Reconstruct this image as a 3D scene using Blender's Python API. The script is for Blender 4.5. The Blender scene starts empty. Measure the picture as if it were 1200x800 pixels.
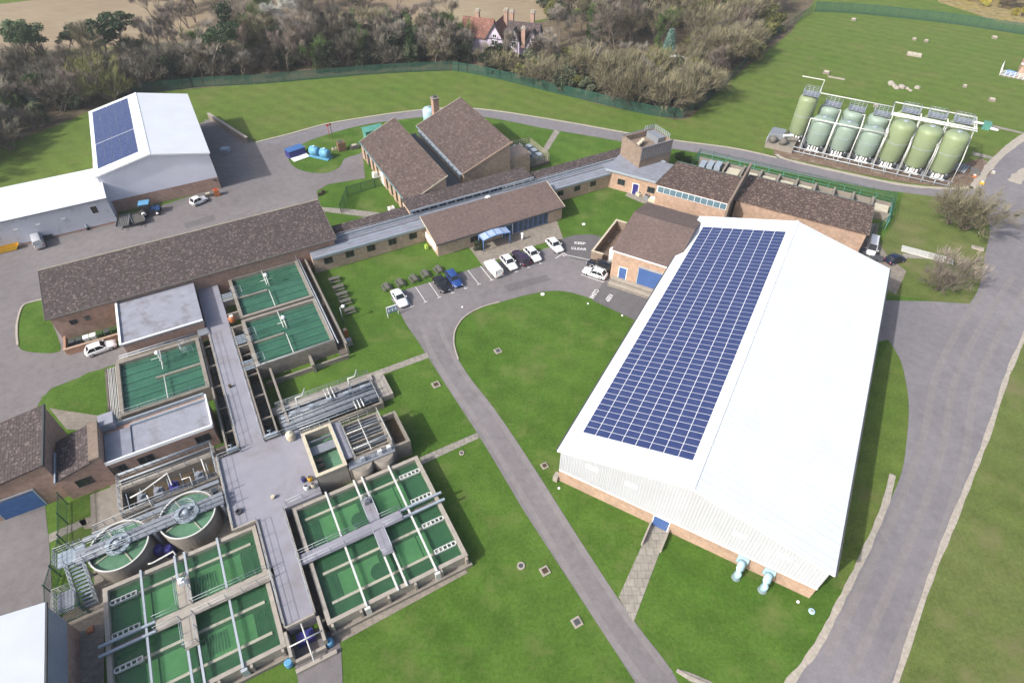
import bpy, math, random
from math import sin, cos, pi, radians as R
random.seed(7)
C = bpy.context.scene.collection
scene = bpy.context.scene
# ---------------------------------------------------------------- camera model (drone, 65 m up, looking down 44.5 degrees)
FPX, PITCH, ROLL, CAMH = 705.5, R(44.512), R(0.2134), 65.0
_F = (0.0, cos(PITCH), -sin(PITCH)); _U0 = (0.0, sin(PITCH), cos(PITCH))
_Rt = (cos(ROLL), sin(ROLL)*_U0[1], sin(ROLL)*_U0[2]); _Up = (-sin(ROLL), cos(ROLL)*_U0[1], cos(ROLL)*_U0[2])
def ray(px, py):
    a, b = (px-600)/FPX, -(py-400)/FPX
    return tuple(a*_Rt[i]+b*_Up[i]+_F[i] for i in range(3))
def G(px, py, z=0.0):            # survey point: where the sight line meets height z
    d = ray(px, py); t = (z-CAMH)/d[2]
    return (t*d[0], t*d[1])
class Frame:
    def __init__(s, deg): s.a = R(deg); s.c = cos(s.a); s.s = sin(s.a)
    def w(s, u, v): return (u*s.c-v*s.s, u*s.s+v*s.c)
    def l(s, x, y): return (x*s.c+y*s.s, -x*s.s+y*s.c)
    def q(s, px, py, z=0.0): return s.l(*G(px, py, z))
    def onv(s, px, py, v):       # point on the vertical plane v = const -> (u, z)
        d = ray(px, py); du, dv = s.l(d[0], d[1]); t = v/dv
        return (t*du, CAMH+t*d[2])
    def onu(s, px, py, u):
        d = ray(px, py); du, dv = s.l(d[0], d[1]); t = u/du
        return (t*dv, CAMH+t*d[2])
W = Frame(28.5)      # grid of the treatment works
E = Frame(-29.0)     # grid of the solar hall and the eastern buildings
N = Frame(0.0)
# ---------------------------------------------------------------- objects
INFO = {}
def tag(o, label=None, cat=None, group=None, kind=None):
    if label: o['label'] = label
    if cat: o['category'] = cat
    if group: o['group'] = group
    if kind: o['kind'] = kind
    return o
def thing(name, label, cat, F, u, v, z=0.0, group=None, rot=0.0):
    o = bpy.data.objects.new(name, None); C.objects.link(o)
    x, y = F.w(u, v); o.location = (x, y, z); o.rotation_euler = (0, 0, F.a+rot); o.empty_display_size = .3
    INFO[o.name] = (u, v, z)
    return tag(o, label, cat, group)
class MB:
    def __init__(s): s.v = []; s.f = []; s.sm = []
    def add(s, vs, fs, smooth=False):
        n = len(s.v); s.v += [tuple(p) for p in vs]
        for f in fs: s.f.append([i+n for i in f]); s.sm.append(smooth)
        return s
    def hexa(s, b, t): return s.add(list(b)+list(t), [(3,2,1,0),(4,5,6,7),(0,1,5,4),(1,2,6,5),(2,3,7,6),(3,0,4,7)])
    def box(s, u0, u1, v0, v1, z0, z1):
        if u0 > u1: u0, u1 = u1, u0
        if v0 > v1: v0, v1 = v1, v0
        b = [(u0,v0,z0),(u1,v0,z0),(u1,v1,z0),(u0,v1,z0)]
        return s.hexa(b, [(p[0],p[1],z1) for p in b])
    def wedge(s, u0, u1, v0, v1, z0, za, zb, axis='v'):      # top goes from za (low coordinate) to zb along axis
        b = [(u0,v0,z0),(u1,v0,z0),(u1,v1,z0),(u0,v1,z0)]
        zs = (za,za,zb,zb) if axis == 'v' else (za,zb,zb,za)
        return s.hexa(b, [(b[i][0],b[i][1],zs[i]) for i in range(4)])
    def slab(s, pts, th):                                     # quad (any slope) thickened downwards
        return s.hexa([(p[0],p[1],p[2]-th) for p in pts], pts)
    def bar(s, a, b, w, h):                                   # rectangular bar between two points
        dx, dy, dz = (b[i]-a[i] for i in range(3)); L = math.hypot(dx, dy) or 1e-6
        nx, ny = -dy/L*w/2, dx/L*w/2
        if math.hypot(dx, dy) < 1e-4: return s.box(a[0]-w/2, a[0]+w/2, a[1]-h/2, a[1]+h/2, min(a[2],b[2]), max(a[2],b[2]))
        bt = [(a[0]-nx,a[1]-ny,a[2]),(b[0]-nx,b[1]-ny,b[2]),(b[0]+nx,b[1]+ny,b[2]),(a[0]+nx,a[1]+ny,a[2])]
        return s.hexa(bt, [(p[0],p[1],p[2]+h) for p in bt])
    def prism(s, poly, z0, z1, cap=True):
        n = len(poly); A = sum(poly[i][0]*poly[(i+1)%n][1]-poly[(i+1)%n][0]*poly[i][1] for i in range(n))
        if A < 0: poly = poly[::-1]
        vs = [(p[0],p[1],z0) for p in poly]+[(p[0],p[1],z1) for p in poly]
        fs = [(i,(i+1)%n,n+(i+1)%n,n+i) for i in range(n)]
        if cap: fs += [tuple(range(n,2*n)), tuple(range(n-1,-1,-1))]
        return s.add(vs, fs)
    def sheet(s, poly, z):
        n = len(poly); A = sum(poly[i][0]*poly[(i+1)%n][1]-poly[(i+1)%n][0]*poly[i][1] for i in range(n))
        if A < 0: poly = poly[::-1]
        return s.add([(p[0],p[1],z) for p in poly], [tuple(range(n))])
    def ribbon(s, pts, w, z0, z1):
        n = len(pts); L = []; Rr = []
        for i, p in enumerate(pts):
            a = pts[max(i-1,0)]; b = pts[min(i+1,n-1)]; dx, dy = b[0]-a[0], b[1]-a[1]; l = math.hypot(dx,dy) or 1
            ww = w(i/(n-1)) if callable(w) else w
            L.append((p[0]-dy/l*ww/2, p[1]+dx/l*ww/2)); Rr.append((p[0]+dy/l*ww/2, p[1]-dx/l*ww/2))
        vs = []
        for i in range(n): vs += [(*L[i],z0),(*Rr[i],z0),(*Rr[i],z1),(*L[i],z1)]
        fs = []
        for i in range(n-1):
            a, b = 4*i, 4*i+4
            fs += [(a+3,a+2,b+2,b+3),(a,a+3,b+3,b),(a+2,a+1,b+1,b+2)]
        fs += [(0,1,2,3),(4*n-1,4*n-2,4*n-3,4*n-4)]
        return s.add(vs, fs)
    def tube(s, pts, r, n=6, smooth=True, caps=True):
        m = len(pts); rr = r if isinstance(r, (list,tuple)) else [r]*m; vs = []
        for i, p in enumerate(pts):
            a = pts[max(i-1,0)]; b = pts[min(i+1,m-1)]; d = [b[k]-a[k] for k in range(3)]
            l = math.sqrt(sum(x*x for x in d)) or 1; d = [x/l for x in d]
            up = (0,0,1) if abs(d[2]) < .9 else (1,0,0)
            x = [d[1]*up[2]-d[2]*up[1], d[2]*up[0]-d[0]*up[2], d[0]*up[1]-d[1]*up[0]]; l = math.sqrt(sum(k*k for k in x)); x = [k/l for k in x]
            y = [d[1]*x[2]-d[2]*x[1], d[2]*x[0]-d[0]*x[2], d[0]*x[1]-d[1]*x[0]]
            for j in range(n):
                t = 2*pi*j/n; vs.append(tuple(p[k]+rr[i]*(cos(t)*x[k]+sin(t)*y[k]) for k in range(3)))
        fs = []
        for i in range(m-1):
            for j in range(n): fs.append((i*n+j, i*n+(j+1)%n, (i+1)*n+(j+1)%n, (i+1)*n+j))
        if caps: fs += [tuple(range(n-1,-1,-1)), tuple(range((m-1)*n, m*n))]
        return s.add(vs, fs, smooth)
    def lathe(s, u, v, prof, n=24, smooth=True, cap=True):     # prof = [(r, z), ...] bottom to top
        vs = [(u+r*cos(2*pi*j/n), v+r*sin(2*pi*j/n), z) for r, z in prof for j in range(n)]; m = len(prof)
        fs = [(i*n+j, i*n+(j+1)%n, (i+1)*n+(j+1)%n, (i+1)*n+j) for i in range(m-1) for j in range(n)]
        s.add(vs, fs, smooth)
        if cap:
            k = len(s.v)-len(vs)
            s.f.append([k+j for j in range(n-1,-1,-1)]); s.sm.append(False)
            s.f.append([k+(m-1)*n+j for j in range(n)]); s.sm.append(False)
        return s
    def cyl(s, u, v, z0, z1, r, n=12): return s.lathe(u, v, [(r,z0),(r,z1)], n)
    def pipewall(s, u, v, r0, r1, z0, z1, n=36):
        return s.lathe(u, v, [(r0,z0),(r1,z0),(r1,z1),(r0,z1),(r0,z0)], n, False, False)
    def rail(s, pts, h=1.05, step=1.6, r=.035, mids=1):
        for a, b in zip(pts, pts[1:]):
            L = math.dist(a, b); k = max(1, round(L/step))
            for m in range(1, mids+2):
                o = h*m/(mids+1); s.tube([(a[0],a[1],a[2]+o),(b[0],b[1],b[2]+o)], r, 4)
            for i in range(k+1):
                t = i/k; p = [a[j]+(b[j]-a[j])*t for j in range(3)]
                s.box(p[0]-r, p[0]+r, p[1]-r, p[1]+r, p[2], p[2]+h)
        return s
    def build(s, name, mat, parent=None, F=None, o=None, uv=True):
        if parent is not None:
            ou, ov, oz = INFO[parent.name]
        else:
            if o is None:
                us = [p[0] for p in s.v]; vv = [p[1] for p in s.v]
                o = ((min(us)+max(us))/2, (min(vv)+max(vv))/2, min(p[2] for p in s.v))
            ou, ov, oz = o
        me = bpy.data.meshes.new(name)
        me.from_pydata([(p[0]-ou, p[1]-ov, p[2]-oz) for p in s.v], [], s.f)
        me.polygons.foreach_set('use_smooth', s.sm)
        for m in (mat if isinstance(mat, (list,tuple)) else [mat]): me.materials.append(m)
        if uv:
            L = me.uv_layers.new(name='UVMap').data; V = me.vertices
            for p in me.polygons:
                nx, ny, nz = p.normal
                if abs(nz) > .995: a, b = (1,0,0), (0,1,0)
                else:
                    l = math.hypot(nx, ny); a = (-ny/l, nx/l, 0); b = (ny*0-nz*a[1], nz*a[0], nx*a[1]-ny*a[0])
                for li in p.loop_indices:
                    c = V[me.loops[li].vertex_index].co
                    L[li].uv = (c[0]*a[0]+c[1]*a[1]+c[2]*a[2], c[0]*b[0]+c[1]*b[1]+c[2]*b[2])
        ob = bpy.data.objects.new(name, me); C.objects.link(ob)
        INFO[ob.name] = (ou, ov, oz)
        if parent is not None: ob.parent = parent
        else:
            x, y = F.w(ou, ov); ob.location = (x, y, oz); ob.rotation_euler = (0, 0, F.a)
        return ob
def kids(o): return [c for c in bpy.data.objects if c.parent == o]
KIDS = {}
def dup(root, F, u, v, z=0.0, rot=0.0, label=None, group=None, scale=None):
    def cp(o, par):
        c = o.copy(); C.objects.link(c)
        if par is not None: c.parent = par
        if o.name not in KIDS: KIDS[o.name] = kids(o)
        for k in KIDS[o.name]: cp(k, c)
        return c
    r = cp(root, None); x, y = F.w(u, v); r.location = (x, y, z); r.rotation_euler = (0, 0, F.a+rot)
    if label: r['label'] = label
    if group: r['group'] = group
    if scale: r.scale = scale if isinstance(scale, tuple) else (scale,)*3
    return r
def smooth(pts, k=5, closed=False):
    n = len(pts); out = []
    for i in range(n if closed else n-1):
        g = (lambda j: pts[j % n]) if closed else (lambda j: pts[min(max(j,0),n-1)])
        p0, p1, p2, p3 = g(i-1), g(i), g(i+1), g(i+2)
        for t in range(k):
            t /= k
            out.append(tuple(.5*(2*p1[j]+(p2[j]-p0[j])*t+(2*p0[j]-5*p1[j]+4*p2[j]-p3[j])*t*t+(3*p1[j]-p0[j]-3*p2[j]+p3[j])*t**3) for j in (0,1)))
    if not closed: out.append(pts[-1])
    return out
def gp(pts, k=4, closed=False, z=0.0): return smooth([G(x,y,z) for x,y in pts], k, closed)
# ---------------------------------------------------------------- materials
def node(nt, t, **kw):
    n = nt.nodes.new(t)
    for k, v in kw.items():
        if k.startswith('i_'):
            key = k[2:]; key = int(key) if key.isdigit() else key.replace('_', ' ')
            n.inputs[key].default_value = v
        else: setattr(n, k, v)
    return n
def base(name, rough=.8, metal=0.0, spec=.3):
    m = bpy.data.materials.new(name); m.use_nodes = True; nt = m.node_tree; b = nt.nodes['Principled BSDF']
    b.inputs['Roughness'].default_value = rough; b.inputs['Metallic'].default_value = metal
    b.inputs['Specular IOR Level'].default_value = spec
    return m, nt, b
def c4(c): return (c[0], c[1], c[2], 1)
def sr(r, g, b):    # sRGB 0-255 to linear
    f = lambda x: x/255/12.92 if x <= 10 else ((x/255+.055)/1.055)**2.4
    return (f(r), f(g), f(b))
def mixc(nt, fac, a, b, mode='MIX'):
    n = node(nt, 'ShaderNodeMix', data_type='RGBA', blend_type=mode)
    for sock, val in ((0, fac), (6, a), (7, b)):
        if hasattr(val, 'links'): nt.links.new(val, n.inputs[sock])
        elif isinstance(val, (tuple, list)): n.inputs[sock].default_value = c4(val)
        else: n.inputs[sock].default_value = val
    return n.outputs[2]
def noise(nt, vec, scale, detail=3, rough=.55, lo=None, hi=None):
    n = node(nt, 'ShaderNodeTexNoise', i_Scale=scale, i_Detail=detail, i_Roughness=rough)
    if vec is not None: nt.links.new(vec, n.inputs['Vector'])
    o = n.outputs['Fac']
    if lo is not None:
        r = node(nt, 'ShaderNodeMapRange', i_1=lo, i_2=hi); nt.links.new(o, r.inputs[0]); o = r.outputs[0]
    return o
def coords(nt, kind='obj'):
    if kind == 'pos': return nt.nodes.new('ShaderNodeNewGeometry').outputs['Position']
    tc = nt.nodes.new('ShaderNodeTexCoord')
    return tc.outputs['UV'] if kind == 'uv' else tc.outputs['Object']
def bump(nt, b, h, strength=.3, dist=.05):
    n = node(nt, 'ShaderNodeBump', i_Strength=strength, i_Distance=dist); nt.links.new(h, n.inputs['Height']); nt.links.new(n.outputs[0], b.inputs['Normal'])
def plain(name, c, rough=.6, metal=0.0, var=.12, scale=1.5, spec=.3, dirt=None, dirt_amt=.5, dscale=.35, kind='obj'):
    m, nt, b = base(name, rough, metal, spec); v = coords(nt, kind)
    f = noise(nt, v, scale, 4, .6, .3, .7)
    col = mixc(nt, f, tuple(x*(1-var) for x in c), tuple(min(1,x*(1+var)) for x in c))
    if dirt:
        g = noise(nt, v, dscale, 5, .65, .5, .72)
        mm = node(nt, 'ShaderNodeMath', operation='MULTIPLY', i_1=dirt_amt); nt.links.new(g, mm.inputs[0])
        col = mixc(nt, mm.outputs[0], col, dirt)
    nt.links.new(col, b.inputs['Base Color'])
    return m
def bricky(name, c1, c2, mortar, bw=.23, bh=.08, msize=.012, rough=.85, big=.25, spots=None):
    m, nt, b = base(name, rough); uv = coords(nt, 'uv'); ob = coords(nt, 'obj')
    t = node(nt, 'ShaderNodeTexBrick', i_Color1=c4(c1), i_Color2=c4(c2), i_Mortar=c4(mortar), i_Scale=1.0, i_Mortar_Size=msize, i_Brick_Width=bw, i_Row_Height=bh)
    nt.links.new(uv, t.inputs['Vector'])
    n1 = noise(nt, ob, .35, 4, .6, .3, .7); n2 = noise(nt, uv, 1.6, 3, .6, .35, .65)
    col = mixc(nt, n1, t.outputs['Color'], (1-big, 1-big, 1-big), 'MULTIPLY')
    n = node(nt, 'ShaderNodeMix', data_type='RGBA', blend_type='MULTIPLY'); n.inputs[0].default_value = .5
    nt.links.new(col, n.inputs[6]); rr = node(nt, 'ShaderNodeMapRange', i_3=.72, i_4=1.25); nt.links.new(n2, rr.inputs[0])
    cc = node(nt, 'ShaderNodeCombineColor'); [nt.links.new(rr.outputs[0], cc.inputs[i]) for i in range(3)]; nt.links.new(cc.outputs[0], n.inputs[7])
    col = n.outputs[2]
    if spots:
        wn = node(nt, 'ShaderNodeTexVoronoi', i_Scale=spots[1], feature='F1'); nt.links.new(uv, wn.inputs['Vector'])
        sep = node(nt, 'ShaderNodeSeparateColor'); nt.links.new(wn.outputs['Color'], sep.inputs[0])
        mr = node(nt, 'ShaderNodeMapRange', i_1=spots[2], i_2=spots[2]+.12); nt.links.new(sep.outputs[0], mr.inputs[0])
        mm = node(nt, 'ShaderNodeMath', operation='MULTIPLY', i_1=.7); nt.links.new(mr.outputs[0], mm.inputs[0])
        col = mixc(nt, mm.outputs[0], col, spots[0])
    nt.links.new(col, b.inputs['Base Color']); bump(nt, b, t.outputs['Fac'], .25, -.02)
    return m
def ribbed(name, c, pitch=.3, rough=.45, metal=.0, strength=.5, axis=0, dirt=None):
    m, nt, b = base(name, rough, metal, .4); uv = coords(nt, 'uv')
    w = node(nt, 'ShaderNodeTexWave', i_Scale=2*pi/(20*pitch), bands_direction='X' if axis == 0 else 'Y'); nt.links.new(uv, w.inputs['Vector'])
    f = noise(nt, coords(nt,'obj'), .25, 4, .6, .3, .7)
    col = mixc(nt, f, tuple(x*.94 for x in c), tuple(min(1,x*1.04) for x in c))
    if dirt:
        g = noise(nt, coords(nt,'obj'), .6, 5, .7, .55, .8); col = mixc(nt, g, col, dirt)
    nt.links.new(col, b.inputs['Base Color']); bump(nt, b, w.outputs['Fac'], strength, .04)
    return m
M = {}
M['brick'] = bricky('brick_red_brown', (.36,.20,.15), (.43,.255,.195), (.36,.30,.26))
M['brick_l'] = bricky('brick_buff_pink', (.36,.22,.155), (.44,.285,.20), (.42,.35,.28))
M['brick_y'] = bricky('brick_brown_buff', (.44,.31,.225), (.49,.36,.265), (.42,.35,.29))
M['brick_t'] = bricky('brick_dark_brown', (.19,.14,.105), (.25,.19,.145), (.24,.20,.17))
M['brick_o'] = bricky('brick_orange', (.40,.19,.11), (.47,.245,.15), (.36,.26,.20))
M['tile'] = bricky('roof_tiles_brown', (.060,.047,.048), (.092,.072,.072), (.035,.028,.028), .30, .33, .03, .9, .15, ((.17,.14,.135), 4.2, .80))
M['tile_e'] = bricky('roof_tiles_warm_brown', (.088,.056,.045), (.145,.10,.082), (.030,.024,.024), .30, .33, .03, .9, .12, ((.29,.22,.175), 3.4, .76))
M['tile_plain'] = bricky('roof_tiles_smooth_brown', (.135,.098,.088), (.155,.115,.104), (.10,.074,.068), .34, .3, .02, .9, .18)
M['tile_red'] = bricky('roof_tiles_red', (.23,.10,.075), (.18,.09,.07), (.12,.07,.06), .4, .4, .03, .9, .35, ((.26,.15,.12), 3.5, .75))
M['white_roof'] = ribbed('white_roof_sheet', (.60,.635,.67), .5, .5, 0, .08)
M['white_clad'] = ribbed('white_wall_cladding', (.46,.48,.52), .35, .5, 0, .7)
M['brightened_clad'] = ribbed('brightened_gable_cladding', (.66,.675,.77), .35, .5, 0, .4)  # same sheet as white_clad; missing light on the gable is made up in its colour
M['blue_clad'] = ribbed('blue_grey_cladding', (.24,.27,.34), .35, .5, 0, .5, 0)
M['grey_clad'] = ribbed('pale_grey_cladding', (.50,.525,.60), .35, .55, 0, .4, 0, (.25,.26,.28))
M['trim_white'] = plain('white_trim', (.8,.81,.82), .5, 0, .03)
M['conc'] = plain('weathered_concrete', (.215,.195,.168), .85, 0, .16, 1.2, .2, (.16,.14,.12), .6, .5)
M['conc_pale'] = plain('pale_concrete', (.30,.275,.24), .85, 0, .12, 1.5, .2, (.25,.22,.18), .45, .7)
M['conc_dark'] = plain('dark_wet_concrete', (.12,.105,.09), .8, 0, .3, 1.0, .2, (.05,.05,.035), .7, .6)
M['deck'] = plain('grey_deck_coating', (.235,.235,.275), .8, 0, .07, .5, .2, (.17,.155,.155), .6, .22)
M['felt'] = plain('blue_grey_roofing_felt', (.20,.215,.26), .7, 0, .12, .8, .25, (.14,.135,.14), .6, .5)
M['felt_pale'] = plain('stained_pale_felt', (.235,.245,.29), .7, 0, .1, .8, .25, (.12,.11,.11), .85, .45)
M['steel'] = plain('galvanised_steel', (.22,.24,.27), .5, .25, .12, 2)
M['steel_pale'] = plain('pale_blue_grey_steel', (.28,.33,.38), .5, .1, .1, 2)
M['rail'] = plain('galvanised_handrail', (.36,.40,.44), .5, .2, .05, 2)
M['rail_white'] = plain('white_pipe_paint', (.50,.51,.49), .5, 0, .06, 2)
M['glass'] = plain('dark_window_glass', (.018,.022,.026), .12, 0, .3, 1, .6)
M['glass_blue'] = plain('blue_tinted_glazing', (.03,.06,.11), .15, 0, .5, .8, .6)
M['frame_blue'] = plain('blue_window_frame', (.10,.20,.42), .5)
M['blue_door'] = plain('blue_shutter_paint', (.05,.105,.27), .5, 0, .08, 1)
M['blue_pale'] = plain('light_blue_paint', (.10,.28,.46), .45, 0, .1, 1)
M['blue_tank'] = plain('sky_blue_plastic', (.11,.30,.46), .4, 0, .12, 1)
M['navy'] = plain('navy_blue_paint', (.03,.03,.16), .45)
M['blue'] = plain('strong_blue_paint', (.045,.12,.30), .45)
M['teal'] = plain('green_copper_paint', (.08,.24,.20), .5, 0, .2, 1)
M['duct'] = plain('duct_pale_blue', (.34,.50,.56), .4, 0, .06, 1)
M['black'] = plain('black_rubber', (.02,.02,.02), .7)
M['dark'] = plain('dark_grey_paint', (.06,.065,.07), .6)
M['yellow'] = plain('yellow_paint', (.55,.32,.02), .5, 0, .15, 1)
M['orange'] = plain('orange_paint', (.36,.13,.05), .5)
M['red'] = plain('red_paint', (.4,.05,.03), .5)
M['lime'] = plain('lime_plastic', (.4,.55,.1), .5)
M['cream'] = plain('cream_plastic', (.46,.42,.32), .5)
M['wood'] = plain('weathered_grey_wood', (.12,.115,.105), .85, 0, .25, 4)
M['wood_brown'] = plain('brown_timber', (.16,.10,.06), .85, 0, .25, 4)
M['gutter_teal'] = plain('blue_green_gutter', (.10,.22,.24), .5)
M['rust'] = plain('rust_and_brown_sludge', (.062,.044,.027), .8, 0, .4, 1.2, .3, (.06,.05,.02), .7, .5)
M['white_mark'] = plain('white_road_paint', (.62,.62,.62), .8, 0, .12, 3, .2, (.25,.24,.25), .45, 1.5)
M['fence_green'] = plain('green_fence_paint', (.025,.085,.062), .5, 0, .1, 2)
M['tile_w'] = bricky('roof_tiles_brown_warm', (.068,.048,.043), (.118,.086,.078), (.030,.024,.024), .30, .33, .03, .9, .15, ((.19,.15,.13), 4.4, .80))
M['silo_blue'] = plain('pale_green_vessel_paint', (.215,.285,.24), .45, 0, .07, .7, .35, (.20,.26,.17), .5, .4)
M['silo_green'] = plain('yellow_green_vessel_paint', (.20,.25,.145), .45, 0, .07, .7, .35, (.20,.28,.10), .5, .4)
def solar():
    m, nt, b = base('solar_cell_glass', .22, 0, .5); uv = coords(nt, 'uv')
    t = node(nt, 'ShaderNodeTexBrick', i_Color1=c4((.030,.043,.125)), i_Color2=c4((.036,.052,.145)), i_Mortar=c4((.06,.08,.16)), i_Scale=1.0, i_Mortar_Size=.008, i_Brick_Width=.156, i_Row_Height=.156, offset=0.0)
    nt.links.new(uv, t.inputs['Vector'])
    f = noise(nt, coords(nt,'pos'), .9, 2, .5, .3, .7)
    nt.links.new(mixc(nt, f, t.outputs['Color'], (.75,.8,.9), 'MULTIPLY'), b.inputs['Base Color'])
    return m
M['solar'] = solar()
def grass(name, a, bcol, dry, dry_lo=.52, stripes=0.0):
    m, nt, b = base(name, .95, 0, .1); p = coords(nt, 'pos')
    big = noise(nt, p, .045, 4, .6, .35, .65); mid = noise(nt, p, .35, 5, .65, .3, .7); fine = noise(nt, p, 2.6, 6, .85, .32, .68)
    col = mixc(nt, big, a, bcol); col = mixc(nt, mid, col, tuple(x*.72 for x in a), 'MIX') if False else col
    n = mixc(nt, mid, (.82,.84,.80), (1.17,1.15,1.15)); col = mixc(nt, 1.0, col, n, 'MULTIPLY')
    n = mixc(nt, fine, (.66,.70,.63), (1.34,1.30,1.36)); col = mixc(nt, 1.0, col, n, 'MULTIPLY')
    d = noise(nt, p, .13, 6, .7, dry_lo, dry_lo+.16); col = mixc(nt, d, col, dry)
    d2 = noise(nt, p, .9, 5, .75, .55, .70); mm = node(nt,'ShaderNodeMath',operation='MULTIPLY',i_1=.45); nt.links.new(d2, mm.inputs[0]); col = mixc(nt, mm.outputs[0], col, dry)
    if stripes:
        mp = node(nt, 'ShaderNodeMapping'); mp.inputs['Rotation'].default_value = (0,0,R(-52)); nt.links.new(p, mp.inputs['Vector'])
        w = node(nt, 'ShaderNodeTexWave', i_Scale=.07, i_Distortion=1.5, i_Detail=2); nt.links.new(mp.outputs[0], w.inputs['Vector'])
        s = mixc(nt, w.outputs['Fac'], (1-stripes,)*3, (1+stripes,)*3); col = mixc(nt, 1.0, col, s, 'MULTIPLY')
    nt.links.new(col, b.inputs['Base Color']); bump(nt, b, fine, .5, .06)
    return m
M['grass'] = grass('meadow_grass', (.078,.130,.022), (.096,.136,.030), (.128,.135,.044), .55, .05)
M['grass_dry'] = grass('dry_verge_grass', (.088,.122,.030), (.105,.132,.040), (.140,.140,.062), .50, .05)
M['lawn'] = grass('lawn_grass', (.047,.104,.013), (.073,.134,.022), (.108,.142,.040), .52, .05)
def tarmac(name, a, bcol, tracks=0.0):
    m, nt, b = base(name, .9, 0, .2); p = coords(nt, 'pos')
    big = noise(nt, p, .07, 5, .6, .35, .65); mid = noise(nt, p, .8, 5, .7, .3, .7); fine = noise(nt, p, 9, 3, .7, .3, .7)
    col = mixc(nt, big, a, bcol)
    col = mixc(nt, 1.0, col, mixc(nt, mid, (.85,.85,.85), (1.11,1.11,1.11)), 'MULTIPLY')
    col = mixc(nt, 1.0, col, mixc(nt, fine, (.88,.88,.88), (1.12,1.12,1.12)), 'MULTIPLY')
    st = noise(nt, p, .22, 7, .75, .56, .70); mm = node(nt,'ShaderNodeMath',operation='MULTIPLY',i_1=.38); nt.links.new(st, mm.inputs[0])
    col = mixc(nt, mm.outputs[0], col, tuple(x*.62 for x in a))
    nt.links.new(col, b.inputs['Base Color']); bump(nt, b, fine, .3, .02)
    return m
M['tarmac'] = tarmac('worn_tarmac', (.150,.140,.146), (.180,.168,.176))
M['tarmac_east'] = tarmac('pale_tarmac', (.155,.148,.160), (.190,.182,.194))
M['tarmac_dark'] = tarmac('dark_tarmac', (.105,.10,.105), (.122,.118,.124))
M['tarmac_yard'] = tarmac('yard_tarmac', (.145,.134,.138), (.178,.166,.168))
M['path'] = bricky('concrete_path_slabs', (.25,.235,.205), (.30,.28,.245), (.17,.155,.13), .9, .9, .03, .9, .25)
M['paving'] = bricky('entrance_paving', (.225,.20,.168), (.26,.23,.195), (.18,.16,.135), .6, .6, .02, .9, .25)
M['kerb'] = plain('pale_kerb_stone', (.33,.30,.26), .9, 0, .2, 2.2, .2, (.25,.24,.16), .5, 1.2, 'pos')
M['field'] = None
def fieldm():
    m, nt, b = base('stubble_field', .95, 0, .1); p = coords(nt, 'pos')
    mp = node(nt, 'ShaderNodeMapping'); mp.inputs['Rotation'].default_value = (0,0,R(-20)); mp.inputs['Scale'].default_value = (.25,2.2,1); nt.links.new(p, mp.inputs['Vector'])
    a = noise(nt, p, .03, 5, .6, .35, .65); s = noise(nt, mp.outputs[0], .5, 4, .7, .3, .7)
    col = mixc(nt, a, (.215,.165,.115), (.27,.225,.155)); col = mixc(nt, 1.0, col, mixc(nt, s, (.8,.8,.78), (1.15,1.14,1.12)), 'MULTIPLY')
    g = noise(nt, p, .09, 4, .6, .62, .75); mm = node(nt,'ShaderNodeMath',operation='MULTIPLY',i_1=.5); nt.links.new(g, mm.inputs[0]); col = mixc(nt, mm.outputs[0], col, (.13,.14,.05))
    nt.links.new(col, b.inputs['Base Color']); return m
M['field'] = fieldm()
M['floor_wood'] = plain('leaf_litter', (.115,.092,.062), .95, 0, .35, .5, .1, (.045,.052,.02), .8, .12, 'pos')
M['scrub'] = plain('scrub_ground', (.22,.18,.085), .95, 0, .4, .5, .1, (.26,.21,.03), .8, .15, 'pos')
M['gravel'] = plain('brown_gravel_bed', (.14,.10,.075), .95, 0, .35, 2.5, .1, (.30,.27,.22), .6, .5, 'pos')
def water(name, surf, tr, dens=.55, rip=.02):
    m = bpy.data.materials.new(name); m.use_nodes = True; nt = m.node_tree; nt.nodes.clear(); p = coords(nt, 'pos')
    out = nt.nodes.new('ShaderNodeOutputMaterial')
    n = noise(nt, p, .25, 4, .6, .3, .7)
    n2 = noise(nt, p, 1.3, 6, .75, .35, .7)
    dif = nt.nodes.new('ShaderNodeBsdfDiffuse'); c_ = mixc(nt, n, tuple(x*.78 for x in surf), tuple(x*1.2 for x in surf)); nt.links.new(mixc(nt, 1.0, c_, mixc(nt, n2, (.86,.86,.88), (1.12,1.12,1.08)), 'MULTIPLY'), dif.inputs[0])
    t = nt.nodes.new('ShaderNodeBsdfTransparent'); t.inputs[0].default_value = c4(tr)
    a = nt.nodes.new('ShaderNodeMixShader'); a.inputs[0].default_value = dens; nt.links.new(t.outputs[0], a.inputs[1]); nt.links.new(dif.outputs[0], a.inputs[2])
    g = nt.nodes.new('ShaderNodeBsdfGlossy'); g.inputs['Roughness'].default_value = .08
    f = node(nt, 'ShaderNodeFresnel', i_IOR=1.33); mx = nt.nodes.new('ShaderNodeMixShader')
    nt.links.new(f.outputs[0], mx.inputs[0]); nt.links.new(a.outputs[0], mx.inputs[1]); nt.links.new(g.outputs[0], mx.inputs[2])
    bp = node(nt, 'ShaderNodeBump', i_Strength=.04, i_Distance=rip); nt.links.new(noise(nt, p, 2.5, 3), bp.inputs['Height'])
    nt.links.new(bp.outputs[0], g.inputs['Normal']); nt.links.new(bp.outputs[0], f.inputs['Normal'])
    nt.links.new(mx.outputs[0], out.inputs[0]); return m
M['water'] = water('green_basin_water', (.10,.27,.14), (.86,.98,.86), .27)
M['water_f'] = water('green_filter_water', (.085,.25,.165), (.72,.95,.80), .44)
M['water_c'] = water('grey_green_tank_water', (.13,.27,.17), (.6,.8,.65), .7)
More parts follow.
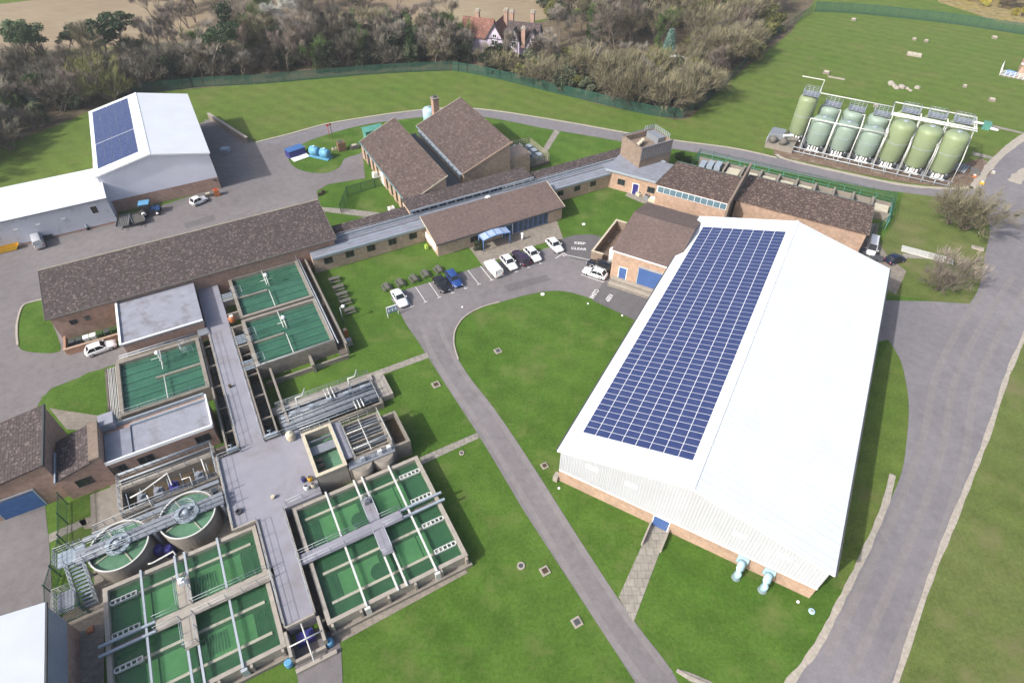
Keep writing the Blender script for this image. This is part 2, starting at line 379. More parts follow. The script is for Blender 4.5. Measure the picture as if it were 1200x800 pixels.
M['water_b'] = water('brown_channel_water', (.035,.040,.025), (.25,.26,.18), .6)
M['pool_floor'] = plain('algae_green_floor', (.055,.20,.095), .9, 0, .10, .5, .1, (.06,.20,.08), .5, .12)
M['pool_bright'] = plain('pale_algae_slab', (.36,.72,.30), .9, 0, .10, .5, .1, (.20,.48,.20), .6, .35)
M['pool_wall'] = plain('algae_green_wall', (.03,.12,.05), .9, 0, .25, .8)
M['filter_floor'] = plain('green_filter_bed', (.10,.30,.16), .9, 0, .15, .6, .1, (.04,.12,.08), .7, .25)
M['filter_dark'] = plain('dark_trough', (.014,.060,.048), .9, 0, .2, 1)
M['weir'] = plain('weir_concrete', (.31,.31,.25), .85, 0, .15, 1, .2, (.24,.26,.16), .5, .6)
M['weir_white'] = plain('white_weir_plate', (.52,.54,.52), .6)
M['bark'] = plain('grey_brown_bark', (.15,.125,.10), .95, 0, .25, 2)
M['bark_pale'] = plain('pale_bark', (.26,.23,.19), .95, 0, .2, 2)
def leafm(name, a, b2, sc=.6):
    m, nt, b = base(name, .85, 0, .15); v = coords(nt, 'obj'); oi = nt.nodes.new('ShaderNodeObjectInfo')
    f = noise(nt, v, sc, 3, .6, .3, .7); col = mixc(nt, f, a, b2)
    rr = node(nt, 'ShaderNodeMapRange', i_3=.75, i_4=1.25); nt.links.new(oi.outputs['Random'], rr.inputs[0])
    cc = node(nt, 'ShaderNodeCombineColor'); [nt.links.new(rr.outputs[0], cc.inputs[i]) for i in range(3)]
    nt.links.new(mixc(nt, 1.0, col, cc.outputs[0], 'MULTIPLY'), b.inputs['Base Color']); return m
M['twig'] = leafm('bare_twigs_grey_brown', (.155,.132,.108), (.215,.185,.152))
M['twig_pale'] = leafm('bare_twigs_pale_grey', (.21,.19,.16), (.27,.245,.21))
M['twig_red'] = leafm('bare_twigs_mauve_brown', (.165,.132,.115), (.22,.18,.155))
M['twig_green'] = leafm('mossy_twigs_olive', (.145,.132,.080), (.20,.182,.115))
M['leaf_dark'] = leafm('dark_evergreen_leaves', (.030,.060,.022), (.058,.095,.035))
M['leaf_mid'] = leafm('mid_green_leaves', (.045,.085,.022), (.075,.115,.035))
M['leaf_pine'] = leafm('pine_needles', (.05,.085,.045), (.085,.12,.065))
M['leaf_olive'] = leafm('olive_leaves', (.10,.11,.035), (.16,.16,.06))
M['leaf_yellow'] = leafm('yellow_gorse', (.30,.24,.03), (.20,.20,.05))
M['blossom'] = leafm('white_blossom', (.60,.60,.56), (.45,.45,.40))
# ================================================================ the setting: ground sheets 5-10 mm apart
def struct(name, mb, mat, z=None):
    o = mb.build(name, mat, F=N, uv=True); o['kind'] = 'structure'; return o
struct('ground', MB().sheet([(-900,-500),(900,-500),(900,1400),(-900,1400)], 0), M['grass'])
# far stubble field beyond the tree belt
fp = [G(x,y) for x,y in [(-260,62),(-100,60),(0,64),(90,58),(180,52),(260,50),(340,46),(420,42),(500,40),(560,36),(640,22),(690,6)]]
struct('stubble_field', MB().sheet(fp+[(330,700),(-800,700),(-800,250)], .012), M['field'])
struct('field_edge', MB().sheet([G(x,y) for x,y in [(-60,12),(60,-2),(100,-8),(60,-20),(-60,-6)]], .024), M['grass'])
# woodland floor between the belt fence and the field
wf = [(-200,330),(-60,190),(0,170),(60,150),(110,128),(150,112),(230,104),(300,98),(400,88),(520,82),(560,86),(620,98),(700,122),(760,134),(803,140),(830,118),(870,82),(905,55),(935,25),(945,-30),(690,-40),(690,8),(640,24),(560,38),(420,44),(340,48),(180,54),(90,60),(0,66),(-200,80)]
struct('woodland_floor', MB().sheet(gp(wf,3,True), .024), M['floor_wood'])
struct('scrub_ground', MB().sheet([G(x,y) for x,y in [(1085,-30),(1100,3),(1135,14),(1170,26),(1260,40),(1300,-40)]], .012), M['scrub'])
struct('lane', MB().ribbon(gp([(300,-12),(330,20),(400,50),(470,48),(520,40),(560,30),(600,28)],5), 4.5, .028, .034), M['path'])
# lawn inside the loop of the site road
lawn = [(-80,260),(100,215),(230,150),(300,168),(340,158),(420,140),(500,129),(540,127),(620,136),(700,151),(800,166),(905,182),(1000,205),(1060,216),(1130,224),(1150,260),(1150,330),(1130,356),(1060,352),(1040,400),(1062,450),(1060,540),(1010,650),(960,760),(920,830),(700,860),(300,900),(-200,900)]
struct('lawn', MB().sheet([G(x,y) for x,y in lawn], .01), M['lawn'])
struct('verge', MB().sheet([G(x,y) for x,y in [(1060,222),(1140,234),(1160,262),(1152,330),(1136,356),(1090,352),(1040,345),(1020,300),(1045,265)]], .018), M['grass_dry'])
struct('verge_east', MB().sheet([G(x,y) for x,y in [(1215,360),(1181,440),(1156,515),(1122,600),(1090,680),(1050,800),(1030,900),(1700,900),(1500,360)]], .012), M['grass_dry'])
struct('verge', MB().sheet(gp([(1046,398),(1058,420),(1063,450),(1064,490),(1060,540),(1040,590),(1010,652),(985,690),(985,600),(1010,500),(1028,430)],3,True), .018), M['grass'])
# roads
roadA = gp([(820,860),(790,790),(745,730),(700,665),(659,600),(622,542),(587,490),(552,447),(537,421),(532,403),(534,386),(545,371),(565,360),(590,353),(620,345),(645,341),(665,342),(690,349),(720,360),(748,376)],4)
roadB = [G(x,y) for x,y in [(775,355),(770,330),(712,322),(706,324)]]
keep = gp([(706,324),(722,290),(713,283),(700,276),(684,275),(668,277),(655,284)],3)
top = [G(x,y) for x,y in [(652,287),(640,291),(600,304),(560,313),(520,326),(470,341),(458,350)]]
left = gp([(467,362),(476,380),(490,400),(525,455),(561,510),(600,575),(615,600),(680,700),(745,800),(790,870)],3)
struct('road', MB().sheet(roadA+roadB+keep+top+left, .03), M['tarmac'])
struct('hatched_bay', MB().sheet(gp([(655,284),(668,277),(684,275),(700,276),(713,283),(718,290),(708,303),(690,306),(668,302)],3,True), .036), M['tarmac_dark'])
struct('loading_road', MB().sheet([G(x,y) for x,y in [(707,330),(760,349),(752,372),(748,377),(716,362),(694,352)]], .036), M['tarmac_dark'])
inner = gp([(1020,221),(950,207),(870,190),(810,178),(735,167),(700,161),(640,151),(600,143),(565,137),(530,135),(480,139),(430,146),(400,153),(368,163),(350,171)],4)
outer = gp([(300,168),(340,158),(380,147),(420,140),(460,134),(500,129),(540,127),(580,131),(620,137),(680,147),(740,158),(800,167),(860,175),(925,188),(1000,205),(1060,216),(1110,222),(1140,222)],4)
east_l = gp([(1140,222),(1150,207),(1164,191),(1182,174),(1200,161),(1240,138)],3)
east_r = [G(x,y) for x,y in [(1320,180),(1300,260),(1230,330)]]+gp([(1203,390),(1181,440),(1156,515),(1122,600),(1090,680),(1050,800),(1030,870)],4)
east_in = gp([(880,880),(925,800),(960,758),(985,710),(1012,655),(1037,600),(1056,555),(1062,520),(1065,480),(1062,450),(1055,422),(1041,398)],4)
struct('ring_road', MB().sheet(outer+east_l+east_r+east_in+[G(x,y) for x,y in [(1030,400),(1033,352),(1090,353)]]+gp([(1136,356),(1148,335),(1154,300),(1160,268),(1152,245),(1135,236),(1100,231),(1060,226)],3)+inner, .03), M['tarmac_east'])
yard = [(300,168),(352,170),(342,180),(338,192),(352,206),(388,205),(425,196),(428,240),(380,262),(375,238),(372,222),(385,216),(420,209),(427,190),(427,190)]
yo = [G(x,y) for x,y in [(300,168),(352,171),(424,172),(428,209),(385,216),(371,224),(374,238),(372,262),(378,300),(150,300),(60,360),(78,400),(125,408),(240,395),(125,430),(60,455),(47,470),(20,520),(-120,540),(-200,400),(-120,300),(0,292),(125,262),(260,218),(255,200),(245,172),(240,140),(262,147)]]
struct('yard', MB().sheet(yo, .032), M['tarmac_yard'])
struct('lower_yard', MB().sheet([G(x,y) for x,y in [(-60,640),(0,602),(52,585),(58,640),(62,708),(75,735),(-80,800)]], .03), M['path' if False else 'tarmac_yard'])
# worn wheel tracks, patches and joints in the tarmac
ctr = [(772,800),(722,733),(672,655),(631,590),(601,540),(565,485),(535,445),(512,405),(503,380)]
M['tarmac_worn'] = tarmac('wheel_worn_tarmac', (.182,.170,.172), (.200,.187,.190)); M['tarmac_patch'] = tarmac('tarmac_repair', (.118,.112,.116), (.135,.128,.132))
for off in (-1.5, 1.2):
    pts = gp(ctr,4); q = []
    for i, p in enumerate(pts):
        a = pts[max(i-1,0)]; b = pts[min(i+1,len(pts)-1)]; l = math.dist(a,b); q.append((p[0]-(b[1]-a[1])/l*off, p[1]+(b[0]-a[0])/l*off))
    struct('wheel_track', MB().ribbon(q, .75, .0305, .034), M['tarmac_worn'])
ec = [(1000,790),(1032,720),(1062,650),(1088,585),(1108,520),(1120,450),(1150,385),(1188,325)]
for off in (-2.4, .2, 2.6):
    pts = gp(ec,4); q = []
    for i, p in enumerate(pts):
        a = pts[max(i-1,0)]; b = pts[min(i+1,len(pts)-1)]; l = math.dist(a,b); q.append((p[0]-(b[1]-a[1])/l*off, p[1]+(b[0]-a[0])/l*off))
    struct('wheel_track', MB().ribbon(q, .9, .0305, .034), M['tarmac_worn'])
for pts in ([(590,335),(640,322),(646,328),(596,342)],[(215,262),(250,252),(253,258),(218,268)],[(20,600),(50,592),(52,597),(22,606)]):
    struct('tarmac_repair', MB().sheet([G(x,y) for x,y in pts], .037), M['tarmac_patch'])
# lawn islands in the yard
struct('lawn', MB().sheet(gp([(21,370),(26,360),(38,354),(50,351),(58,372),(68,395),(70,412),(40,413),(21,405)],3,True), .045), M['lawn'])
struct('lawn', MB().sheet(gp([(48,466),(80,450),(122,432),(124,488),(90,484),(70,478)],2,True), .045), M['lawn'])
struct('lawn', MB().sheet(gp([(338,184),(352,174),(380,167),(424,158),(426,172),(422,180),(404,186),(398,196),(382,203),(362,202),(345,196)],3,True), .045), M['lawn'])
# paths
def path(name, pts, mat='path', z=.05): return struct(name, MB().sheet([G(x,y) for x,y in pts], z), M[mat])
path('path', [(424,441),(500,413),(503,419),(430,446)])
path('path', [(492,536),(559,507),(562,513),(495,544)])
path('path', [(634,178),(650,152),(656,155),(640,180)])
path('path', [(376,243),(408,245),(440,249),(470,254),(448,258),(418,253),(378,248)])
path('path', [(58,478),(68,480),(122,488),(128,492),(92,504),(78,503)], 'paving')
path('path', [(57,626),(100,607),(102,614),(58,636)])
path('path', [(128,552),(148,544),(150,612),(100,620),(92,610),(132,596)], 'paving')
path('path', [(58,735),(86,712),(122,698),(122,800),(90,800)], 'paving')
path('pavement', [(566,312),(548,288),(571,272),(620,262),(652,257),(660,280),(640,284),(600,297)], 'paving')
path('path', [(1058,297),(1115,300),(1113,305),(1057,302)])
path('path', [(325,770),(350,745),(392,730),(400,760),(402,810),(352,810),(345,776)], 'tarmac_yard')
path('plinth_path', [(390,742),(545,664),(548,671),(400,752)], 'paving', .055)
path('gravel_bed', [(906,182),(1000,202),(1060,214),(1105,219),(1150,218),(1166,195),(1150,185),(1128,192),(955,150),(935,140),(908,172)], 'gravel', .04)
path('path', [(1140,178),(1172,186),(1171,189),(1139,182)], 'path')
path('path', [(1160,146),(1202,156),(1202,158),(1160,149)], 'path')
path('bare_earth', [(984,300),(1012,262),(1030,262),(1027,280),(1040,300),(1062,318),(1050,345),(1020,330)], 'paving', .03)
path('bare_earth', [(232,146),(250,138),(262,147),(292,172),(280,180),(262,220),(255,215)], 'tarmac_yard', .05)
# kerbs
def kerb(pts, w=.25, h=.12, k=4): return struct('kerb', MB().ribbon(gp(pts,k) , w, 0, .03+h), M['kerb'])
kerb([(586,354),(565,360),(545,371),(534,386),(532,403),(537,421)], .2)
kerb([(300,167),(340,157),(380,146),(420,139),(460,133),(500,128.5),(540,126.5),(580,130),(620,136),(680,146),(740,157),(800,166),(860,174),(910,185)], .55, .06)
kerb([(60,365),(250,304),(362,268)], .3)
kerb([(21,405),(20,382),(26,360),(38,354),(50,351)], .3)
def verge_strip(pts, w): return struct('kerb', MB().ribbon(gp(pts,6), w, .02, .07), M['kerb'])
random.seed(3)
jit = lambda w: (lambda t: w*(.75+.5*random.random()))
verge_strip([(910,181),(925,188),(1000,205),(1060,217),(1110,221),(1140,220)], jit(.9))
verge_strip([(1140,222),(1152,205),(1166,188),(1184,172),(1204,158)], jit(1.6))
verge_strip([(1215,350),(1204,385),(1181,438),(1156,513),(1122,598),(1090,678),(1050,798),(1030,860)], jit(.62))
verge_strip([(1046,556),(1036,594),(1012,650),(984,706),(958,756),(926,798),(900,830)], jit(.7))
verge_strip([(1188,214),(1200,203),(1235,190)], jit(2.5))
struct('kerb', MB().ribbon(gp([(793,785),(806,793),(822,800),(850,812)],4), .35, 0, .14), M['kerb'])
path('concrete_patch', [(797,784),(812,789),(835,799),(828,806),(806,797)], 'path')
# painted markings: parking bays, hatching line and words
mk = MB(); zb = .045
for k in range(13):
    u = 20.95+2.44*k
    if k in (11,): continue
    mk.box(u-.05,u+.05,73.0,77.4,zb,zb+.003); mk.box(u-.35,u+.35,72.9,73.0,zb,zb+.003)
o = mk.build('parking_lines', M['white_mark'], F=W); o['kind'] = 'structure'
mk = MB()
for a, b in [((651,303),(660,297)),((654,292),(664,299)),((664,299),(692,305)),((681,322),(708,331)),((692,305),(706,309))]:
    p, q = G(*a), G(*b); mk.bar((p[0],p[1],zb+.004),(q[0],q[1],zb+.004),.13,.003)
o = mk.build('bay_outline', M['white_mark'], F=N); o['kind'] = 'structure'
def words(txt, px, py, deg, size, sx=1.0, mat='white_mark', z=.05, name='painted_word'):
    cu = bpy.data.curves.new(name, 'FONT'); cu.body = txt; cu.size = size; cu.align_x = 'CENTER'; cu.align_y = 'CENTER'; cu.extrude = .002; cu.offset = .02
    ob = bpy.data.objects.new(name, cu); C.objects.link(ob); dg = bpy.context.evaluated_depsgraph_get(); dg.update()
    me = bpy.data.meshes.new_from_object(ob.evaluated_get(dg)); bpy.data.objects.remove(ob)
    o = bpy.data.objects.new(name, me); C.objects.link(o); me.materials.clear(); me.materials.append(M[mat])
    x, y = G(px,py); o.location = (x,y,z); o.rotation_euler = (0,0,R(deg)); o.scale = (sx,1,1); o['kind'] = 'structure'; return o
words('KEEP', 679.5, 285.3, -8, 1.0, .95); words('CLEAR', 678, 291.8, -9, 1.0, .95)
words('KEEP', 713.5, 349, 240, 1.05, .85); words('CLEAR', 696, 344.5, 240, 1.05, .85)
# ================================================================ buildings
def win(par, u0, u1, z0, z1, v, frame='dark', glass='glass', name='window', bars=1, face='v'):
    f = MB(); g = MB(); t = .07
    def bx(m, a, b, c, d, e):   # a..b along wall, c..d height, e proud distance
        if face == 'v': m.box(a, b, v-e, v+.05, c, d)
        else: m.box(v-.05, v+e, a, b, c, d)
    bx(f, u0, u1, z0, z0+t, .05); bx(f, u0, u1, z1-t, z1, .05); bx(f, u0, u0+t, z0+t, z1-t, .05); bx(f, u1-t, u1, z0+t, z1-t, .05)
    for i in range(1, bars+1):
        c = u0+(u1-u0)*i/(bars+1); bx(f, c-.03, c+.03, z0+t, z1-t, .05)
    bx(g, u0+t, u1-t, z0+t, z1-t, .02)
    o = f.build(name, M[frame], par); g.build('pane', M[glass], o); return o
def door(par, u0, u1, z0, z1, v, mat='blue_door', name='door', face='v', handle=True):
    def bx(m, a, b, c, d, e):
        if face == 'v': m.box(a, b, v-e, v+.05, c, d)
        else: m.box(v-.05, v+e, a, b, c, d)
    m = MB(); bx(m, u0, u1, z0, z1, .04); o = m.build(name, M[mat], par)
    f = MB(); bx(f, u0-.1, u0, z0, z1+.1, .07); bx(f, u1, u1+.1, z0, z1+.1, .07); bx(f, u0, u1, z1, z1+.1, .07); f.build('frame', M['trim_white'], o)
    if handle: h = MB(); bx(h, u1-.25, u1-.15, z0+.9, z0+1.15, .1); h.build('handle', M['steel'], o)
    return o
def walls(par, u0, u1, v0, v1, z0, z1, mat, t=.3, name='wall'):
    return MB().box(u0,u1,v0,v1,z0,z1).build(name, M[mat], par)
def mono(name, label, F, u0, u1, v0, v1, zlo, zhi, axis, wall='brick', tile='tile', over=.35, group=None, gutter='gutter_teal', th=.22, hiside='+'):
    """single-pitch building; axis = direction the roof climbs ('v', 'u', '-v', '-u')"""
    t = thing(name, label, 'building', F, (u0+u1)/2, (v0+v1)/2, 0, group)
    za, zb = (zlo, zhi) if axis in ('v','u') else (zhi, zlo); ax = axis[-1]
    MB().wedge(u0,u1,v0,v1,0,za-th,zb-th,ax).build('wall', M[wall], t)
    sl = (zb-za)/((v1-v0) if ax == 'v' else (u1-u0)); o = over
    if ax == 'v': pts = [(u0-o,v0-o,za-sl*o),(u1+o,v0-o,za-sl*o),(u1+o,v1+o,zb+sl*o),(u0-o,v1+o,zb+sl*o)]
    else: pts = [(u0-o,v0-o,za-sl*o),(u1+o,v0-o,zb+sl*o),(u1+o,v1+o,zb+sl*o),(u0-o,v1+o,za-sl*o)]
    rf = MB().slab(pts, th).build('roof', M[tile], t)
    lo = min(pts, key=lambda p: p[2])[2]
    g = MB()
    if axis == 'v': g.box(u0-o,u1+o,v0-o-.16,v0-o-.01,lo-.2,lo-.02)
    elif axis == '-v': g.box(u0-o,u1+o,v1+o+.01,v1+o+.16,lo-.2,lo-.02)
    elif axis == 'u': g.box(u0-o-.16,u0-o-.01,v0-o,v1+o,lo-.2,lo-.02)
    else: g.box(u1+o+.01,u1+o+.16,v0-o,v1+o,lo-.2,lo-.02)
    g.build('gutter', M[gutter], t)
    # barge boards on the raking edges
    b = MB()
    if ax == 'u':
        for vv in (v0-o-.05, v1+o+.05): MB().bar((pts[0][0],vv,pts[0][2]-th),(pts[1][0],vv,pts[1][2]-th),.08,th+.04).build('barge_board', M['wood' if wall != 'brick_y' else 'cream'], t)
    else:
        for uu in (u0-o-.05, u1+o+.05): MB().bar((uu,pts[0][1],pts[0][2]-th),(uu,pts[3][1],pts[3][2]-th),.08,th+.04).build('barge_board', M['wood' if wall != 'brick_y' else 'cream'], t)
    return t
def gable(name, label, F, u0, u1, v0, v1, ze, zr, along, wall, roofm, plinth=None, over=.3, th=.15, zp=2.4, ridge_at=.5):
    t = thing(name, label, 'building', F, (u0+u1)/2, (v0+v1)/2, 0)
    e = .02 if plinth else 0
    if plinth: MB().box(u0,u1,v0,v1,0,zp).build('plinth', M[plinth], t)
    z0 = zp+.004 if plinth else 0
    # shell below the roof
    if along == 'v':
        um = u0+(u1-u0)*ridge_at; s = [(u0-e,z0),(u1+e,z0),(u1+e,ze-th),(um,zr-th),(u0-e,ze-th)]
        vs = [(a,v0-e,b) for a,b in s]+[(a,v1+e,b) for a,b in s]
        sl = (zr-ze)/(um-u0); sr_ = (zr-ze)/(u1-um); o = over
        L = [(u0-o,v0-o,ze-sl*o),(um,v0-o,zr),(um,v1+o,zr),(u0-o,v1+o,ze-sl*o)]; Q = [(um,v0-o,zr),(u1+o,v0-o,ze-sr_*o),(u1+o,v1+o,ze-sr_*o),(um,v1+o,zr)]
        vs = [(a,v0-e,b) for a,b in s]+[(a,v1+e,b) for a,b in s]; fs = [(0,1,2,3,4),(9,8,7,6,5)]+[(i,i+5,(i+1)%5+5,(i+1)%5) for i in range(5)]
    else:
        vm = v0+(v1-v0)*ridge_at; s = [(v0-e,z0),(v1+e,z0),(v1+e,ze-th),(vm,zr-th),(v0-e,ze-th)]; o = over; sl = (zr-ze)/(vm-v0); sr_ = (zr-ze)/(v1-vm)
        L = [(u0-o,v0-o,ze-sl*o),(u1+o,v0-o,ze-sl*o),(u1+o,vm,zr),(u0-o,vm,zr)]; Q = [(u0-o,vm,zr),(u1+o,vm,zr),(u1+o,v1+o,ze-sr_*o),(u0-o,v1+o,ze-sr_*o)]
        vs = [(u0-e,a,b) for a,b in s]+[(u1+e,a,b) for a,b in s]; fs = [(4,3,2,1,0),(5,6,7,8,9)]+[((i+1)%5,(i+1)%5+5,i+5,i) for i in range(5)]
    MB().add(vs, fs).build('wall', M[wall], t)
    MB().slab(L, th).build('roof', M[roofm], t); MB().slab(Q, th).build('roof', M[roofm], t)
    return t
# ---------------- 1. the solar hall
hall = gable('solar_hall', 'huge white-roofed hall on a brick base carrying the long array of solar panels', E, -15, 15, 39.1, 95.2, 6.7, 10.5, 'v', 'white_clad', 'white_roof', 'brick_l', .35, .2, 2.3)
m = MB(); m.box(-.2,.2,38.72,95.58,10.46,10.56); m.build('ridge_cap', M['trim_white'], hall)
for s in (-1, 1):
    m = MB(); m.box(s*15.36, s*15.55, 38.8, 95.5, 6.38, 6.56); m.build('gutter', M['dark'], hall)
m = MB()
for s in (-1,1): m.bar((s*15.35,38.70,6.36),(0,38.70,10.24),.06,.3)
m.build('barge_board', M['trim_white'], hall)
MB().box(-15.03,15.03,39.0,39.07,2.28,2.42).build('flashing', M['trim_white'], hall)
MB().box(-15.6,-15.0,38.7,39.6,0,.9).build('corner_plinth', M['conc_pale'], hall)
for px, py in ((694,548),(740,568),(867,626.5),(920.5,652.5)):
    u, z = E.onv(px, py, 39.1); MB().box(u-.75,u+.75,39.02,39.1,z-.35,z+.35).build('wall_light_panel', M['trim_white'], hall)
# vertical ribs of the front cladding (real folds in the sheet)
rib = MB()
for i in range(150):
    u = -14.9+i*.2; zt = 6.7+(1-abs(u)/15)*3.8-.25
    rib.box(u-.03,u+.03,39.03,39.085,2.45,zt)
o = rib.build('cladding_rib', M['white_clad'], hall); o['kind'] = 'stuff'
for s in (-1,1):
    m = MB()
    for k in range(56): m.bar((s*15.3,39.2+k*1.0,6.63),(s*.25,39.2+k*1.0,10.44),.05,.035)
    m.build('roof_seams', M['white_roof'], hall)['kind'] = 'stuff'
def slope_panel(u, v, L, Wd, uz, th=.03, lift=.02):
    # u,v = lower corner in plan, panel runs L up the slope, Wd along v
    z0 = uz(u); z1 = uz(u+L); return [(u,v,z0+lift+th),(u+L,v,z1+lift+th),(u+L,v+Wd,z1+lift+th),(u,v+Wd,z0+lift+th)]
zl = lambda u: 6.7+(u+15)/15*3.8
ps = []
du = 12.75/8; dv = 49.6/49
for j in range(49):
    for i in range(8):
        ps.append((i, j))
rest = MB(); n = 0
ps.sort(key=lambda q: q[1])
for i, j in ps:
    u = -13.75+i*du; v = 42.25+j*dv
    pts = slope_panel(u+.04, v+.04, du-.08, dv-.09, zl)
    if n < 100: MB().slab(pts, .03).build('solar_panel', M['solar'], hall)
    else: rest.slab(pts, .03)
    n += 1
o = rest.build('solar_panels', M['solar'], hall); o['kind'] = 'stuff'
m = MB()
for i in range(9):
    u = -13.75+i*du-.02
    for off in (0,): m.bar((u,42.2,zl(u)+.005),(u,91.95,zl(u)+.005),.06,.02)
m.build('mounting_rails', M['trim_white'], hall)
# access door with sunken approach, two duct hoods on the front
door(hall, -2.75, -.95, .05, 2.1, 39.08)
m = MB(); m.box(-3.0,-2.8,36.0,39.05,0,.75); m.box(-.85,-.65,36.2,39.05,0,.75); m.build('side_wall', M['conc_pale'], hall)
struct('path', MB().sheet([E.w(*p) for p in [(-2.8,39.05),(-.85,39.05),(-.6,27.4),(-2.95,29.2)]], .055), M['path'])
for k, (px, py) in enumerate(((866,668),(897,683))):
    u = E.q(px, py, 1)[0]
    t = thing('duct_hood', ('pale blue duct hood on the hall front, the one closer to the blue door','pale blue duct hood on the hall front, the one closer to the far right corner')[k], 'duct', E, u, 38, 0)
    MB().box(u-.6,u+.6,38.72,39.04,1.1,2.1).build('wall_box', M['duct'], t)
    pr = [(u,38.7,1.7),(u,38.2,1.7),(u,37.8,1.45),(u,37.55,1.05),(u,37.5,.1)]
    MB().tube(pr, [.42,.42,.42,.42,.42], 12).build('elbow', M['duct'], t)
    MB().cyl(u,37.5,0,.1,.48,14).build('flange', M['steel_pale'], t)
# ---------------- 2. second solar hall (upper left) and the shed beside it
h2 = gable('second_solar_hall', 'white-roofed hall by the trees with a lavender gable and panels on its left slope', W, -19.9, 0, 126.3, 158.1, 8.0, 10.15, 'v', 'brightened_clad', 'white_roof', 'brick', .3, .2, 2.6)
MB().box(-.15-9.95,.15-9.95,126.0,158.4,10.12,10.2).build('ridge_cap', M['trim_white'], h2)
m = MB()
for s in (-1,1): m.bar((-9.95+s*10.2,125.94,7.75),(-9.95,125.94,9.92),.06,.28)
m.build('barge_board', M['trim_white'], h2)
MB().box(-.9,-.3,126.2,126.27,1.9,2.3).build('vent', M['dark'], h2)
zl2 = lambda u: 8.0+(u+19.9)/9.95*2.15
n = 0; rest = MB(); du = 7.7/5
for b, v0 in enumerate((128.9, 140.1)):
    rows = 11 if b == 0 else 17
    for j in range(rows):
        for i in range(5):
            u = -19.45+i*du; v = v0+j*1.0; pts = slope_panel(u+.03, v+.03, du-.06, .93, zl2)
            if n < 100: MB().slab(pts,.03).build('solar_panel', M['solar'], h2)
            else: rest.slab(pts,.03)
            n += 1
o = rest.build('solar_panels', M['solar'], h2); o['kind'] = 'stuff'
MB().box(-21.6,-19.95,128.5,141,0,4.4).build('side_annexe', M['brick'], h2)
rw = thing('retaining_wall', 'long low concrete retaining wall beside the upper left hall', 'wall', N, *G(272,160), 0)
p, q = G(246,139), G(291,168)
MB().bar((p[0],p[1],0),(q[0],q[1],0),.5,1.3).build('wall', M['conc'], rw); MB().bar((p[0],p[1],1.31),(q[0],q[1],1.31),.7,.12).build('coping', M['conc_pale'], rw)
t = MB(); a, b = G(262,178), G(275,172); t.box(a[0]-.2,a[0]+1.6,a[1]-1.0,a[1]+.5,0,1.0); tag(t.build('generator', M['steel_pale'], F=N), 'small pale machine on the dark slope beside the upper left hall', 'machine')
sh = thing('storage_shed', 'long pale grey metal shed with a low white roof at the left edge', 'building', W, -30, 129, 0)
MB().box(-50,-19.6,122.5,135.0,.4,5.6).build('wall', M['grey_clad'], sh); MB().box(-50,-19.6,122.5,135.0,0,.39).build('plinth', M['brick'], sh)
m = MB(); prof = [(122.1,5.55),(124,6.15),(127,6.75),(129.5,6.95),(132,6.7),(134.2,6.1),(135.4,5.3)]
for (a,za),(b,zb) in zip(prof,prof[1:]): m.slab([(-50.2,a,za),(-19.4,a,za),(-19.4,b,zb),(-50.2,b,zb)],.12)
m.build('roof', M['white_roof'], sh)
MB().box(-50.2,-19.4,121.95,122.08,5.35,5.55).build('gutter', M['steel'], sh)
vs = [(-19.58,a,z-.12) for a,z in prof]+[(-19.58,134.9,5.6),(-19.58,122.6,5.6)]
for (pu, z0) in ((-22.2,3.0),):
    win(sh, pu-.6, pu+.6, 2.8, 4.4, 122.48, 'trim_white', 'glass', 'window', 0)
for pu in (-27.5,-31.5,-35): MB().box(pu-.35,pu+.35,122.38,122.5,3.2,3.45).build('wall_vent', M['trim_white'], sh)
# ---------------- 3. long tiled building above the filters
lb = mono('long_tiled_building', 'longest brown tiled roof building running along the yard above the filter tanks', W, -29.0, 14.2, 90.8, 100.0, 4.9, 6.9, 'v', 'brick', 'tile', .35, gutter='wood')
for i,(a,b) in enumerate(((-27,-26),(-25,-24.3))): win(lb, a, b, 2.4, 3.2, 90.78)
MB().box(-29.4,14.6,100.42,100.5,6.7,7.1).build('ridge_flashing', M['cream'], lb)
yw = thing('yard_wall', 'low orange brick yard wall round bins beside a white car', 'wall', W, -25, 88, 0)
MB().box(-28.7,-28.4,87.2,90.4,0,1.1).box(-28.38,-20.6,86.9,87.2,0,1.1).build('wall', M['brick_o'], yw)
MB().box(-28.75,-20.6,86.85,87.25,1.103,1.18).build('coping', M['orange' if False else 'brick_l'], yw)
for i in range(7):
    u = -27.6+i*.95; mt = ('dark','dark','trim_white','trim_white','leaf_dark','dark','leaf_dark')[i]
    t = thing('wheelie_bin', ('black bin leftmost inside the orange brick yard wall','black bin second from the left inside the yard wall','white bin third in the walled bin yard','white bin fourth in the walled bin yard, just right of another white one','green bin right of the two white bins in the walled yard','black bin between two green bins in the walled yard','green bin at the right end of the walled bin yard')[i], 'bin', W, u, 88.6, 0, 'bins in the walled bin yard')
    MB().hexa([(u-.3,88.3,.1),(u+.3,88.3,.1),(u+.3,88.9,.1),(u-.3,88.9,.1)],[(u-.38,88.2,1.1),(u+.38,88.2,1.1),(u+.38,89.0,1.1),(u-.38,89.0,1.1)]).build('bin_body', M[mt], t)
    MB().box(u-.4,u+.4,88.15,89.05,1.11,1.2).build('lid', M[mt], t); MB().tube([(u-.3,88.95,.1),(u+.3,88.95,.1)],.1,8).build('wheel', M['black'], t)
fb = thing('flat_roofed_block', 'flat roofed brick block with stained pale roof beside the long tiled building', 'building', W, -15, 86, 0)
MB().box(-20.0,-9.2,80.5,90.7,0,3.7).build('wall', M['brick'], fb); MB().box(-20.2,-9.0,80.3,90.75,3.71,4.0).build('roof', M['felt_pale'], fb)
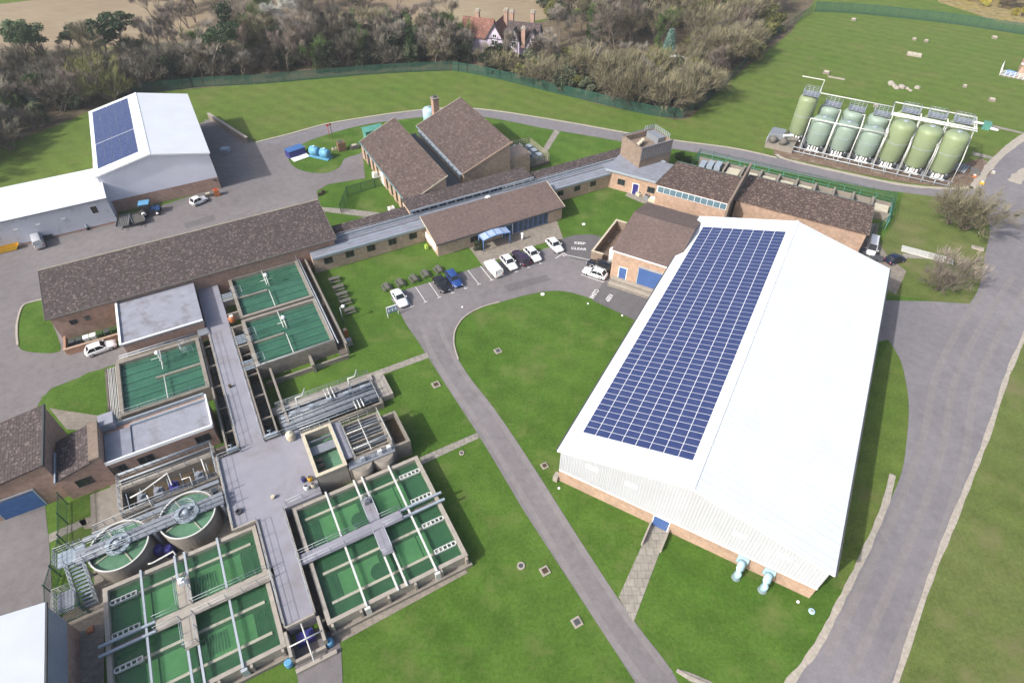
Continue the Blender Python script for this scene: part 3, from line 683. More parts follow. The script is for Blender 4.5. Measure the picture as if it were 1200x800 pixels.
m = MB(); m.box(-20.3,-20.0,80.2,90.78,4.01,4.25); m.box(-19.99,-9.0,80.2,80.42,4.01,4.2); m.build('parapet', M['trim_white'], fb)
for a in (-18.5,-15.2): win(fb, a, a+.9, 1.2, 2.1, 80.5)
# ---------------- 4. link corridor with brown tiled strip
lk = thing('link_corridor', 'long low brick corridor with blue-grey flat roof crossing the middle of the site', 'building', W, 44, 91, 0)
MB().box(9.6,78.5,89.0,92.6,0,3.1).build('wall', M['brick_y'], lk)
MB().box(9.6,78.7,88.65,92.7,3.11,3.4).build('roof', M['felt'], lk)
m = MB(); m.box(9.6,71.2,88.5,88.64,3.05,3.48); m.build('fascia', M['steel_pale'], lk)
for vv, hh, mm_ in ((89.4,.05,'felt_pale'),(90.3,.09,'steel_pale'),(91.2,.05,'dark'),(91.9,.12,'steel')): MB().box(9.8,71,vv,vv+.16,3.402,3.402+hh).build('roof_strip', M[mm_], lk)
MB().box(14.6,78.9,92.72,92.9,3.2,3.8).build('upstand', M['steel_pale'], lk)
MB().box(14.6,79.5,92.92,95.2,0,3.4).build('back_wall', M['brick_y'], lk)
MB().slab([(14.4,92.92,3.7),(28.9,92.92,3.7),(28.9,95.4,4.2),(14.4,95.4,4.2)],.2).build('tiled_strip', M['tile'], lk); MB().slab([(55.1,92.92,3.7),(79.6,92.92,3.7),(79.6,95.4,4.2),(55.1,95.4,4.2)],.2).build('tiled_strip', M['tile'], lk)
MB().box(28.95,55.0,93.0,96.6,0,4.4).build('clerestory_wall', M['brick_y'], lk)
MB().slab([(28.9,92.8,4.65),(55.1,92.8,4.65),(55.1,96.8,5.0),(28.9,96.8,5.0)],.2).build('tiled_strip', M['tile'], lk)
MB().box(28.9,55.1,92.62,92.78,4.4,4.68).build('fascia', M['steel_pale'], lk)
for k in range(14): win(lk, 29.4+k*1.8, 30.9+k*1.8, 3.45, 4.35, 92.98, 'frame_blue', 'glass')
m = MB(); m.rail([(10,92.4,3.4),(30,92.4,3.4)],1.0,2.5,.03); m.rail([(48,92.4,3.4),(70,92.4,3.4)],1.0,2.5,.03); m.build('roof_rail', M['rail'], lk)
for px, py in ((385,306),(410,298),(435,291),(460,283.5),(484,276.5)):
    u, z = W.onv(px, py, 89.0); win(lk, u-.75, u+.75, 1.3, 2.5, 89.0)
for px, py in ((657,224.5),(676.5,219),(695,213.5)):
    u, z = W.onv(px, py, 89.0); win(lk, u-.7, u+.7, 1.3, 2.4, 89.0)
for k in range(13):
    u = 31+k*1.75; win(lk, u, u+1.5, 1.1, 2.8, 89.0, 'frame_blue', 'glass_blue')
for px, py in ((540,236),(572,232),(500,236),(636,206)):
    u, v = W.q(px, py, 3.6)
    t = MB().hexa([(u-.5,v-.5,3.42),(u+.5,v-.5,3.42),(u+.5,v+.5,3.42),(u-.5,v+.5,3.42)],[(u-.35,v-.35,3.95),(u+.35,v-.35,3.95),(u+.35,v+.35,3.95),(u-.35,v+.35,3.95)]) if v < 92.5 else None
    if t: t.build('roof_vent', M['trim_white'], lk)
# ---------------- 5. office with canopy
of = thing('office_building', 'single-storey office with plain brown roof and blue entrance glazing facing the car park', 'building', W, 43, 86, 0)
MB().wedge(30.2,56.1,83.4,89.6,0,2.75,4.3,'v').build('wall', M['brick_y'], of)
MB().slab([(29.9,83.0,2.95),(56.4,83.0,2.95),(56.4,90.0,4.75),(29.9,90.0,4.75)],.2).build('roof', M['tile_plain'], of)
MB().box(29.9,56.4,82.86,82.98,2.7,2.9).build('gutter', M['dark'], of)
for uu in (29.84,56.46): MB().bar((uu,83.0,2.75),(uu,90.0,4.55),.1,.25).build('barge_board', M['cream'], of)
win(of, 36.6, 38.2, .9, 2.1, 83.4)
for k in range(7):
    u = 45.4+k*1.08; win(of, u, u+1.05, .15, 2.6, 83.4, 'frame_blue', 'glass_blue', 'window', 0)
door(of, 43.2, 45.2, .02, 2.3, 83.4, 'glass_blue')
for k in range(4): win(of, 84.2+k*1.4, 85.3+k*1.4, 1.0, 2.0, 30.2, face='u') if False else None
m = MB()
for k in range(4): m.box(30.05,30.2,84.0+k*1.35,85.0+k*1.35,.9,2.2)
m.build('side_window', M['trim_white'], of)
cn = thing('entrance_canopy', 'arched blue glazed canopy on posts over the office entrance', 'canopy', W, 42, 81.6, 0)
a0, _ = W.q(562,277,2.6); a1, _ = W.q(593,266,2.6)
m = MB(); gl = MB(); N8 = 8
for i in range(N8):
    t0, t1 = i/N8, (i+1)/N8; f = lambda t: (a0+(a1-a0)*t, 2.4+.4*sin(pi*t))
    (ua,za),(ub,zb_) = f(t0), f(t1)
    gl.slab([(ua,80.8,za),(ub,80.8,zb_),(ub,83.3,zb_),(ua,83.3,za)],.04)
    for vv in (80.8,83.2): m.bar((ua,vv,za+.005),(ub,vv,zb_+.005),.12,.12)
for i in range(0,N8+1,2):
    t0 = i/N8; m.bar((a0+(a1-a0)*t0,80.8,2.41+.4*sin(pi*t0)+.05),(a0+(a1-a0)*t0,83.3,2.41+.4*sin(pi*t0)+.05),.08,.08)
gl.build('canopy_glazing', plain('pale_canopy_glazing', (.30,.38,.52), .25, 0, .1), cn); m.build('frame', M['frame_blue'], cn)
for uu in (a0+.1, a1-.1):
    for vv in (80.9, 82.8): MB().cyl(uu,vv,0,2.4,.08,8).build('post', M['frame_blue'], cn)
# ---------------- 6. two tiled blocks north of the corridor
b1 = mono('tiled_workshop', 'brick workshop with dark speckled tile roof and blue-green gutter beside the yard island', W, 30.2, 38.2, 97.0, 125.0, 3.9, 7.3, 'u', 'brick_y', 'tile_w', .3)
MB().box(38.2,42.5,97.2,124.6,0,2.9).build('side_aisle', M['brick_y'], b1); MB().box(38.6,42.6,97.1,124.7,2.91,3.1).build('aisle_roof', M['dark'], b1)
for k in range(9):
    v = 99.9+k*2.8
    m = MB(); m.box(30.0,30.2,v,v+1.1,.8,2.6) if k not in (4,7) else m.box(29.98,30.2,v,v+1.8,.05,2.7)
    m.build('window' if k not in (4,7) else 'door', M['glass' if k != 4 else 'trim_white'], b1)
for k in range(10):
    v = 98.4+k*2.8; MB().box(30.02,30.19,v,v+1.5,0,3.5).build('pier', M['brick_l'], b1)
b2 = mono('tiled_plant_house', 'taller brick block with the broadest speckled tile roof and a pale barge board', W, 43.6, 54.2, 100.9, 125.0, 4.6, 8.6, 'u', 'brick_y', 'tile_w', .3, gutter='steel_pale')
MB().box(54.2,59.3,101.6,106.0,0,4.8).build('side_annexe', M['brick_y'], b2)
m = MB(); m.bar((43.2,100.50,4.3),(54.6,100.50,8.6),.12,.35); m.build('barge_board', M['brick_l'], b2)
MB().box(50.5,51.6,100.8,100.92,0,2.4).build('door', M['cream'], b2)
m = MB()
for k in range(12): m.box(43.0,43.35,101.5+k*1.9,103.1+k*1.9,3.0,4.0)
m.build('clerestory', M['steel_pale'], b2)
ch_u, ch_v = W.q(511,135,4)
t = thing('brick_chimney', 'square brick chimney with dark pot behind the broad tiled roof', 'chimney', W, ch_u, ch_v, 0)
MB().box(ch_u-.7,ch_u+.7,ch_v-.7,ch_v+.7,0,7.9).build('stack', M['brick'], t); MB().box(ch_u-.85,ch_u+.85,ch_v-.85,ch_v+.85,7.91,8.15).build('cap', M['conc'], t); MB().cyl(ch_u,ch_v,8.16,8.6,.35,10).build('pot', M['dark'], t)
u, v = W.q(504,140,1)
t = thing('light_blue_tank', 'pale sky blue round tank beside the brick chimney', 'tank', W, u, v, 0)
MB().lathe(u,v,[(1.6,0),(1.6,3.4),(1.3,3.8),(.4,4.0)],18).build('shell', M['duct'], t); MB().cyl(u,v,4.0,4.2,.35,10).build('hatch', M['steel_pale'], t)
u, v = W.q(437,157,1)
t = thing('green_cabin', 'copper green cabin with ridged roof behind the tiled workshop', 'cabin', W, u, v, 0)
MB().box(u-2,u+2,v-1.3,v+1.3,0,2.4).build('wall', M['teal'], t)
MB().add([(u-2.2,v-1.5,2.41),(u+2.2,v-1.5,2.41),(u+2.2,v+1.5,2.41),(u-2.2,v+1.5,2.41),(u-2.2,v,3.1),(u+2.2,v,3.1)],[(0,1,5,4),(2,3,4,5),(0,4,3),(1,2,5),(3,2,1,0)]).build('roof', M['teal'], t)
# chiller compound east of the broad roof
t = thing('chiller_compound', 'fenced platform of white chiller units beside the broad tiled roof', 'equipment', W, 62, 107, 0)
MB().box(59.4,65.3,103.2,112.0,0,.5).build('platform', M['conc_dark'], t)
for k in range(4):
    v = 104.2+k*1.9; MB().box(60.4,62.2,v,v+1.3,.52,2.0).build('chiller_unit', M['trim_white' if k%2 else 'steel'], t); MB().cyl(61.3,v+.65,2.01,2.2,.45,12).build('fan', M['dark'], t)
for k in range(3): MB().box(63.2,64.4,104.8+k*2.2,106.2+k*2.2,.52,1.7).build('condenser', M['steel_pale'], t)
MB().rail([(59.5,112,.5),(65.2,112,.5),(65.2,103.3,.5),(60.5,103.3,.5)],1.9,.45,.035,3).build('fence', M['cream'], t)
# ---------------- 7. node roof, brick tower, eastern blocks
nd = thing('flat_roofed_link_block', 'flat blue-grey roofed brick block joining the corridor to the brick tower', 'building', E, -31, 111, 0)
MB().box(-37.2,-25.6,107.6,115.3,0,3.95).build('wall', M['brick_l'], nd); MB().box(-37.6,-25.62,107.2,115.6,3.96,4.25).build('roof', M['felt'], nd)
m = MB(); m.box(-37.7,-25.5,107.05,107.18,3.9,4.35); m.box(-37.7,-28.0,115.62,115.75,3.9,4.5); m.build('fascia', M['steel_pale'], nd)
for px, py, w in ((728,214,1.5),(763,222,1.5)):
    u, z = E.onv(px, py, 107.6); win(nd, u-.8, u+.8, 1.3, 2.6, 107.6)
u, z = E.onv(745,219,107.6); door(nd, u-.6, u+.6, .05, 2.4, 107.6, 'navy')
tw = thing('brick_tower', 'square brick tower with open parapet roof full of plant, beside the ring road', 'tower', E, -31.5, 116, 0)
# corners from the photograph: near corner of the parapet, 9 m up
c0, c1, c2 = E.q(752,174,8.6), E.q(787,163,8.6), E.q(734,164,8.6)
import itertools
a = W.q(752,174.5,8.4); b = W.q(787,163,8.4); c = W.q(733,164,8.4); 
tu0, tv0, tu1 = a[0], a[1], b[0]; tv1 = max(c[1], b[1])+.3
tv1 = tv0+6.4
bpy.data.objects.remove(tw)
tw = thing('brick_tower', 'square brick tower with open parapet roof full of plant, beside the ring road', 'tower', W, (tu0+tu1)/2, (tv0+tv1)/2, 0)
MB().box(tu0,tu1,tv0,tv1,0,7.2).build('wall', M['brick_t'], tw)
m = MB(); th = .4
m.box(tu0,tu1,tv0,tv0+th,7.21,8.4).box(tu0,tu1,tv1-th,tv1,7.21,8.4).box(tu0,tu0+th,tv0+th,tv1-th,7.21,8.4).box(tu1-th,tu1,tv0+th,tv1-th,7.21,8.4)
m.build('parapet', M['brick_t'], tw)
m = MB()
for k in range(18): 
    uu = tu0+.2+k*(tu1-tu0-.4)/17; m.box(uu-.08,uu+.08,tv0-.08,tv0-.005,5.9,8.3)
m.build('louvre', M['steel'], tw)
MB().box(tu1-2.4,tu1-.6,tv0+1.8,tv1-.8,7.21,8.5).build('plant_box', M['steel'], tw); MB().rail([(tu1-2.6,tv1-.3,8.4),(tu1-.2,tv1-.3,8.4),(tu1-.2,tv0+1,8.4)],1.0,.6,.04,2).build('handrail', M['rail'], tw)
for k in range(3): MB().cyl(tu0+1.3+k*.9,tv0+2.6+k*.5,7.21,8.3,.35,10).build('cowl', M['cream'], tw)
m = MB(); m.box(tu0-.1,tu1+.1,tv0-.12,tv0-.02,8.41,8.6); m.box(tu0-.1,tu1+.1,tv1+.02,tv1+.12,8.41,8.6); m.build('coping', M['felt'], tw)
e1 = mono('glazed_band_building', 'brick building with a band of pale blue glazing under its speckled tile roof', E, -25.4, -12.0, 102.1, 116.0, 4.8, 6.9, '-v', 'brick_l', 'tile_e', .3)
e1b = None
m = MB(); m.box(-25.3,-12.1,102.0,102.08,5.2,6.5); fr = m.build('window_band', M['trim_white'], e1)
for k in range(11): u = -25.1+k*1.18; MB().box(u,u+1.08,101.94,101.995,5.3,6.4).build('pane', plain('pale_blue_glass',(.10,.17,.21),.15) if k == 0 else bpy.data.materials['pale_blue_glass'], fr)
e2 = mono('eastern_tiled_building', 'long brick building with speckled tile roof behind the big hall, white van at its end', E, -11.2, 11.2, 105.6, 118.2, 4.6, 5.9, '-v', 'brick_l', 'tile_e', .3)
wx = MB().box(-12.0,-11.6,101.0,117.5,0,7.4); tag(wx.build('fin_wall', M['brick_t'], F=E), 'tall thin brick fin wall between the two eastern tiled roofs', 'wall')
sqb = gable('shutter_building', 'square brick building with large blue roller shutter and plain brown roof', E, -25.0, -14.7, 79.8, 96.0, 6.1, 8.0, 'u', 'brick_l', 'tile_plain', None, .25, .2, 2.4, .56)
bu0, bz = E.onv(747,327,79.8); bu1, bz2 = E.onv(775,335,79.8)
dr = MB()
for i in range(9): dr.box(bu0,bu1,79.72,79.8,.7+i*.36,.7+i*.36+.34)
dr = dr.build('roller_shutter', M['blue_door'], sqb)
MB().box(bu0-.15,bu0,79.68,79.8,.7,4.1).box(bu1,bu1+.15,79.68,79.8,.7,4.1).box(bu0-.15,bu1+.15,79.68,79.8,4.11,4.3).build('frame', M['steel_pale'], dr)
du0, dz = E.onv(725,325,79.8); door(sqb, du0-.1, du0+1.2, .7, 2.9, 79.8)
MB().box(-25.3,-14.5,79.42,79.52,5.75,5.95).build('gutter', M['trim_white'], sqb)
MB().box(-25.9,-14.0,95.0,99.5,0,3.2).build('rear_annexe', M['brick'], sqb); MB().box(-26,-13.9,96.2,99.7,3.21,3.5).build('annexe_roof', M['felt'], sqb)
st = thing('loading_steps', 'concrete loading steps with handrail in front of the blue roller shutter', 'steps', E, -20, 78.6, 0)
for k in range(4): MB().box(-24.6,-14.6,77.6+k*.5,79.65,.0+k*.17,.17+k*.17).build('step', M['conc_pale' if k%2 else 'conc'], st)
MB().rail([(-14.8,77.6,.1),(-14.8,79.5,.7)],1.0,1,.04).rail([(-15.4,70.5,.05),(-15.4,77.4,.05)],1.0,1.4,.04).rail([(-16.4,71.5,.05),(-16.4,77.4,.05)],1.0,1.4,.04).build('handrail', M['rail'], st)
MB().box(-16.6,-15.2,69,77.5,.03,.14).build('ramp', M['conc_pale'], st)
yd = thing('yard_enclosure_wall', 'long low brick wall with pale coping enclosing a strip beside the square brick building', 'wall', E, -29, 86, 0)
m = MB(); m.box(-30.0,-29.7,83.0,94.5,0,1.8).box(-29.69,-27.9,94.2,94.5,0,1.8).box(-29.69,-27.9,83.0,83.3,0,1.8); m.build('wall', M['brick_t'], yd)
m = MB(); m.box(-30.03,-29.67,82.95,94.55,1.81,1.9).box(-29.66,-27.8,94.17,94.53,1.81,1.9).box(-29.66,-27.8,82.97,83.33,1.81,1.9); m.build('coping', M['cream'], yd)
struct('bare_earth', MB().sheet([E.w(*q_) for q_ in [(-29.7,83.3),(-25,83.3),(-25,94.2),(-29.7,94.2)]], .052), M['gravel'])
u, v = E.q(713,295,1)
t = thing('white_vessel', 'white upright vessel at the near left corner of the shutter building', 'tank', E, -26.4, 84.2, 0)
MB().lathe(-26.4,84.2,[(.7,0),(.7,2.6),(.5,2.9),(.1,3.0)],14).build('shell', M['trim_white'], t); MB().tube([(-26.4,84.2,2.9),(-25.6,84.2,3.3),(-25.0,84.2,3.1)],.12).build('pipe', M['steel_pale'], t)
# ---------------- 8. lower left houses and third hall
L1u = W.q(76,573)[0]
l1 = thing('tall_tiled_building', 'tall brick building at the left edge with weathered tiles and a blue roller door', 'building', W, -38, 65, 0)
hz = 6.6
hu, hv0 = W.q(49,544,hz); _, hv1 = W.q(50,475,hz)
MB().wedge(-50,hu,hv0,hv1,0,hz-3.2,hz-.2,'u').build('wall', M['brick_o' if False else 'brick'], l1)
MB().slab([(-50.2,hv0-.15,hz-3.0),(hu-.05,hv0-.15,hz),(hu-.05,hv1+.15,hz),(-50.2,hv1+.15,hz-3.0)],.18).build('roof', M['tile'], l1)
MB().box(hu-.03,hu+.15,hv0-.2,hv1+.2,hz-.3,hz+.12).build('ridge_coping', M['dark'], l1)
u0 = W.onv(44,580,hv0)[0]; du_ = 4.2
dr = MB()
for i in range(9): dr.box(u0-du_,u0,hv0-.08,hv0,.05+i*.33,.05+i*.33+.31)
dr = dr.build('roller_door', M['blue'], l1); MB().box(u0-du_-.15,u0-du_,hv0-.1,hv0,0,3.2).box(u0,u0+.15,hv0-.1,hv0,0,3.2).box(u0-du_-.15,u0+.15,hv0-.1,hv0,3.21,3.4).build('frame', M['steel_pale'], dr)
l2 = thing('small_tiled_building', 'small brick building with speckled tiles and one window between the tall and flat roofs', 'building', W, -26, 62, 0)
MB().wedge(hu+.2,-23.2,59.2,65.2,0,3.9,5.2,'u').build('wall', M['brick'], l2)
MB().slab([(hu+.25,58.95,4.15),(-24.3,58.95,5.2),(-24.3,65.4,5.2),(hu+.25,65.4,4.15)],.16).build('roof', M['tile'], l2)
MB().box(-24.28,-23.2,59.1,65.3,5.19,5.5).build('high_wall_coping', M['brick_t'], l2)
MB().box(hu+.18,hu+.34,58.6,63.4,4.2,4.45).build('gutter', M['steel_pale'], l2)
u, z = W.onv(97,561,59.2); win(l2, u-.9, u+.9, 1.6, 2.9, 59.2)
MB().box(-23.3,-21.6,64.6,66.6,3.5,5.0).build('hatch', M['felt_pale'], l2)
l3 = thing('flat_roofed_brick_block', 'flat roofed brick block with parapet and windows below the left filter tank', 'building', W, -16, 62, 0)
MB().box(-23.1,-11.1,59.3,65.0,0,3.7).build('wall', M['brick'], l3); MB().box(-20.1,-11.1,59.3,63.9,3.71,3.85).build('roof', M['felt_pale'], l3); MB().box(-23.1,-20.12,59.3,63.9,3.71,4.0).build('roof', M['felt'], l3)
m = MB(); m.box(-23.2,-11.0,59.1,59.28,3.6,4.1); m.box(-11.08,-10.9,59.29,65.0,3.6,4.1); m.build('parapet', M['trim_white'], l3)
m = MB(); m.box(-20.1,-11.1,63.92,64.1,3.71,4.2).box(-23.1,-11.1,64.9,65.1,3.71,4.3); m.build('rear_rail', M['steel_pale'], l3)
for px, py in ((171,537),(238,513),(139,549)):
    u, z = W.onv(px, py, 59.3); win(l3, u-.9, u+.9, 1.5, 2.8, 59.3)
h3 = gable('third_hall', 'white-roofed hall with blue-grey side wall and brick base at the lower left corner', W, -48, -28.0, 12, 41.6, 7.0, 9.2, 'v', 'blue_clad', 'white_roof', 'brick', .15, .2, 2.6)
MB().box(-27.82,-27.7,12,41.7,6.7,6.95).build('gutter', M['dark'], h3)
# ================================================================ treatment works
def ring_walls(m, u0, u1, v0, v1, z0, z1, t):
    m.box(u0,u1,v0,v0+t,z0,z1).box(u0,u1,v1-t,v1,z0,z1).box(u0,u0+t,v0+t,v1-t,z0,z1).box(u1-t,u1,v0+t,v1-t,z0,z1); return m
# ---------------- decks
dk = thing('concrete_deck', 'long grey raised deck running between the tanks with a wide square middle', 'deck', W, -7, 50, 0)
m = MB(); m.prism([(-8.75,55.0),(-5.85,55.0),(-5.85,79.0),(-5.85,92.6),(-9.0,92.6),(-9.0,79.2),(-8.75,79.2)],0,2.2); m.prism([(-11.5,44.3),(-8.9,44.3),(-8.9,30.9),(-6.0,30.9),(-6.0,44.3),(-1.5,44.3),(-1.5,54.99),(-11.5,54.99)],0,2.2)
m.box(-5.84,14.0,90.95,92.4,0,2.2).box(-9.0,14.0,92.61,94.0,0,2.2) if False else m.box(-5.84,9.4,91.0,92.4,0,2.2)
m.build('deck_slab', M['deck'], dk)
m = MB(); m.box(-11.7,-11.5,44.1,55.1,2.0,2.5).box(-11.5,-9.0,44.1,44.3,2.0,2.5).box(-9.05,-8.9,30.9,44.1,2.0,2.4).box(-6.0,-5.85,30.9,44.1,2.0,2.4).box(-8.9,-6.0,30.7,30.9,1.9,2.42)
m.build('kerb', M['conc_pale'], dk)
m = MB()
m.rail([(-8.95,31.0,2.25),(-8.95,43.9,2.25)],1.1,2.2,.03); m.rail([(-5.95,31.0,2.25),(-5.95,43.9,2.25)],1.1,2.2,.03)
m.rail([(-11.4,44.6,2.25),(-11.4,54.8,2.25)],1.1,2.2,.03); m.rail([(-8.7,55.4,2.2),(-8.7,78.8,2.2)],1.1,2.4,.03); m.rail([(-5.9,55.4,2.2),(-5.9,79,2.2)],1.1,2.4,.03)
m.rail([(-11.3,54.8,2.25),(-8.8,54.8,2.25)],1.1,2,.03); m.rail([(-5.8,54.8,2.25),(-1.7,54.8,2.25)],1.1,2,.03); m.rail([(-1.7,44.6,2.25),(-5.5,44.5,2.25)],1.1,2,.03)
m.build('handrail', M['rail'], dk)
MB().pipewall(-10.6,46.3,.25,.38,2.2,2.5,16).build('hose_ring', M['dark'], dk)
# side channels along the upper deck
for nm, u0, u1, lab in (('west', -10.35, -8.85, 'narrow open channel along the left side of the long upper deck'), ('east', -5.75, -3.95, 'narrow open channel along the right side of the long upper deck')):
    t = thing('side_channel', lab, 'channel', W, (u0+u1)/2, 67, 0)
    m = MB(); m.box(u0,u0+.22,55.3,79,0,2.35).box(u1-.22,u1,55.3,79,0,2.35).box(u0+.22,u1-.22,55.3,55.6,0,2.35)
    if nm == 'east': m.box(-2.6,-2.3,57.0,68,0,1.9)
    m.build('channel_wall', M['conc'], t)
    MB().box(u0+.22,u1-.22,55.6,79,.2,1.0).build('channel_water', M['water_b'], t)
    for k in range(5): MB().box(u0+.22,u1-.22,59+k*4.4,59.18+k*4.4,1.7,1.95).build('cross_beam', M['conc'], t)
    m = MB(); m.box(u0+.15,u1-.15,55.2,55.5,2.36,2.9); m.tube([((u0+u1)/2,55.4,2.9),((u0+u1)/2,55.4,3.5)],.07); m.tube([((u0+u1)/2-.25,55.4,3.5),((u0+u1)/2+.25,55.4,3.5)],.05); m.build('sluice_gate', M['steel_pale'], t)
# ---------------- sedimentation basins
def basin(s, label):
    """s=+1 right basin, s=-1 mirrored left basin.  local x runs away from the deck 0..15.7"""
    u0 = -5.2 if s > 0 else -9.35; X = lambda x: u0+s*x
    t = thing('settling_basin', label, 'basin', W, X(7.9), 36.5, 0)
    def bx(m, x0, x1, v0, v1, z0, z1): return m.box(X(x0), X(x1), v0, v1, z0, z1)
    m = MB(); T = .45
    bx(m,0,15.7,29.3,29.3+T,0,1.8); bx(m,0,15.7,43.75,44.2,0,1.8); bx(m,0,T,29.3+T,43.75,0,1.8); bx(m,15.7-T,15.7,29.3+T,43.75,0,1.8)
    for k in range(6): bx(m,.3+k*3,.55+k*3,28.95,29.29,0,1.7)
    m.build('outer_wall', M['conc_pale'], t)
    m = MB(); bx(m,-.0,15.9,28.7,28.95,0,.5); bx(m,0,15.9,28.95,29.28,0,.35); m.build('plinth', M['conc'], t)
    m = MB(); bx(m,T,15.25,29.75,43.75,-.0,.25); m.build('basin_floor', M['pool_floor'], t)
    for v0, v1 in ((31.75,34.6),(38.7,41.9)):
        for x0, x1 in ((2.4,6.9),(9.0,12.6)):
            m = MB(); bx(m,x0,x1,v0,v1,.25,.92); m.build('raised_bed', M['pool_bright'], t)
    # sunken internal walls, seen through the water
    m = MB()
    for v0, v1 in ((38.4,41.9),(31.7,34.6)):
        bx(m,1.3,1.45,v0,v1,.05,1.05); bx(m,2.1,2.2,v0,v1,.05,.95); bx(m,11.4,11.55,v0,v1,.05,.95); bx(m,8.1,8.2,v0,v1,.05,1.0)
    m.build('baffle', M['pool_wall'], t)
    m = MB(); bx(m,T,15.25,42.35,43.75,.25,.45); bx(m,T,15.25,35.1,36.6,.25,.5); bx(m,T,15.25,29.75,31.2,.25,.45); bx(m,T,1.3,29.75,43.7,.25,.4); bx(m,8.8,11.3,31.6,34.7,.25,.38); bx(m,8.8,11.3,38.5,42,.25,.38); m.build('launder_floor', M['pool_wall'], t)
    MB().sheet([(X(T),29.75),(X(15.25),29.75),(X(15.25),43.75),(X(T),43.75)],1.28).build('water', M['water'], t)
    # weir launders along u
    for v in (42.25, 34.95, 31.45):
        w = MB(); bx(w,1.0,13.6 if s > 0 else 13.2,v-.15,v+.15,.05,1.42); w = w.build('weir_wall', M['weir'], t)
        e = MB(); x0 = 12.6
        bx(e,x0,15.1,v-.28,v-.2,1.3,1.62); bx(e,x0,15.1,v+.2,v+.28,1.3,1.62)
        for k in range(6): bx(e,x0+k*.5,x0+.12+k*.5,v-.19,v+.19,1.3,1.6)
        e.build('notched_weir', M['weir_white'], t)
    v = 38.5; e = MB(); bx(e,12.6,15.1,v-.28,v-.2,1.3,1.62); bx(e,12.6,15.1,v+.2,v+.28,1.3,1.62); [bx(e,12.6+k*.5,12.72+k*.5,v-.19,v+.19,1.3,1.6) for k in range(6)]; e.build('notched_weir', M['weir_white'], t)
    # pipe beams across, in v
    for x in (4.1, 7.55, 8.55, 11.95):
        m = MB(); bx(m,x-.11,x+.11,29.2,44.4,1.81,2.0)
        if x in (4.1,11.95): bx(m,x-.3,x+.3,28.9,29.2,.5,1.8)
        m.build('cross_pipe', M['rail'] if s < 0 else M['rail_white'], t)
    # walkway
    m = MB(); bx(m,-.7,11.0,36.55,37.85,2.02,2.2); bx(m,7.4,8.7,33.4,36.54,2.02,2.2); bx(m,7.4,8.7,37.86,41.2,2.02,2.2); m.build('walkway', M['deck' if s > 0 else 'conc_pale'], t)
    m = MB(); a, b = 36.6, 37.8
    m.rail([(X(-.6),a,2.2),(X(7.4),a,2.2),(X(7.4),33.5,2.2),(X(8.65),33.5,2.2),(X(8.65),a,2.2),(X(11.0),a,2.2)],1.1,1.6,.028)
    m.rail([(X(-.6),b,2.2),(X(7.4),b,2.2),(X(7.4),41.1,2.2),(X(8.65),41.1,2.2),(X(8.65),b,2.2),(X(11.0),b,2.2)],1.1,1.6,.028)
    m.build('handrail', M['rail'], t)
    for v in (36.75, 37.75):
        m = MB(); bx(m,10.9,16.2,v-.13,v+.13,1.95,2.2); m.build('trough', M['steel_pale'], t)
    m = MB(); bx(m,11.1,15.8,37.0,37.5,1.5,1.55); m.build('trough_floor', M['conc_dark'], t)
    # scraper drives: dark round sump and motor
    for v in ((39.6,32.6) if s > 0 else (40.2,33.2)):
        x = 6.6 if s > 0 else 6.3
        MB().cyl(X(x),v,.06,.95,1.0,24).build('sump', M['filter_dark'], t) if s > 0 else None
        if s < 0:
            m = MB()
            for k in range(9): m.tube([(X(x)-1.2+k*.3,v-1,1.05),(X(x)-.9+k*.26,v+1,1.05)],.05,4)
            m.build('lamella_frame', M['filter_dark'], t)
    m = MB(); m.box(X(8.0)-.3,X(8.0)+.3,40.2,40.8,2.21,2.9); m.cyl(X(8.0),40.5,2.9,3.2,.2,10); m.build('drive_motor', M['steel'] if s > 0 else M['trim_white'], t)
    # dark gullet between basin and deck
    return t
basin(1, 'right settling basin of green water crossed by a grey walkway'); basin(-1, 'left settling basin of green water beside the round tanks')
for k,(a,b) in enumerate(((-6.0,-5.2),(-9.35,-8.9))):
    struct('gully', MB().sheet([W.w(*p) for p in [(a,29.5),(b,29.5),(b,44.2),(a,44.2)]], .05), M['conc_dark'])
# end pit of the deck
t = thing('end_pit', 'open concrete pit with a blue machine at the bottom end of the long deck', 'pit', W, -7.5, 29.5, 0)
m = MB(); m.box(-9.3,-9.0,28.0,30.65,0,1.9).box(-6.0,-5.7,28.0,30.65,0,1.9).box(-8.99,-6.01,27.7,28.0,0,.9); m.box(-9.3,-5.2,26.9,27.3,0,.4); m.build('pit_wall', M['conc_pale'], t)
m = MB(); m.tube([(-9.1,29.0,1.95),(-5.9,29.0,1.95)],.08); m.tube([(-7.5,30.7,1.95),(-7.4,27.0,.9)],.08); m.build('cross_pipe', M['rail_white'], t)
m = MB(); m.box(-8.4,-6.7,29.2,30.3,.05,1.0); m.cyl(-7.2,29.7,1.0,1.3,.3,10); tag(m.build('pump', M['navy'], F=W), 'dark navy blue pump in the open pit at the deck end', 'pump')
for uu, lb_ in ((-9.7,'left'),(-5.6,'right')):
    m = MB(); m.cyl(uu,28.2,0,.7,.42,14); m.lathe(uu,28.2,[(.44,.7),(.3,.8)],14); tag(m.build('blue_tub', M['blue_pale'], F=W), 'bright blue tub at the %s foot of the deck end pit' % lb_, 'tub', 'blue tubs by the end pit')
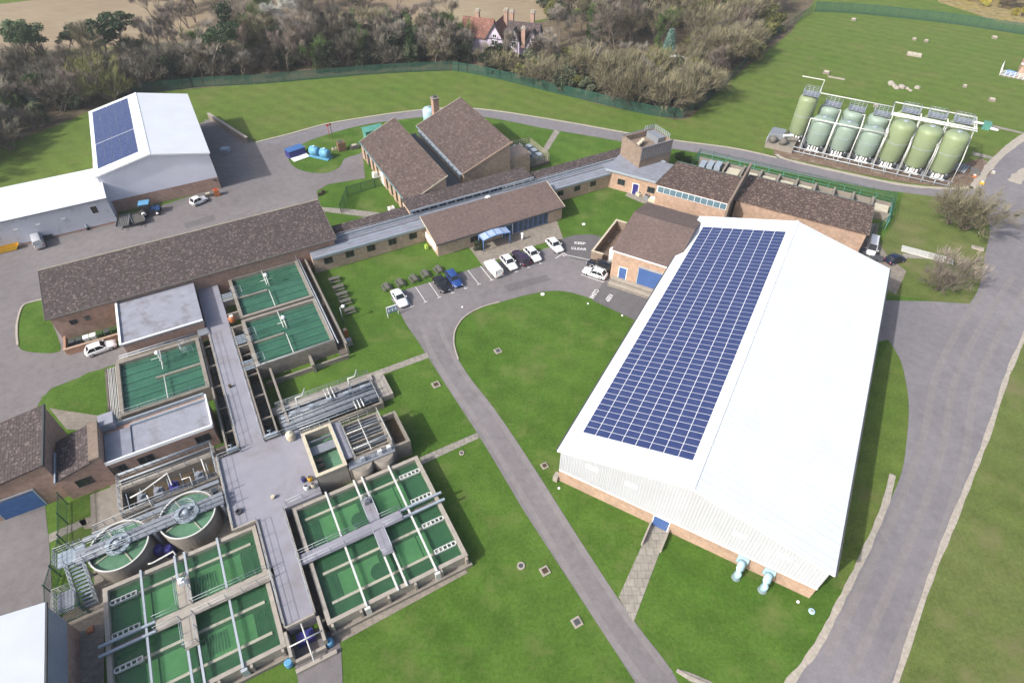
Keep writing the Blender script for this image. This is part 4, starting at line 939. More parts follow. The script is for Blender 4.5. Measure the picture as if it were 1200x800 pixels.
# ---------------- rapid gravity filters
def filt(par, u0, u1, v0, v1, zt, inv=1):
    m = ring_walls(MB(), u0-.5, u1+.5, v0-.5, v1+.5, 0, zt, .5); m.build('pool_wall', M['conc'], par)
    MB().box(u0,u1,v0,v1,.0,1.2).build('filter_bed', M['filter_floor'], par)
    m = MB(); n = 6
    for k in range(n):
        v = v0+(k+.5)*(v1-v0)/n; m.box(u0,u1,v-.13,v+.13,.9,zt-.49)
    m.build('wash_trough', M['filter_dark'], par)
    MB().sheet([(u0,v0),(u1,v0),(u1,v1),(u0,v1)],zt-.5).build('water', M['water_f'], par)
    vm = (v0+v1)/2
    a, b = (u0, u0+(u1-u0)*.45) if inv > 0 else (u0+(u1-u0)*.42, u1)
    MB().box(a,b,vm-.16,vm+.16,.9,zt-.25).build('divider', M['conc'], par)
    um = (u0+u1)/2-.3*inv
    m = MB(); m.tube([(um,v0-.1,zt+.05),(um,vm-.6,zt+.05)],.07,6).tube([(um,vm+.9,zt+.05),(um,v1+.1,zt+.05)],.07,6); m.build('spray_pipe', M['rail_white'], par)
    return um, vm
nf = thing('filter_tank_pair', 'pair of green filter pools side by side with concrete walls right of the upper deck', 'tank', W, 2, 79, 0)
for v0, v1 in ((80.4,90.4),(68.8,78.9)):
    um, vm = filt(nf, -3.6, 6.8, v0, v1, 2.6)
m = MB(); m.box(8.45,8.75,67.2,91.2,0,2.4); m.box(-3.6,8.44,66.4,66.7,0,.8); m.box(3.0,3.4,66.0,68.2,0,1.6); m.build('outer_wall', M['conc'], nf)
m = MB(); m.box(7.35,8.44,67.2,91.2,.02,.5); m.build('side_channel', M['conc_dark'], nf)
m = MB(); m.tube([(7.6,67.5,2.7),(7.6,90.5,2.7)],.1,6).tube([(-4.0,68.4,2.75),(7.0,68.4,2.75)],.06,5).tube([(-4.0,68.0,3.1),(7.2,68.0,3.1)],.04,5); m.build('perimeter_pipe', M['rail'], nf)
m = MB(); m.rail([(7.2,68.2,2.6),(7.2,90.6,2.6)],1.0,2.2,.025); m.rail([(-4,91.0,2.3),(7,91.0,2.3)],1.0,2.2,.025); m.build('handrail', M['rail'], nf)
for v0 in (87.5, 76.5, 70.6):
    m = MB()
    for k in range(5): m.box(-5.7,-4.2,v0-2+k*.42,v0-1.8+k*.42,2.3,2.42)
    m.build('grating', M['steel_pale'], nf)
    MB().rail([(-4.2,v0-2.6,2.6),(-2.6,v0-2.6,2.6),(-2.6,v0-.8,2.6),(-4.2,v0-.8,2.6)],1.1,.8,.03,2).build('access_platform', M['rail'], nf)
for v in (91,85.9,82,78.6,73.9,69.5): MB().box(-5.75,-4.1,v-.15,v+.15,1.0,2.45).build('gullet_wall', M['conc'], nf)
nw = thing('filter_tank', 'single green filter pool left of the upper deck with striped bed', 'tank', W, -16, 73, 0)
filt(nw, -21.1, -10.9, 68.1, 78.2, 2.6, -1)
m = MB()
for k in range(6): m.tube([(-21.75-k*.19,67.8,2.15+.05*(k%2)),(-21.75-k*.19,78.4,2.15+.05*(k%2))],.055,5)
m.build('pipe_rack', M['rail_white'], nw); MB().box(-22.8,-21.65,67.6,78.7,1.6,1.9).build('pipe_shelf', M['conc_dark'], nw)
m = MB(); m.box(-23.2,-22.95,67.4,78.9,0,1.9); m.build('outer_wall', M['conc_dark'], nw)
m = MB(); m.rail([(-21.4,67.8,2.6),(-10.6,67.8,2.6)],.9,2.2,.025); m.tube([(-21,79.2,2.7),(-10.6,79.2,2.7)],.07).tube([(-21,79.7,2.7),(-10.6,79.7,2.7)],.07); m.build('handrail', M['rail'], nw)
MB().box(-21.6,-10.3,78.72,80.2,0,1.9).build('rear_channel', M['conc'], nw)
MB().rail([(-11.4,76.0,2.6),(-12.9,76.0,2.6),(-12.9,77.8,2.6),(-11.4,77.8,2.6)],1.1,.8,.03,2).build('access_platform', M['rail'], nw)
MB().box(-10.35,-8.9,78.9,80.4,2.3,2.5).build('grating', M['steel'], nw)
k = 0
for (u,v,la) in ((1.6,86.6,'upper right'),(1.7,75.0,'lower right'),(-15.7,75.9,'left')):
    t = thing('spray_mast', 'white sprinkler mast standing in the %s filter pool' % la, 'mast', W, u, v, 1.0, 'masts in the filter pools')
    MB().cyl(u,v,1.0,4.2,.08,8).build('pole', M['rail_white'], t); MB().lathe(u,v,[(.1,4.0),(.32,4.2),(.3,4.45),(.08,4.6)],12).build('head', M['trim_white'], t)
    MB().tube([(u-1.1,v,3.4),(u+1.1,v,3.4)],.04,5).tube([(u,v-.9,3.4),(u,v+.9,3.4)],.04,5).build('arm', M['rail_white'], t)
for u, v, mt, lb_ in ((-9.6,81.6,'cream','round cream drum standing on a pallet beside the filter pool on the deck edge'),(-5.2,80.2,'orange','small orange hoist at the corner between the two right filter pools')):
    t = thing('drum' if mt == 'cream' else 'hoist', lb_, 'drum' if mt == 'cream' else 'hoist', W, u, v, 2.2)
    MB().lathe(u,v,[(.45,2.2),(.55,2.6),(.55,3.0),(.4,3.3)],14).build('barrel' if mt == 'cream' else 'hoist_body', M[mt], t); MB().cyl(u,v,3.31,3.4,.3,12).build('lid', M['rail_white'], t)
m = MB(); m.lathe(-8.0,66.6,[(.18,2.2),(.22,2.6)],10); tag(m.build('bucket', M['rust'], F=W), 'little rusty bucket alone on the upper deck', 'bucket')
m = MB(); m.lathe(-6.7,46.3,[(.2,2.2),(.24,2.62)],10); tag(m.build('bucket', M['cream'], F=W), 'small cream bucket on the middle of the square deck', 'bucket')
# ---------------- mixing tank block right of the square deck
mt_ = thing('mixing_tank_block', 'raised block of open concrete tanks with white rims right of the square deck', 'tank', W, 3, 49, 0)
ring_walls(MB(), -1.4, 2.2, 45.6, 52.6, 0, 3.7, .3).build('tank_wall', M['conc_pale'], mt_)
m = MB(); ring_walls(m, -1.5, 2.3, 45.5, 52.7, 3.71, 3.85, .42); m.build('white_rim', M['trim_white' if False else 'cream'], mt_)
MB().box(-1.1,1.9,45.9,52.3,.1,2.4).build('tank_water', M['water_c'], mt_)
m = MB(); m.box(-1.1,1.9,49.3,50.6,2.9,3.1); m.box(-1.1,1.9,51.1,51.2,3.0,3.5); m.build('inner_walkway', M['steel'], mt_)
for k in range(3): MB().tube([(-.9,46.6+k*.9,2.9),(-.1,46.6+k*.9,2.9)],.3,10).build('outlet_bellmouth', M['conc_dark'], mt_)
ring_walls(MB(), 3.3, 8.2, 46.2, 52.0, 0, 3.3, .3).build('tank_wall', M['conc'], mt_)
MB().box(2.21,3.28,46.6,52.8,3.2,3.45).build('walkway', M['deck'], mt_)
m = MB(); m2 = MB()
for k in range(9): (m if k % 3 else m2).box(3.7,7.9,46.9+k*.55,47.02+k*.55,2.85,3.2+.1*(k%2))
m.build('trough_edge', M['steel'], mt_)['kind'] = 'stuff'; m2.build('trough_wall', M['conc_pale'], mt_)['kind'] = 'stuff'
MB().tube([(3.6,47.6,3.5),(8.1,47.6,3.5)],.08).tube([(3.6,50.2,3.5),(8.1,50.2,3.5)],.08).tube([(5.6,46.4,3.6),(5.6,51.8,3.6)],.06).build('feed_pipe', M['rail_white'], mt_)
MB().rail([(3.4,46.3,3.3),(3.4,51.9,3.3)],1.0,.8,.03,2).rail([(2.3,46.7,3.45),(2.3,52.7,3.45)],1.0,.8,.03,2).build('guard_rail', M['rail'], mt_)
for u_, v_ in ((4.2,45.7),(6.4,45.7),(7.6,45.8)): MB().box(u_-.25,u_+.25,v_-.2,v_+.2,3.1,3.7).build('valve_actuator', M['trim_white' if u_ > 5 else 'steel_pale'], mt_)
MB().box(3.6,7.9,46.5,51.7,.1,2.2).build('tank_water', M['water_b'], mt_)
m = MB(); m.box(2.4,8.2,45.2,46.19,2.9,3.1); m.rail([(3.3,45.5,3.1),(8.2,45.5,3.1)],1.0,1.2,.03,2); m.build('platform', M['steel'], mt_)
ring_walls(MB(), 8.25, 10.4, 45.9, 51.4, 0, 2.9, .3).build('tank_wall', M['conc'], mt_)
MB().box(8.5,10.1,46.2,51.1,.1,1.9).build('sludge', M['rust'], mt_)
m = MB()
m.box(2.31,8.2,45.3,45.6,0,2.88)
for u in (3.9,6.6): m.lathe(u,45.7,[(1.35,0),(1.35,2.88)],24)
m.build('curved_wall', M['conc'], mt_)
MB().rail([(-1.4,52.6,3.85),(2.2,52.6,3.85)],1.0,1.2,.03).rail([(3.3,52.0,3.3),(8.2,52.0,3.3)],1.0,1.2,.03).rail([(8.2,51.8,3.3),(8.2,46.3,3.3)],1,1.2,.03).build('handrail', M['rail_white'], mt_)
t = thing('cream_tank', 'small cream round tank at the top corner of the square deck', 'tank', W, -2.7, 53.9, 2.2)
MB().lathe(-2.7,53.9,[(.55,2.2),(.6,2.4),(.6,3.1),(.45,3.35),(.1,3.4)],16).build('shell', M['cream'], t); MB().cyl(-2.7,53.9,3.4,3.55,.15,8).build('cap', M['rail_white'], t)
for k,(u,v,mt,lb_) in enumerate(((-2.9,46.9,'navy','purple-blue drum beside the yellow one on the deck corner'),(-2.2,46.6,'yellow','yellow drum on the deck corner by the mixing tanks'),(-2.9,45.6,'trim_white','white drum lying nearest the basin on the deck corner'),(-2.1,45.5,'cream','cream drum by the basin corner of the deck'))):
    t = thing('drum', lb_, 'drum', W, u, v, 2.2); MB().lathe(u,v,[(.26,2.2),(.29,2.5),(.29,2.8),(.25,2.95)],12).build('barrel', M[mt], t); MB().cyl(u,v,2.96,3.0,.2,10).build('lid', M['dark'], t)
# ---------------- inlet channel block
ic = thing('inlet_channel_block', 'low concrete channel block with bluish gratings and pipes above the square deck', 'channel', W, 3, 58, 0)
m = ring_walls(MB(), -3.6, 9.8, 54.9, 60.8, 0, 1.2, .35); m.box(-3.2,9.4,57.9,58.15,0,1.2); m.build('channel_wall', M['conc'], ic)
MB().box(-3.2,9.4,55.3,60.4,.05,.25).build('channel_floor', M['rust'], ic)
MB().box(-3.9,9.9,59.5,60.9,1.21,1.35).build('walkway', M['conc_pale'], ic)
for v, w_ in ((58.6,.28),(57.6,.22),(57.1,.5),(56.2,.3)):
    MB().box(-3.3,9.3,v-w_,v+w_,1.25,1.7).build('grating', M['steel'], ic)
m = MB()
for v in (59.2,58.1,56.7,55.7,55.2): m.tube([(-3.2,v,1.75),(9.2,v,1.75)],.07,6)
m.build('pipe', M['steel_pale'], ic)
m = MB(); m.rail([(-3.3,58.9,1.7),(9.3,58.9,1.7)],1.0,1.4,.028); m.rail([(-3.3,56.6,1.7),(9.3,56.6,1.7)],1.0,1.4,.028); m.rail([(9.4,55,1.4),(9.4,58.9,1.4)],1,1.2,.03); m.build('handrail', M['rail'], ic)
m = MB(); m.box(9.81,11.6,56.0,60.6,0,1.0); m.build('end_slab', M['conc_pale'], ic)
for k, u in enumerate((-.6, 6.6)):
    t = thing('davit_crane', 'white davit arm %s over the inlet channels' % ('nearest the deck','farthest from the deck')[k], 'crane', W, u, 59.4, 1.35, 'davits over the inlet channels')
    MB().cyl(u,59.4,1.35,3.3,.09,8).build('post', M['rail_white'], t); MB().tube([(u,59.4,3.3),(u+.9,59.0,3.7),(u+1.5,59.9,3.9)],.09,6).build('arm', M['rail_white'], t); MB().box(u-.3,u+.1,58.9,59.2,1.4,2.0).build('winch', M['steel_pale'], t)
m = MB()
for k in range(8): m.tube([(-2.6+k*1.55,59.3,1.5),(-2.6+k*1.55,55.3,1.5)],.05,5)
for v in (59.8,58.95,57.35,56.45,55.95): m.tube([(-3.2,v,2.0),(9.2,v,2.0)],.04,5)
m.build('cable_conduit', M['steel'], ic)
MB().rail([(-3.3,57.4,1.7),(9.3,57.4,1.7)],1.0,1.4,.028,2).rail([(-3.3,60.7,1.35),(9.6,60.7,1.35)],1.0,1.4,.028,2).build('guard_rail', M['rail'], ic)
for k in range(5): MB().box(-1.8+k*2.4,-1.2+k*2.4,57.9,58.3,1.7,2.3).build('valve_box', M['steel_pale'], ic)
for u in (3.2,3.7,4.2,6.2,6.7,7.2):
    MB().tube([(u,58.2,1.9),(u,60.4,1.9)] if u < 5 else [(u,54.9,1.9),(u,56.5,1.9)],.1,6).build('riser_pipe', M['rail_white'], ic)
# ---------------- left sludge pits between flat-roofed block and round tanks
sp = thing('sludge_pit_block', 'open concrete pits of brown water with pumps below the flat roofed brick block', 'pit', W, -16, 55, 0)
m = MB(); ring_walls(m, -22.9, -11.8, 52.9, 58.2, 0, 1.5, .35); m.box(-22.5,-12.1,56.2,57.0,0,1.8); m.build('pit_wall', M['conc'], sp)
MB().box(-22.5,-12.2,53.3,57.8,.05,.5).build('sludge_water', M['rust'], sp)
for v in (58.6,57.5): MB().tube([(-22.6,v,2.0),(-12.2,v,2.0)],.1,6).build('pipe', M['steel_pale'], sp)
m = MB(); m.rail([(-22.6,56.3,1.8),(-12.2,56.3,1.8)],1.0,1.5,.03); m.rail([(-22.6,53.0,1.5),(-12.0,53.0,1.5)],1.0,1.5,.03); m.build('handrail', M['rail'], sp)
MB().rail([(-22.6,58.3,1.5),(-12.0,58.3,1.5)],1.0,1.0,.03,2).rail([(-12.0,53,1.5),(-12.0,58.2,1.5)],1.0,1.0,.03,2).rail([(-22.7,53,1.5),(-22.7,58.2,1.5)],1.0,1.0,.03,2).build('guard_rail', M['rail'], sp)
m = MB()
for k in range(7): m.tube([(-22+k*1.5,52.6,.6),(-22+k*1.5,55.4,1.9)],.05,5)
for v in (52.2,51.7): m.tube([(-26,v,1.2),(-12,v+.4,1.6)],.06,5)
m.build('service_pipes', M['steel_pale'], sp)
for u in (-21.4,-17.8,-15.0,-12.8): MB().box(u-.3,u+.3,51.0,51.6,0,1.5).build('control_cabinet', M['steel'], sp)
for k,u in enumerate((-20.4,-18.6,-16.9,-14.0)):
    MB().box(u-.5,u+.5,53.4,54.5,.5,1.9).cyl(u,54.0,1.9,2.4,.3,10).build('pump_unit', M['navy' if k == 2 else 'steel'], sp)
m = MB(); m.tube([(-21.5,54.3,2.2),(-20,54.6,2.2),(-17.2,55.6,2.5),(-16.9,53.6,2.5)],.1,6).tube([(-19.6,53.4,2.6),(-19.6,52.6,1.2)],.09,6).tube([(-15.8,53.9,2.4),(-14.9,53.9,2.4),(-14.9,52.9,1.4)],.09,6).tube([(-13.2,55.6,2.8),(-13.2,53.2,1.4)],.09,6); m.build('pipework', M['rail_white'], sp)
# ---------------- round clarifiers
def clar(u, v, label, up):
    r = 3.0; t = thing('round_tank', label, 'tank', W, u, v, 0)
    MB().pipewall(u,v,r-.14,r+.04,0,2.9,48).build('tank_wall', M['conc'], t)
    MB().pipewall(u,v,r-.1,r+.06,2.91,2.98,48).build('rim', M['rail_white'], t)
    MB().cyl(u,v,.05,.9,r-.16,40).build('tank_floor', M['pool_floor'], t); MB().sheet([(u+(r-.15)*cos(2*pi*k/40),v+(r-.15)*sin(2*pi*k/40)) for k in range(40)],2.62).build('water', M['water_c'], t)
    MB().pipewall(u,v,.95,1.05,1.2,2.3,30).build('stilling_drum', M['steel_pale'], t)
    m = MB()
    for a in range(4):
        an = a*pi/2+.4; m.bar((u+1.05*cos(an),v+1.05*sin(an),2.6),(u+(r-.2)*cos(an),v+(r-.2)*sin(an),2.6),.14,.12)
    m.build('scum_arm', M['weir'], t)
    MB().lathe(u,v,[(.4,3.25),(.42,3.4),(.3,3.6),(.1,3.65)],16).lathe(u+.5,v+.4,[(.18,3.25),(.2,3.5),(.1,3.6)],12).build('drive_head', M['steel_pale'], t)
    m = MB()
    for k in range(14):
        an = 2*pi*k/14; m.tube([(u+1.25*cos(an),v+1.25*sin(an),3.25),(u+1.25*cos(an),v+1.25*sin(an),4.25)],.03,4)
    for z in (3.75,4.25): m.tube([(u+1.25*cos(2*pi*k/18),v+1.25*sin(2*pi*k/18),z) for k in range(19)],.035,4)
    m.build('guard_ring', M['rail'], t)
    MB().pipewall(u,v,.85,1.3,3.1,3.24,24).build('drive_platform', M['steel_pale'], t)
    return t
clar(-22.8, 47.9, 'left round tank of green water with concrete wall', 0); clar(-15.7, 48.3, 'right round tank of green water, closer to the square deck', 0)
br = thing('access_bridge', 'long blue-grey steel bridge with handrails crossing both round tanks', 'bridge', W, -19, 48.5, 3)
for v in (47.75, 48.35, 48.95):
    m = MB(); m.bar((-26.9,v-.1,3.0),(-11.7,v+.2,3.0),.5,.1); m.build('grating_strip', M['steel'], br)
m = MB(); m.rail([(-26.9,47.3,3.1),(-11.7,47.6,3.1)],1.1,1.0,.035,2); m.rail([(-26.9,49.3,3.1),(-11.7,49.6,3.1)],1.1,1.0,.035,2); m.build('handrail', M['rail'], br)
m = MB(); m.box(-26.4,-18.2,50.3,50.9,2.5,2.65); m.box(-19,-11.9,51.2,51.7,2.4,2.6); m.build('side_walkway', M['steel'], br)
MB().rail([(-25,51.3,2.6),(-12,52.2,2.5)],1.0,1.0,.03,2).build('side_rail', M['rail'], br)
for u in (-26.6,-19.2,-12.0): MB().box(u-.15,u+.15,47.4,47.7,0,3.0).box(u-.15,u+.15,49.2,49.5,0,3.0).build('leg', M['steel'], br)
sr_ = thing('steel_staircase', 'steel staircase with blue-grey treads descending at the left end of the bridge', 'stairs', W, -27, 46, 0)
m = MB()
for k in range(12): m.box(-27.6,-26.2,44.0+k*.32,44.26+k*.32,.25*k+.1,.25*k+.17)
m.build('tread', M['steel_pale'], sr_)
MB().box(-28.6,-26.0,47.85,49.8,2.95,3.08).build('landing', M['steel_pale'], sr_)
m = MB(); m.bar((-27.7,43.9,0),(-27.7,47.85,2.95),.08,.25); m.bar((-26.1,43.9,0),(-26.1,47.85,2.95),.08,.25); m.build('stringer', M['steel'], sr_)
m = MB()
for u in (-27.7,-26.1): m.rail([(u,43.9,.1),(u,47.8,3.0)],1.1,.6,.035,2)
m.rail([(-28.6,47.9,3.05),(-28.6,49.8,3.05),(-26.1,49.8,3.05)],1.1,.6,.035,2); m.build('handrail', M['rail'], sr_)
MB().box(-29.4,-27.8,43.5,46.0,1.4,1.52).build('lower_landing', M['steel'], sr_); MB().rail([(-29.4,43.5,1.5),(-29.4,46,1.5),(-27.8,46,1.5)],1.1,.5,.03,3).build('lower_rail', M['rail_white'], sr_)
t = thing('pump_set', 'two navy blue pumps between the two round tanks', 'pump', W, -19.2, 46.6, 0)
for u, v in ((-19.6,46.7),(-18.6,46.2)): MB().lathe(u,v,[(.6,0),(.6,1.1),(.35,1.5)],14).build('pump_body', M['navy'], t)
MB().tube([(-20.6,45.0,1.6),(-20.2,44.9,1.6),(-18.0,45.2,1.7),(-17.8,44.6,1.7)],.1).build('pipe', M['rail_white'], t)
struct('works_yard', MB().sheet([W.w(*p) for p in [(-26.5,44.2),(-11.7,44.2),(-11.7,54),(-8,58.9),(-26.5,58.9)]], .052), M['conc_dark' if False else 'conc'])
m = MB(); m.box(-27.3,-26.7,40.9,41.5,0,.25); tag(m.build('access_cover', M['orange'], F=W), 'square orange-brown cover on the paving left of the left settling basin', 'cover')
# ---------------- green mesh fences
def paled(name, label, pts, h=2.4, F=N, step=.16, pale=.06, posts=3.0, group=None, rail_c='fence_green'):
    c = pts[len(pts)//2]; t = thing(name, label, 'fence', F, c[0], c[1], 0, group)
    m = MB(); po = MB(); rl = MB(); acc = 0
    for a, b in zip(pts, pts[1:]):
        L = math.dist(a,b); dx, dy = (b[0]-a[0])/L, (b[1]-a[1])/L; k = int(L/step)
        for i in range(k):
            s_ = i*step; x, y = a[0]+dx*s_, a[1]+dy*s_
            m.add([(x-dx*pale/2,y-dy*pale/2,.05),(x+dx*pale/2,y+dy*pale/2,.05),(x+dx*pale/2,y+dy*pale/2,h),(x-dx*pale/2,y-dy*pale/2,h)], [(0,1,2,3)])
        for i in range(max(1,int(L/posts))+1):
            s_ = min(L, i*posts); x, y = a[0]+dx*s_, a[1]+dy*s_; po.box(x-.05,x+.05,y-.05,y+.05,0,h+.1)
        for z in (.3, h-.25): rl.bar((a[0],a[1],z),(b[0],b[1],z),.05,.06)
    m.build('pale', M[rail_c], t, uv=False)['kind'] = 'stuff'; po.build('posts', M[rail_c], t, uv=False)['kind'] = 'stuff'; rl.build('fence_rail', M[rail_c], t, uv=False)
    return t
fl = gp([(-40,128),(120,113),(200,106),(240,102),(300,99),(360,94),(430,88),(480,85),(528,83)],3)
paled('boundary_fence', 'dark green mesh boundary fence in front of the tree belt, left of the house', fl, 2.6, pale=.095)
paled('boundary_fence', 'dark green mesh boundary fence sweeping past the garden wood to its right-hand corner', gp([(530,83),(560,88),(600,97),(640,107),(700,121),(760,135),(800,139)],3), 2.6, pale=.095)
paled('boundary_fence', 'green mesh fence climbing along the right edge of the wood', gp([(803,138),(830,117),(870,80),(905,46),(952,14)],2), 2.4, step=.2)
paled('boundary_fence', 'green mesh fence across the top of the vessel field', gp([(954,14),(1000,16),(1060,22),(1120,29),(1200,41),(1260,50)],2), 3.2, pale=.09)
cu = [E.l(*W.w(0,0))]
paled('compound_fence', 'teal mesh fence round the narrow strip behind the eastern tiled roofs', [(-24.2,124.2),(-24.0,128.6),(-4,129.0),(15.4,129.4),(15.3,121),(12.4,114)], 2.6, E, .2, .05)
paled('yard_fence', 'dark green mesh fence left of the round tanks', [(-28.9,58.8),(-28.9,52),(-30.2,47.0),(-30.0,43.2),(-26.6,43.2)], 2.6, W, .15, .06)
paled('courtyard_fence', 'green mesh fence screen standing on the small lawn beside the tiled workshop', [W.q(400,250),W.q(408,230),W.q(458,215)], 2.2, W, .16, .07)
# compound behind the eastern roofs
cp = thing('transformer_bays', 'row of low concrete bays with pale lids inside the teal fenced strip', 'bays', E, -5, 124, 0)
MB().box(-23.5,15.0,122.2,122.5,0,1.6).box(-23.5,15.0,126.6,126.9,0,1.6).build('bay_wall', M['conc'], cp)
for k in range(9): MB().box(-17.5+k*3.6,-17.1+k*3.6,122.51,126.59,0,2.2).build('bay_divider', M['conc'], cp)
for k in (0,1,2,3,4,8): MB().box(-16.8+k*3.6,-14.2+k*3.6,123.0,125.6,1.2,1.5).build('bay_lid', M['cream'], cp)
for k in range(3): MB().box(-22.6+k*1.6,-21.4+k*1.6,123,125.6,0,1.7+.3*k).build('switch_box', M['steel_pale'], cp)
MB().rail([(-24,127.6,0),(15,128.2,0)],2.2,3,.05,2).rail([(15,128.2,0),(15,119,0)],2.2,3,.05,2).build('pipe_rail', M['teal'], cp)
# ================================================================ pressure vessels
def vessel(u, v, h, mat, label, r=2.35, plat=True, back=False):
    t = thing('pressure_vessel', label, 'tank', E, u, v, 0, 'pressure vessels by the ring road')
    z0 = 1.3
    MB().lathe(u,v,[(r*.35,z0-.35),(r*.8,z0-.05),(r,z0+.6),(r,z0+h-1.2),(r*.97,z0+h-.75),(r*.8,z0+h-.3),(r*.45,z0+h-.05),(.05,z0+h)],28).build('shell', M[mat], t)
    MB().pipewall(u,v,r,r+.04,z0+h*.5,z0+h*.5+.1,28).build('weld_band', M['steel_pale'], t)
    for k in range(4):
        a = pi/4+k*pi/2; MB().box(u+r*.85*cos(a)-.15,u+r*.85*cos(a)+.15,v+r*.85*sin(a)-.15,v+r*.85*sin(a)+.15,0,z0+.7).build('leg', M['steel_pale'], t)
    m = MB()
    for k in range(4): m.box(u-1.2+k*.6,u-.9+k*.6,v-r-.25,v-r+.1,.7,1.5)
    m.box(u-1.35,u+1.35,v-r-.3,v-r+.1,.4,.65); m.build('valve_row', M['trim_white'], t); MB().lathe(u,v,[(r*.97,.02),(r*.97,1.25)],24).build('shade_ring', M['dark'], t)  # dark ring stands in for the shade in the gap under the shell
    MB().lathe(u,v,[(.45,z0+h-.1),(.45,z0+h+.12)],14).build('manhole', M['steel_pale'], t)
    if plat:
        MB().box(u-1.5,u+1.9,v-1.5,v+1.5,z0+h+.15,z0+h+.25).build('platform', M['steel'], t)
        MB().rail([(u-1.5,v-1.5,z0+h+.25),(u+1.9,v-1.5,z0+h+.25),(u+1.9,v+1.5,z0+h+.25),(u-1.5,v+1.5,z0+h+.25),(u-1.5,v-1.5,z0+h+.25)],1.1,.8,.035,2).build('guard_rail', M['steel_pale'], t)
    return t
fr_ = [(953.5,173),(981,179),(1010,186),(1039,193),(1069,199),(1099,205)]
nm_ = ['leftmost','second from the left','third from the left','fourth from the left','second from the right','rightmost']
for i,(px,py) in enumerate(fr_):
    u = E.q(px,py,1)[0]; v = 146.6
    big = i > 2
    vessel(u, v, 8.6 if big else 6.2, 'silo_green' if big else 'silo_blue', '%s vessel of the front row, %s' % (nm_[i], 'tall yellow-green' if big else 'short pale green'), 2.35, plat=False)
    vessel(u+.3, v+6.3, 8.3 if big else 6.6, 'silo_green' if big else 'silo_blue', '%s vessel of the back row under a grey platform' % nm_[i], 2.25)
u = E.q(937,150,1)[0]
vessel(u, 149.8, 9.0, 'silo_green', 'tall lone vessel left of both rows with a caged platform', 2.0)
pf = thing('pipe_gantry', 'white pipe gantry over and in front of the pressure vessels', 'pipework', E, 10, 150, 0)
us = [E.q(px,py,1)[0] for px,py in fr_]
m = MB()
m.tube([(us[0]-2.6,143.9,7.6),(us[2]+2.7,143.9,7.6)],.13,6); m.tube([(us[0]-3.2,157.0,8.4),(us[3]-2.6,157.0,8.4)],.13,6)
m.tube([(us[3]-2.8,157.2,9.4),(us[5]+3.2,157.2,9.4),(us[5]+3.2,149.5,9.4)],.14,6); m.tube([(us[3]-2.8,157.2,9.4),(us[3]-2.8,149.5,9.4)],.12,6)
m.tube([(us[0]-3.2,157.0,8.4),(us[0]-3.2,160.2,10.2),(us[0]-8.2,160.2,10.2)],.12,6)
m.build('header_pipe', M['rail_white'], pf)
MB().tube([(us[3]-2.7,149.3,10.0),(us[5]+3.0,149.3,10.0)],.17,8).tube([(us[3]-2.7,148.5,9.9),(us[5]+3.0,148.5,9.9)],.12,8).build('main_header', M['trim_white'], pf)
m = MB()
for i,u in enumerate(us):
    zt = 10.0 if i > 2 else 7.6; vv = 149.3 if i > 2 else 143.9
    for du in (-2.65, 2.55): m.tube([(u+du,143.0,.3),(u+du,144.2,zt*.55),(u+du,vv,zt)],.11,6)
    m.tube([(u-.3,142.6,.4),(u-.3,143.3,2.2)],.09,6); m.tube([(u+2.55,vv,zt),(u+2.55,151.5,zt),(u+1.6,152.3,zt-.4)],.16,6)
m.build('down_pipe', M['rail_white'], pf)
m = MB()
for i,u in enumerate(us):
    for k_, (du, dv_) in enumerate(((-2.6,145.2),(-2.75,147.4),(-2.6,150.5))): m.tube([(u+du,dv_,0),(u+du,dv_,(8.4 if i > 2 else 6.2)-k_)],.09,5)
    m.tube([(u-2.6,144.4,3.2),(u-2.6,152.5,3.2)],.12,6); m.box(u-3.0,u-2.3,144.6,151,.1,.9)
m.build('side_pipework', M['steel'], pf)
m = MB(); m.tube([(us[0]-4,142.4,1.3),(us[5]+2.8,142.4,1.3)],.1,6); m.tube([(us[0]-4,141.9,.6),(us[5]+2.8,141.9,.6)],.1,6)
for i in range(14): m.tube([(us[0]-4+i*2.4,141.9,0),(us[0]-4+i*2.4,142.4,1.3)],.07,5)
m.build('base_rail', M['rail'], pf)
t = thing('pump_skid', 'grey pump skid with fat white bent pipe at the left end of the vessels', 'pump', E, us[0]-6.5, 145, 0)
uu = us[0]-6.5
MB().box(uu-3.5,uu+2.6,141.6,147.5,0,1.2).build('skid_base', M['conc'], t); MB().box(uu-3.3,uu-.4,144.0,147.4,1.21,2.6).build('control_box', M['steel'], t)
MB().tube([(uu-.2,142.6,1.2),(uu-.2,142.9,3.0),(uu+1.6,143.4,3.3)],.38,10).build('bent_pipe', M['trim_white'], t)
for k in range(2): MB().lathe(uu-2.2+k*2.3,142.7,[(.8,1.2),(.85,2.2),(.3,2.6)],14).build('pump_body', M['wood'], t)
MB().rail([(uu-3.5,141.7,1.2),(uu-3.5,147.5,1.2)],1.2,.9,.04,2).build('handrail', M['rail'], t)
u, v = E.q(1157,146,1)
t = thing('pipe_manifold', 'small grey pipe manifold on the grass right of the tallest vessels', 'pipework', E, u, v, 0)
MB().box(u-.8,u+.8,v-.9,v+.9,0,1.5).build('valve_box', M['teal'], t); MB().tube([(u-5,v,1.0),(u-.8,v,1.0)],.3,8).tube([(u+.8,v-.5,.5),(u+2.6,v-.5,.3)],.3,8).build('pipe', M['trim_white'], t)
t = thing('rubble_skip', 'pile of grey pipes and stillages beside the rightmost vessel', 'pile', E, *E.q(1132,200), 0)
u, v = E.q(1132,200)
for k in range(5): MB().tube([(u-2.6+k*.5,v-2,.3+.1*(k%2)),(u-1.6+k*.5,v+2,.3)],.22,8).build('pipe_length', M['steel'], t)
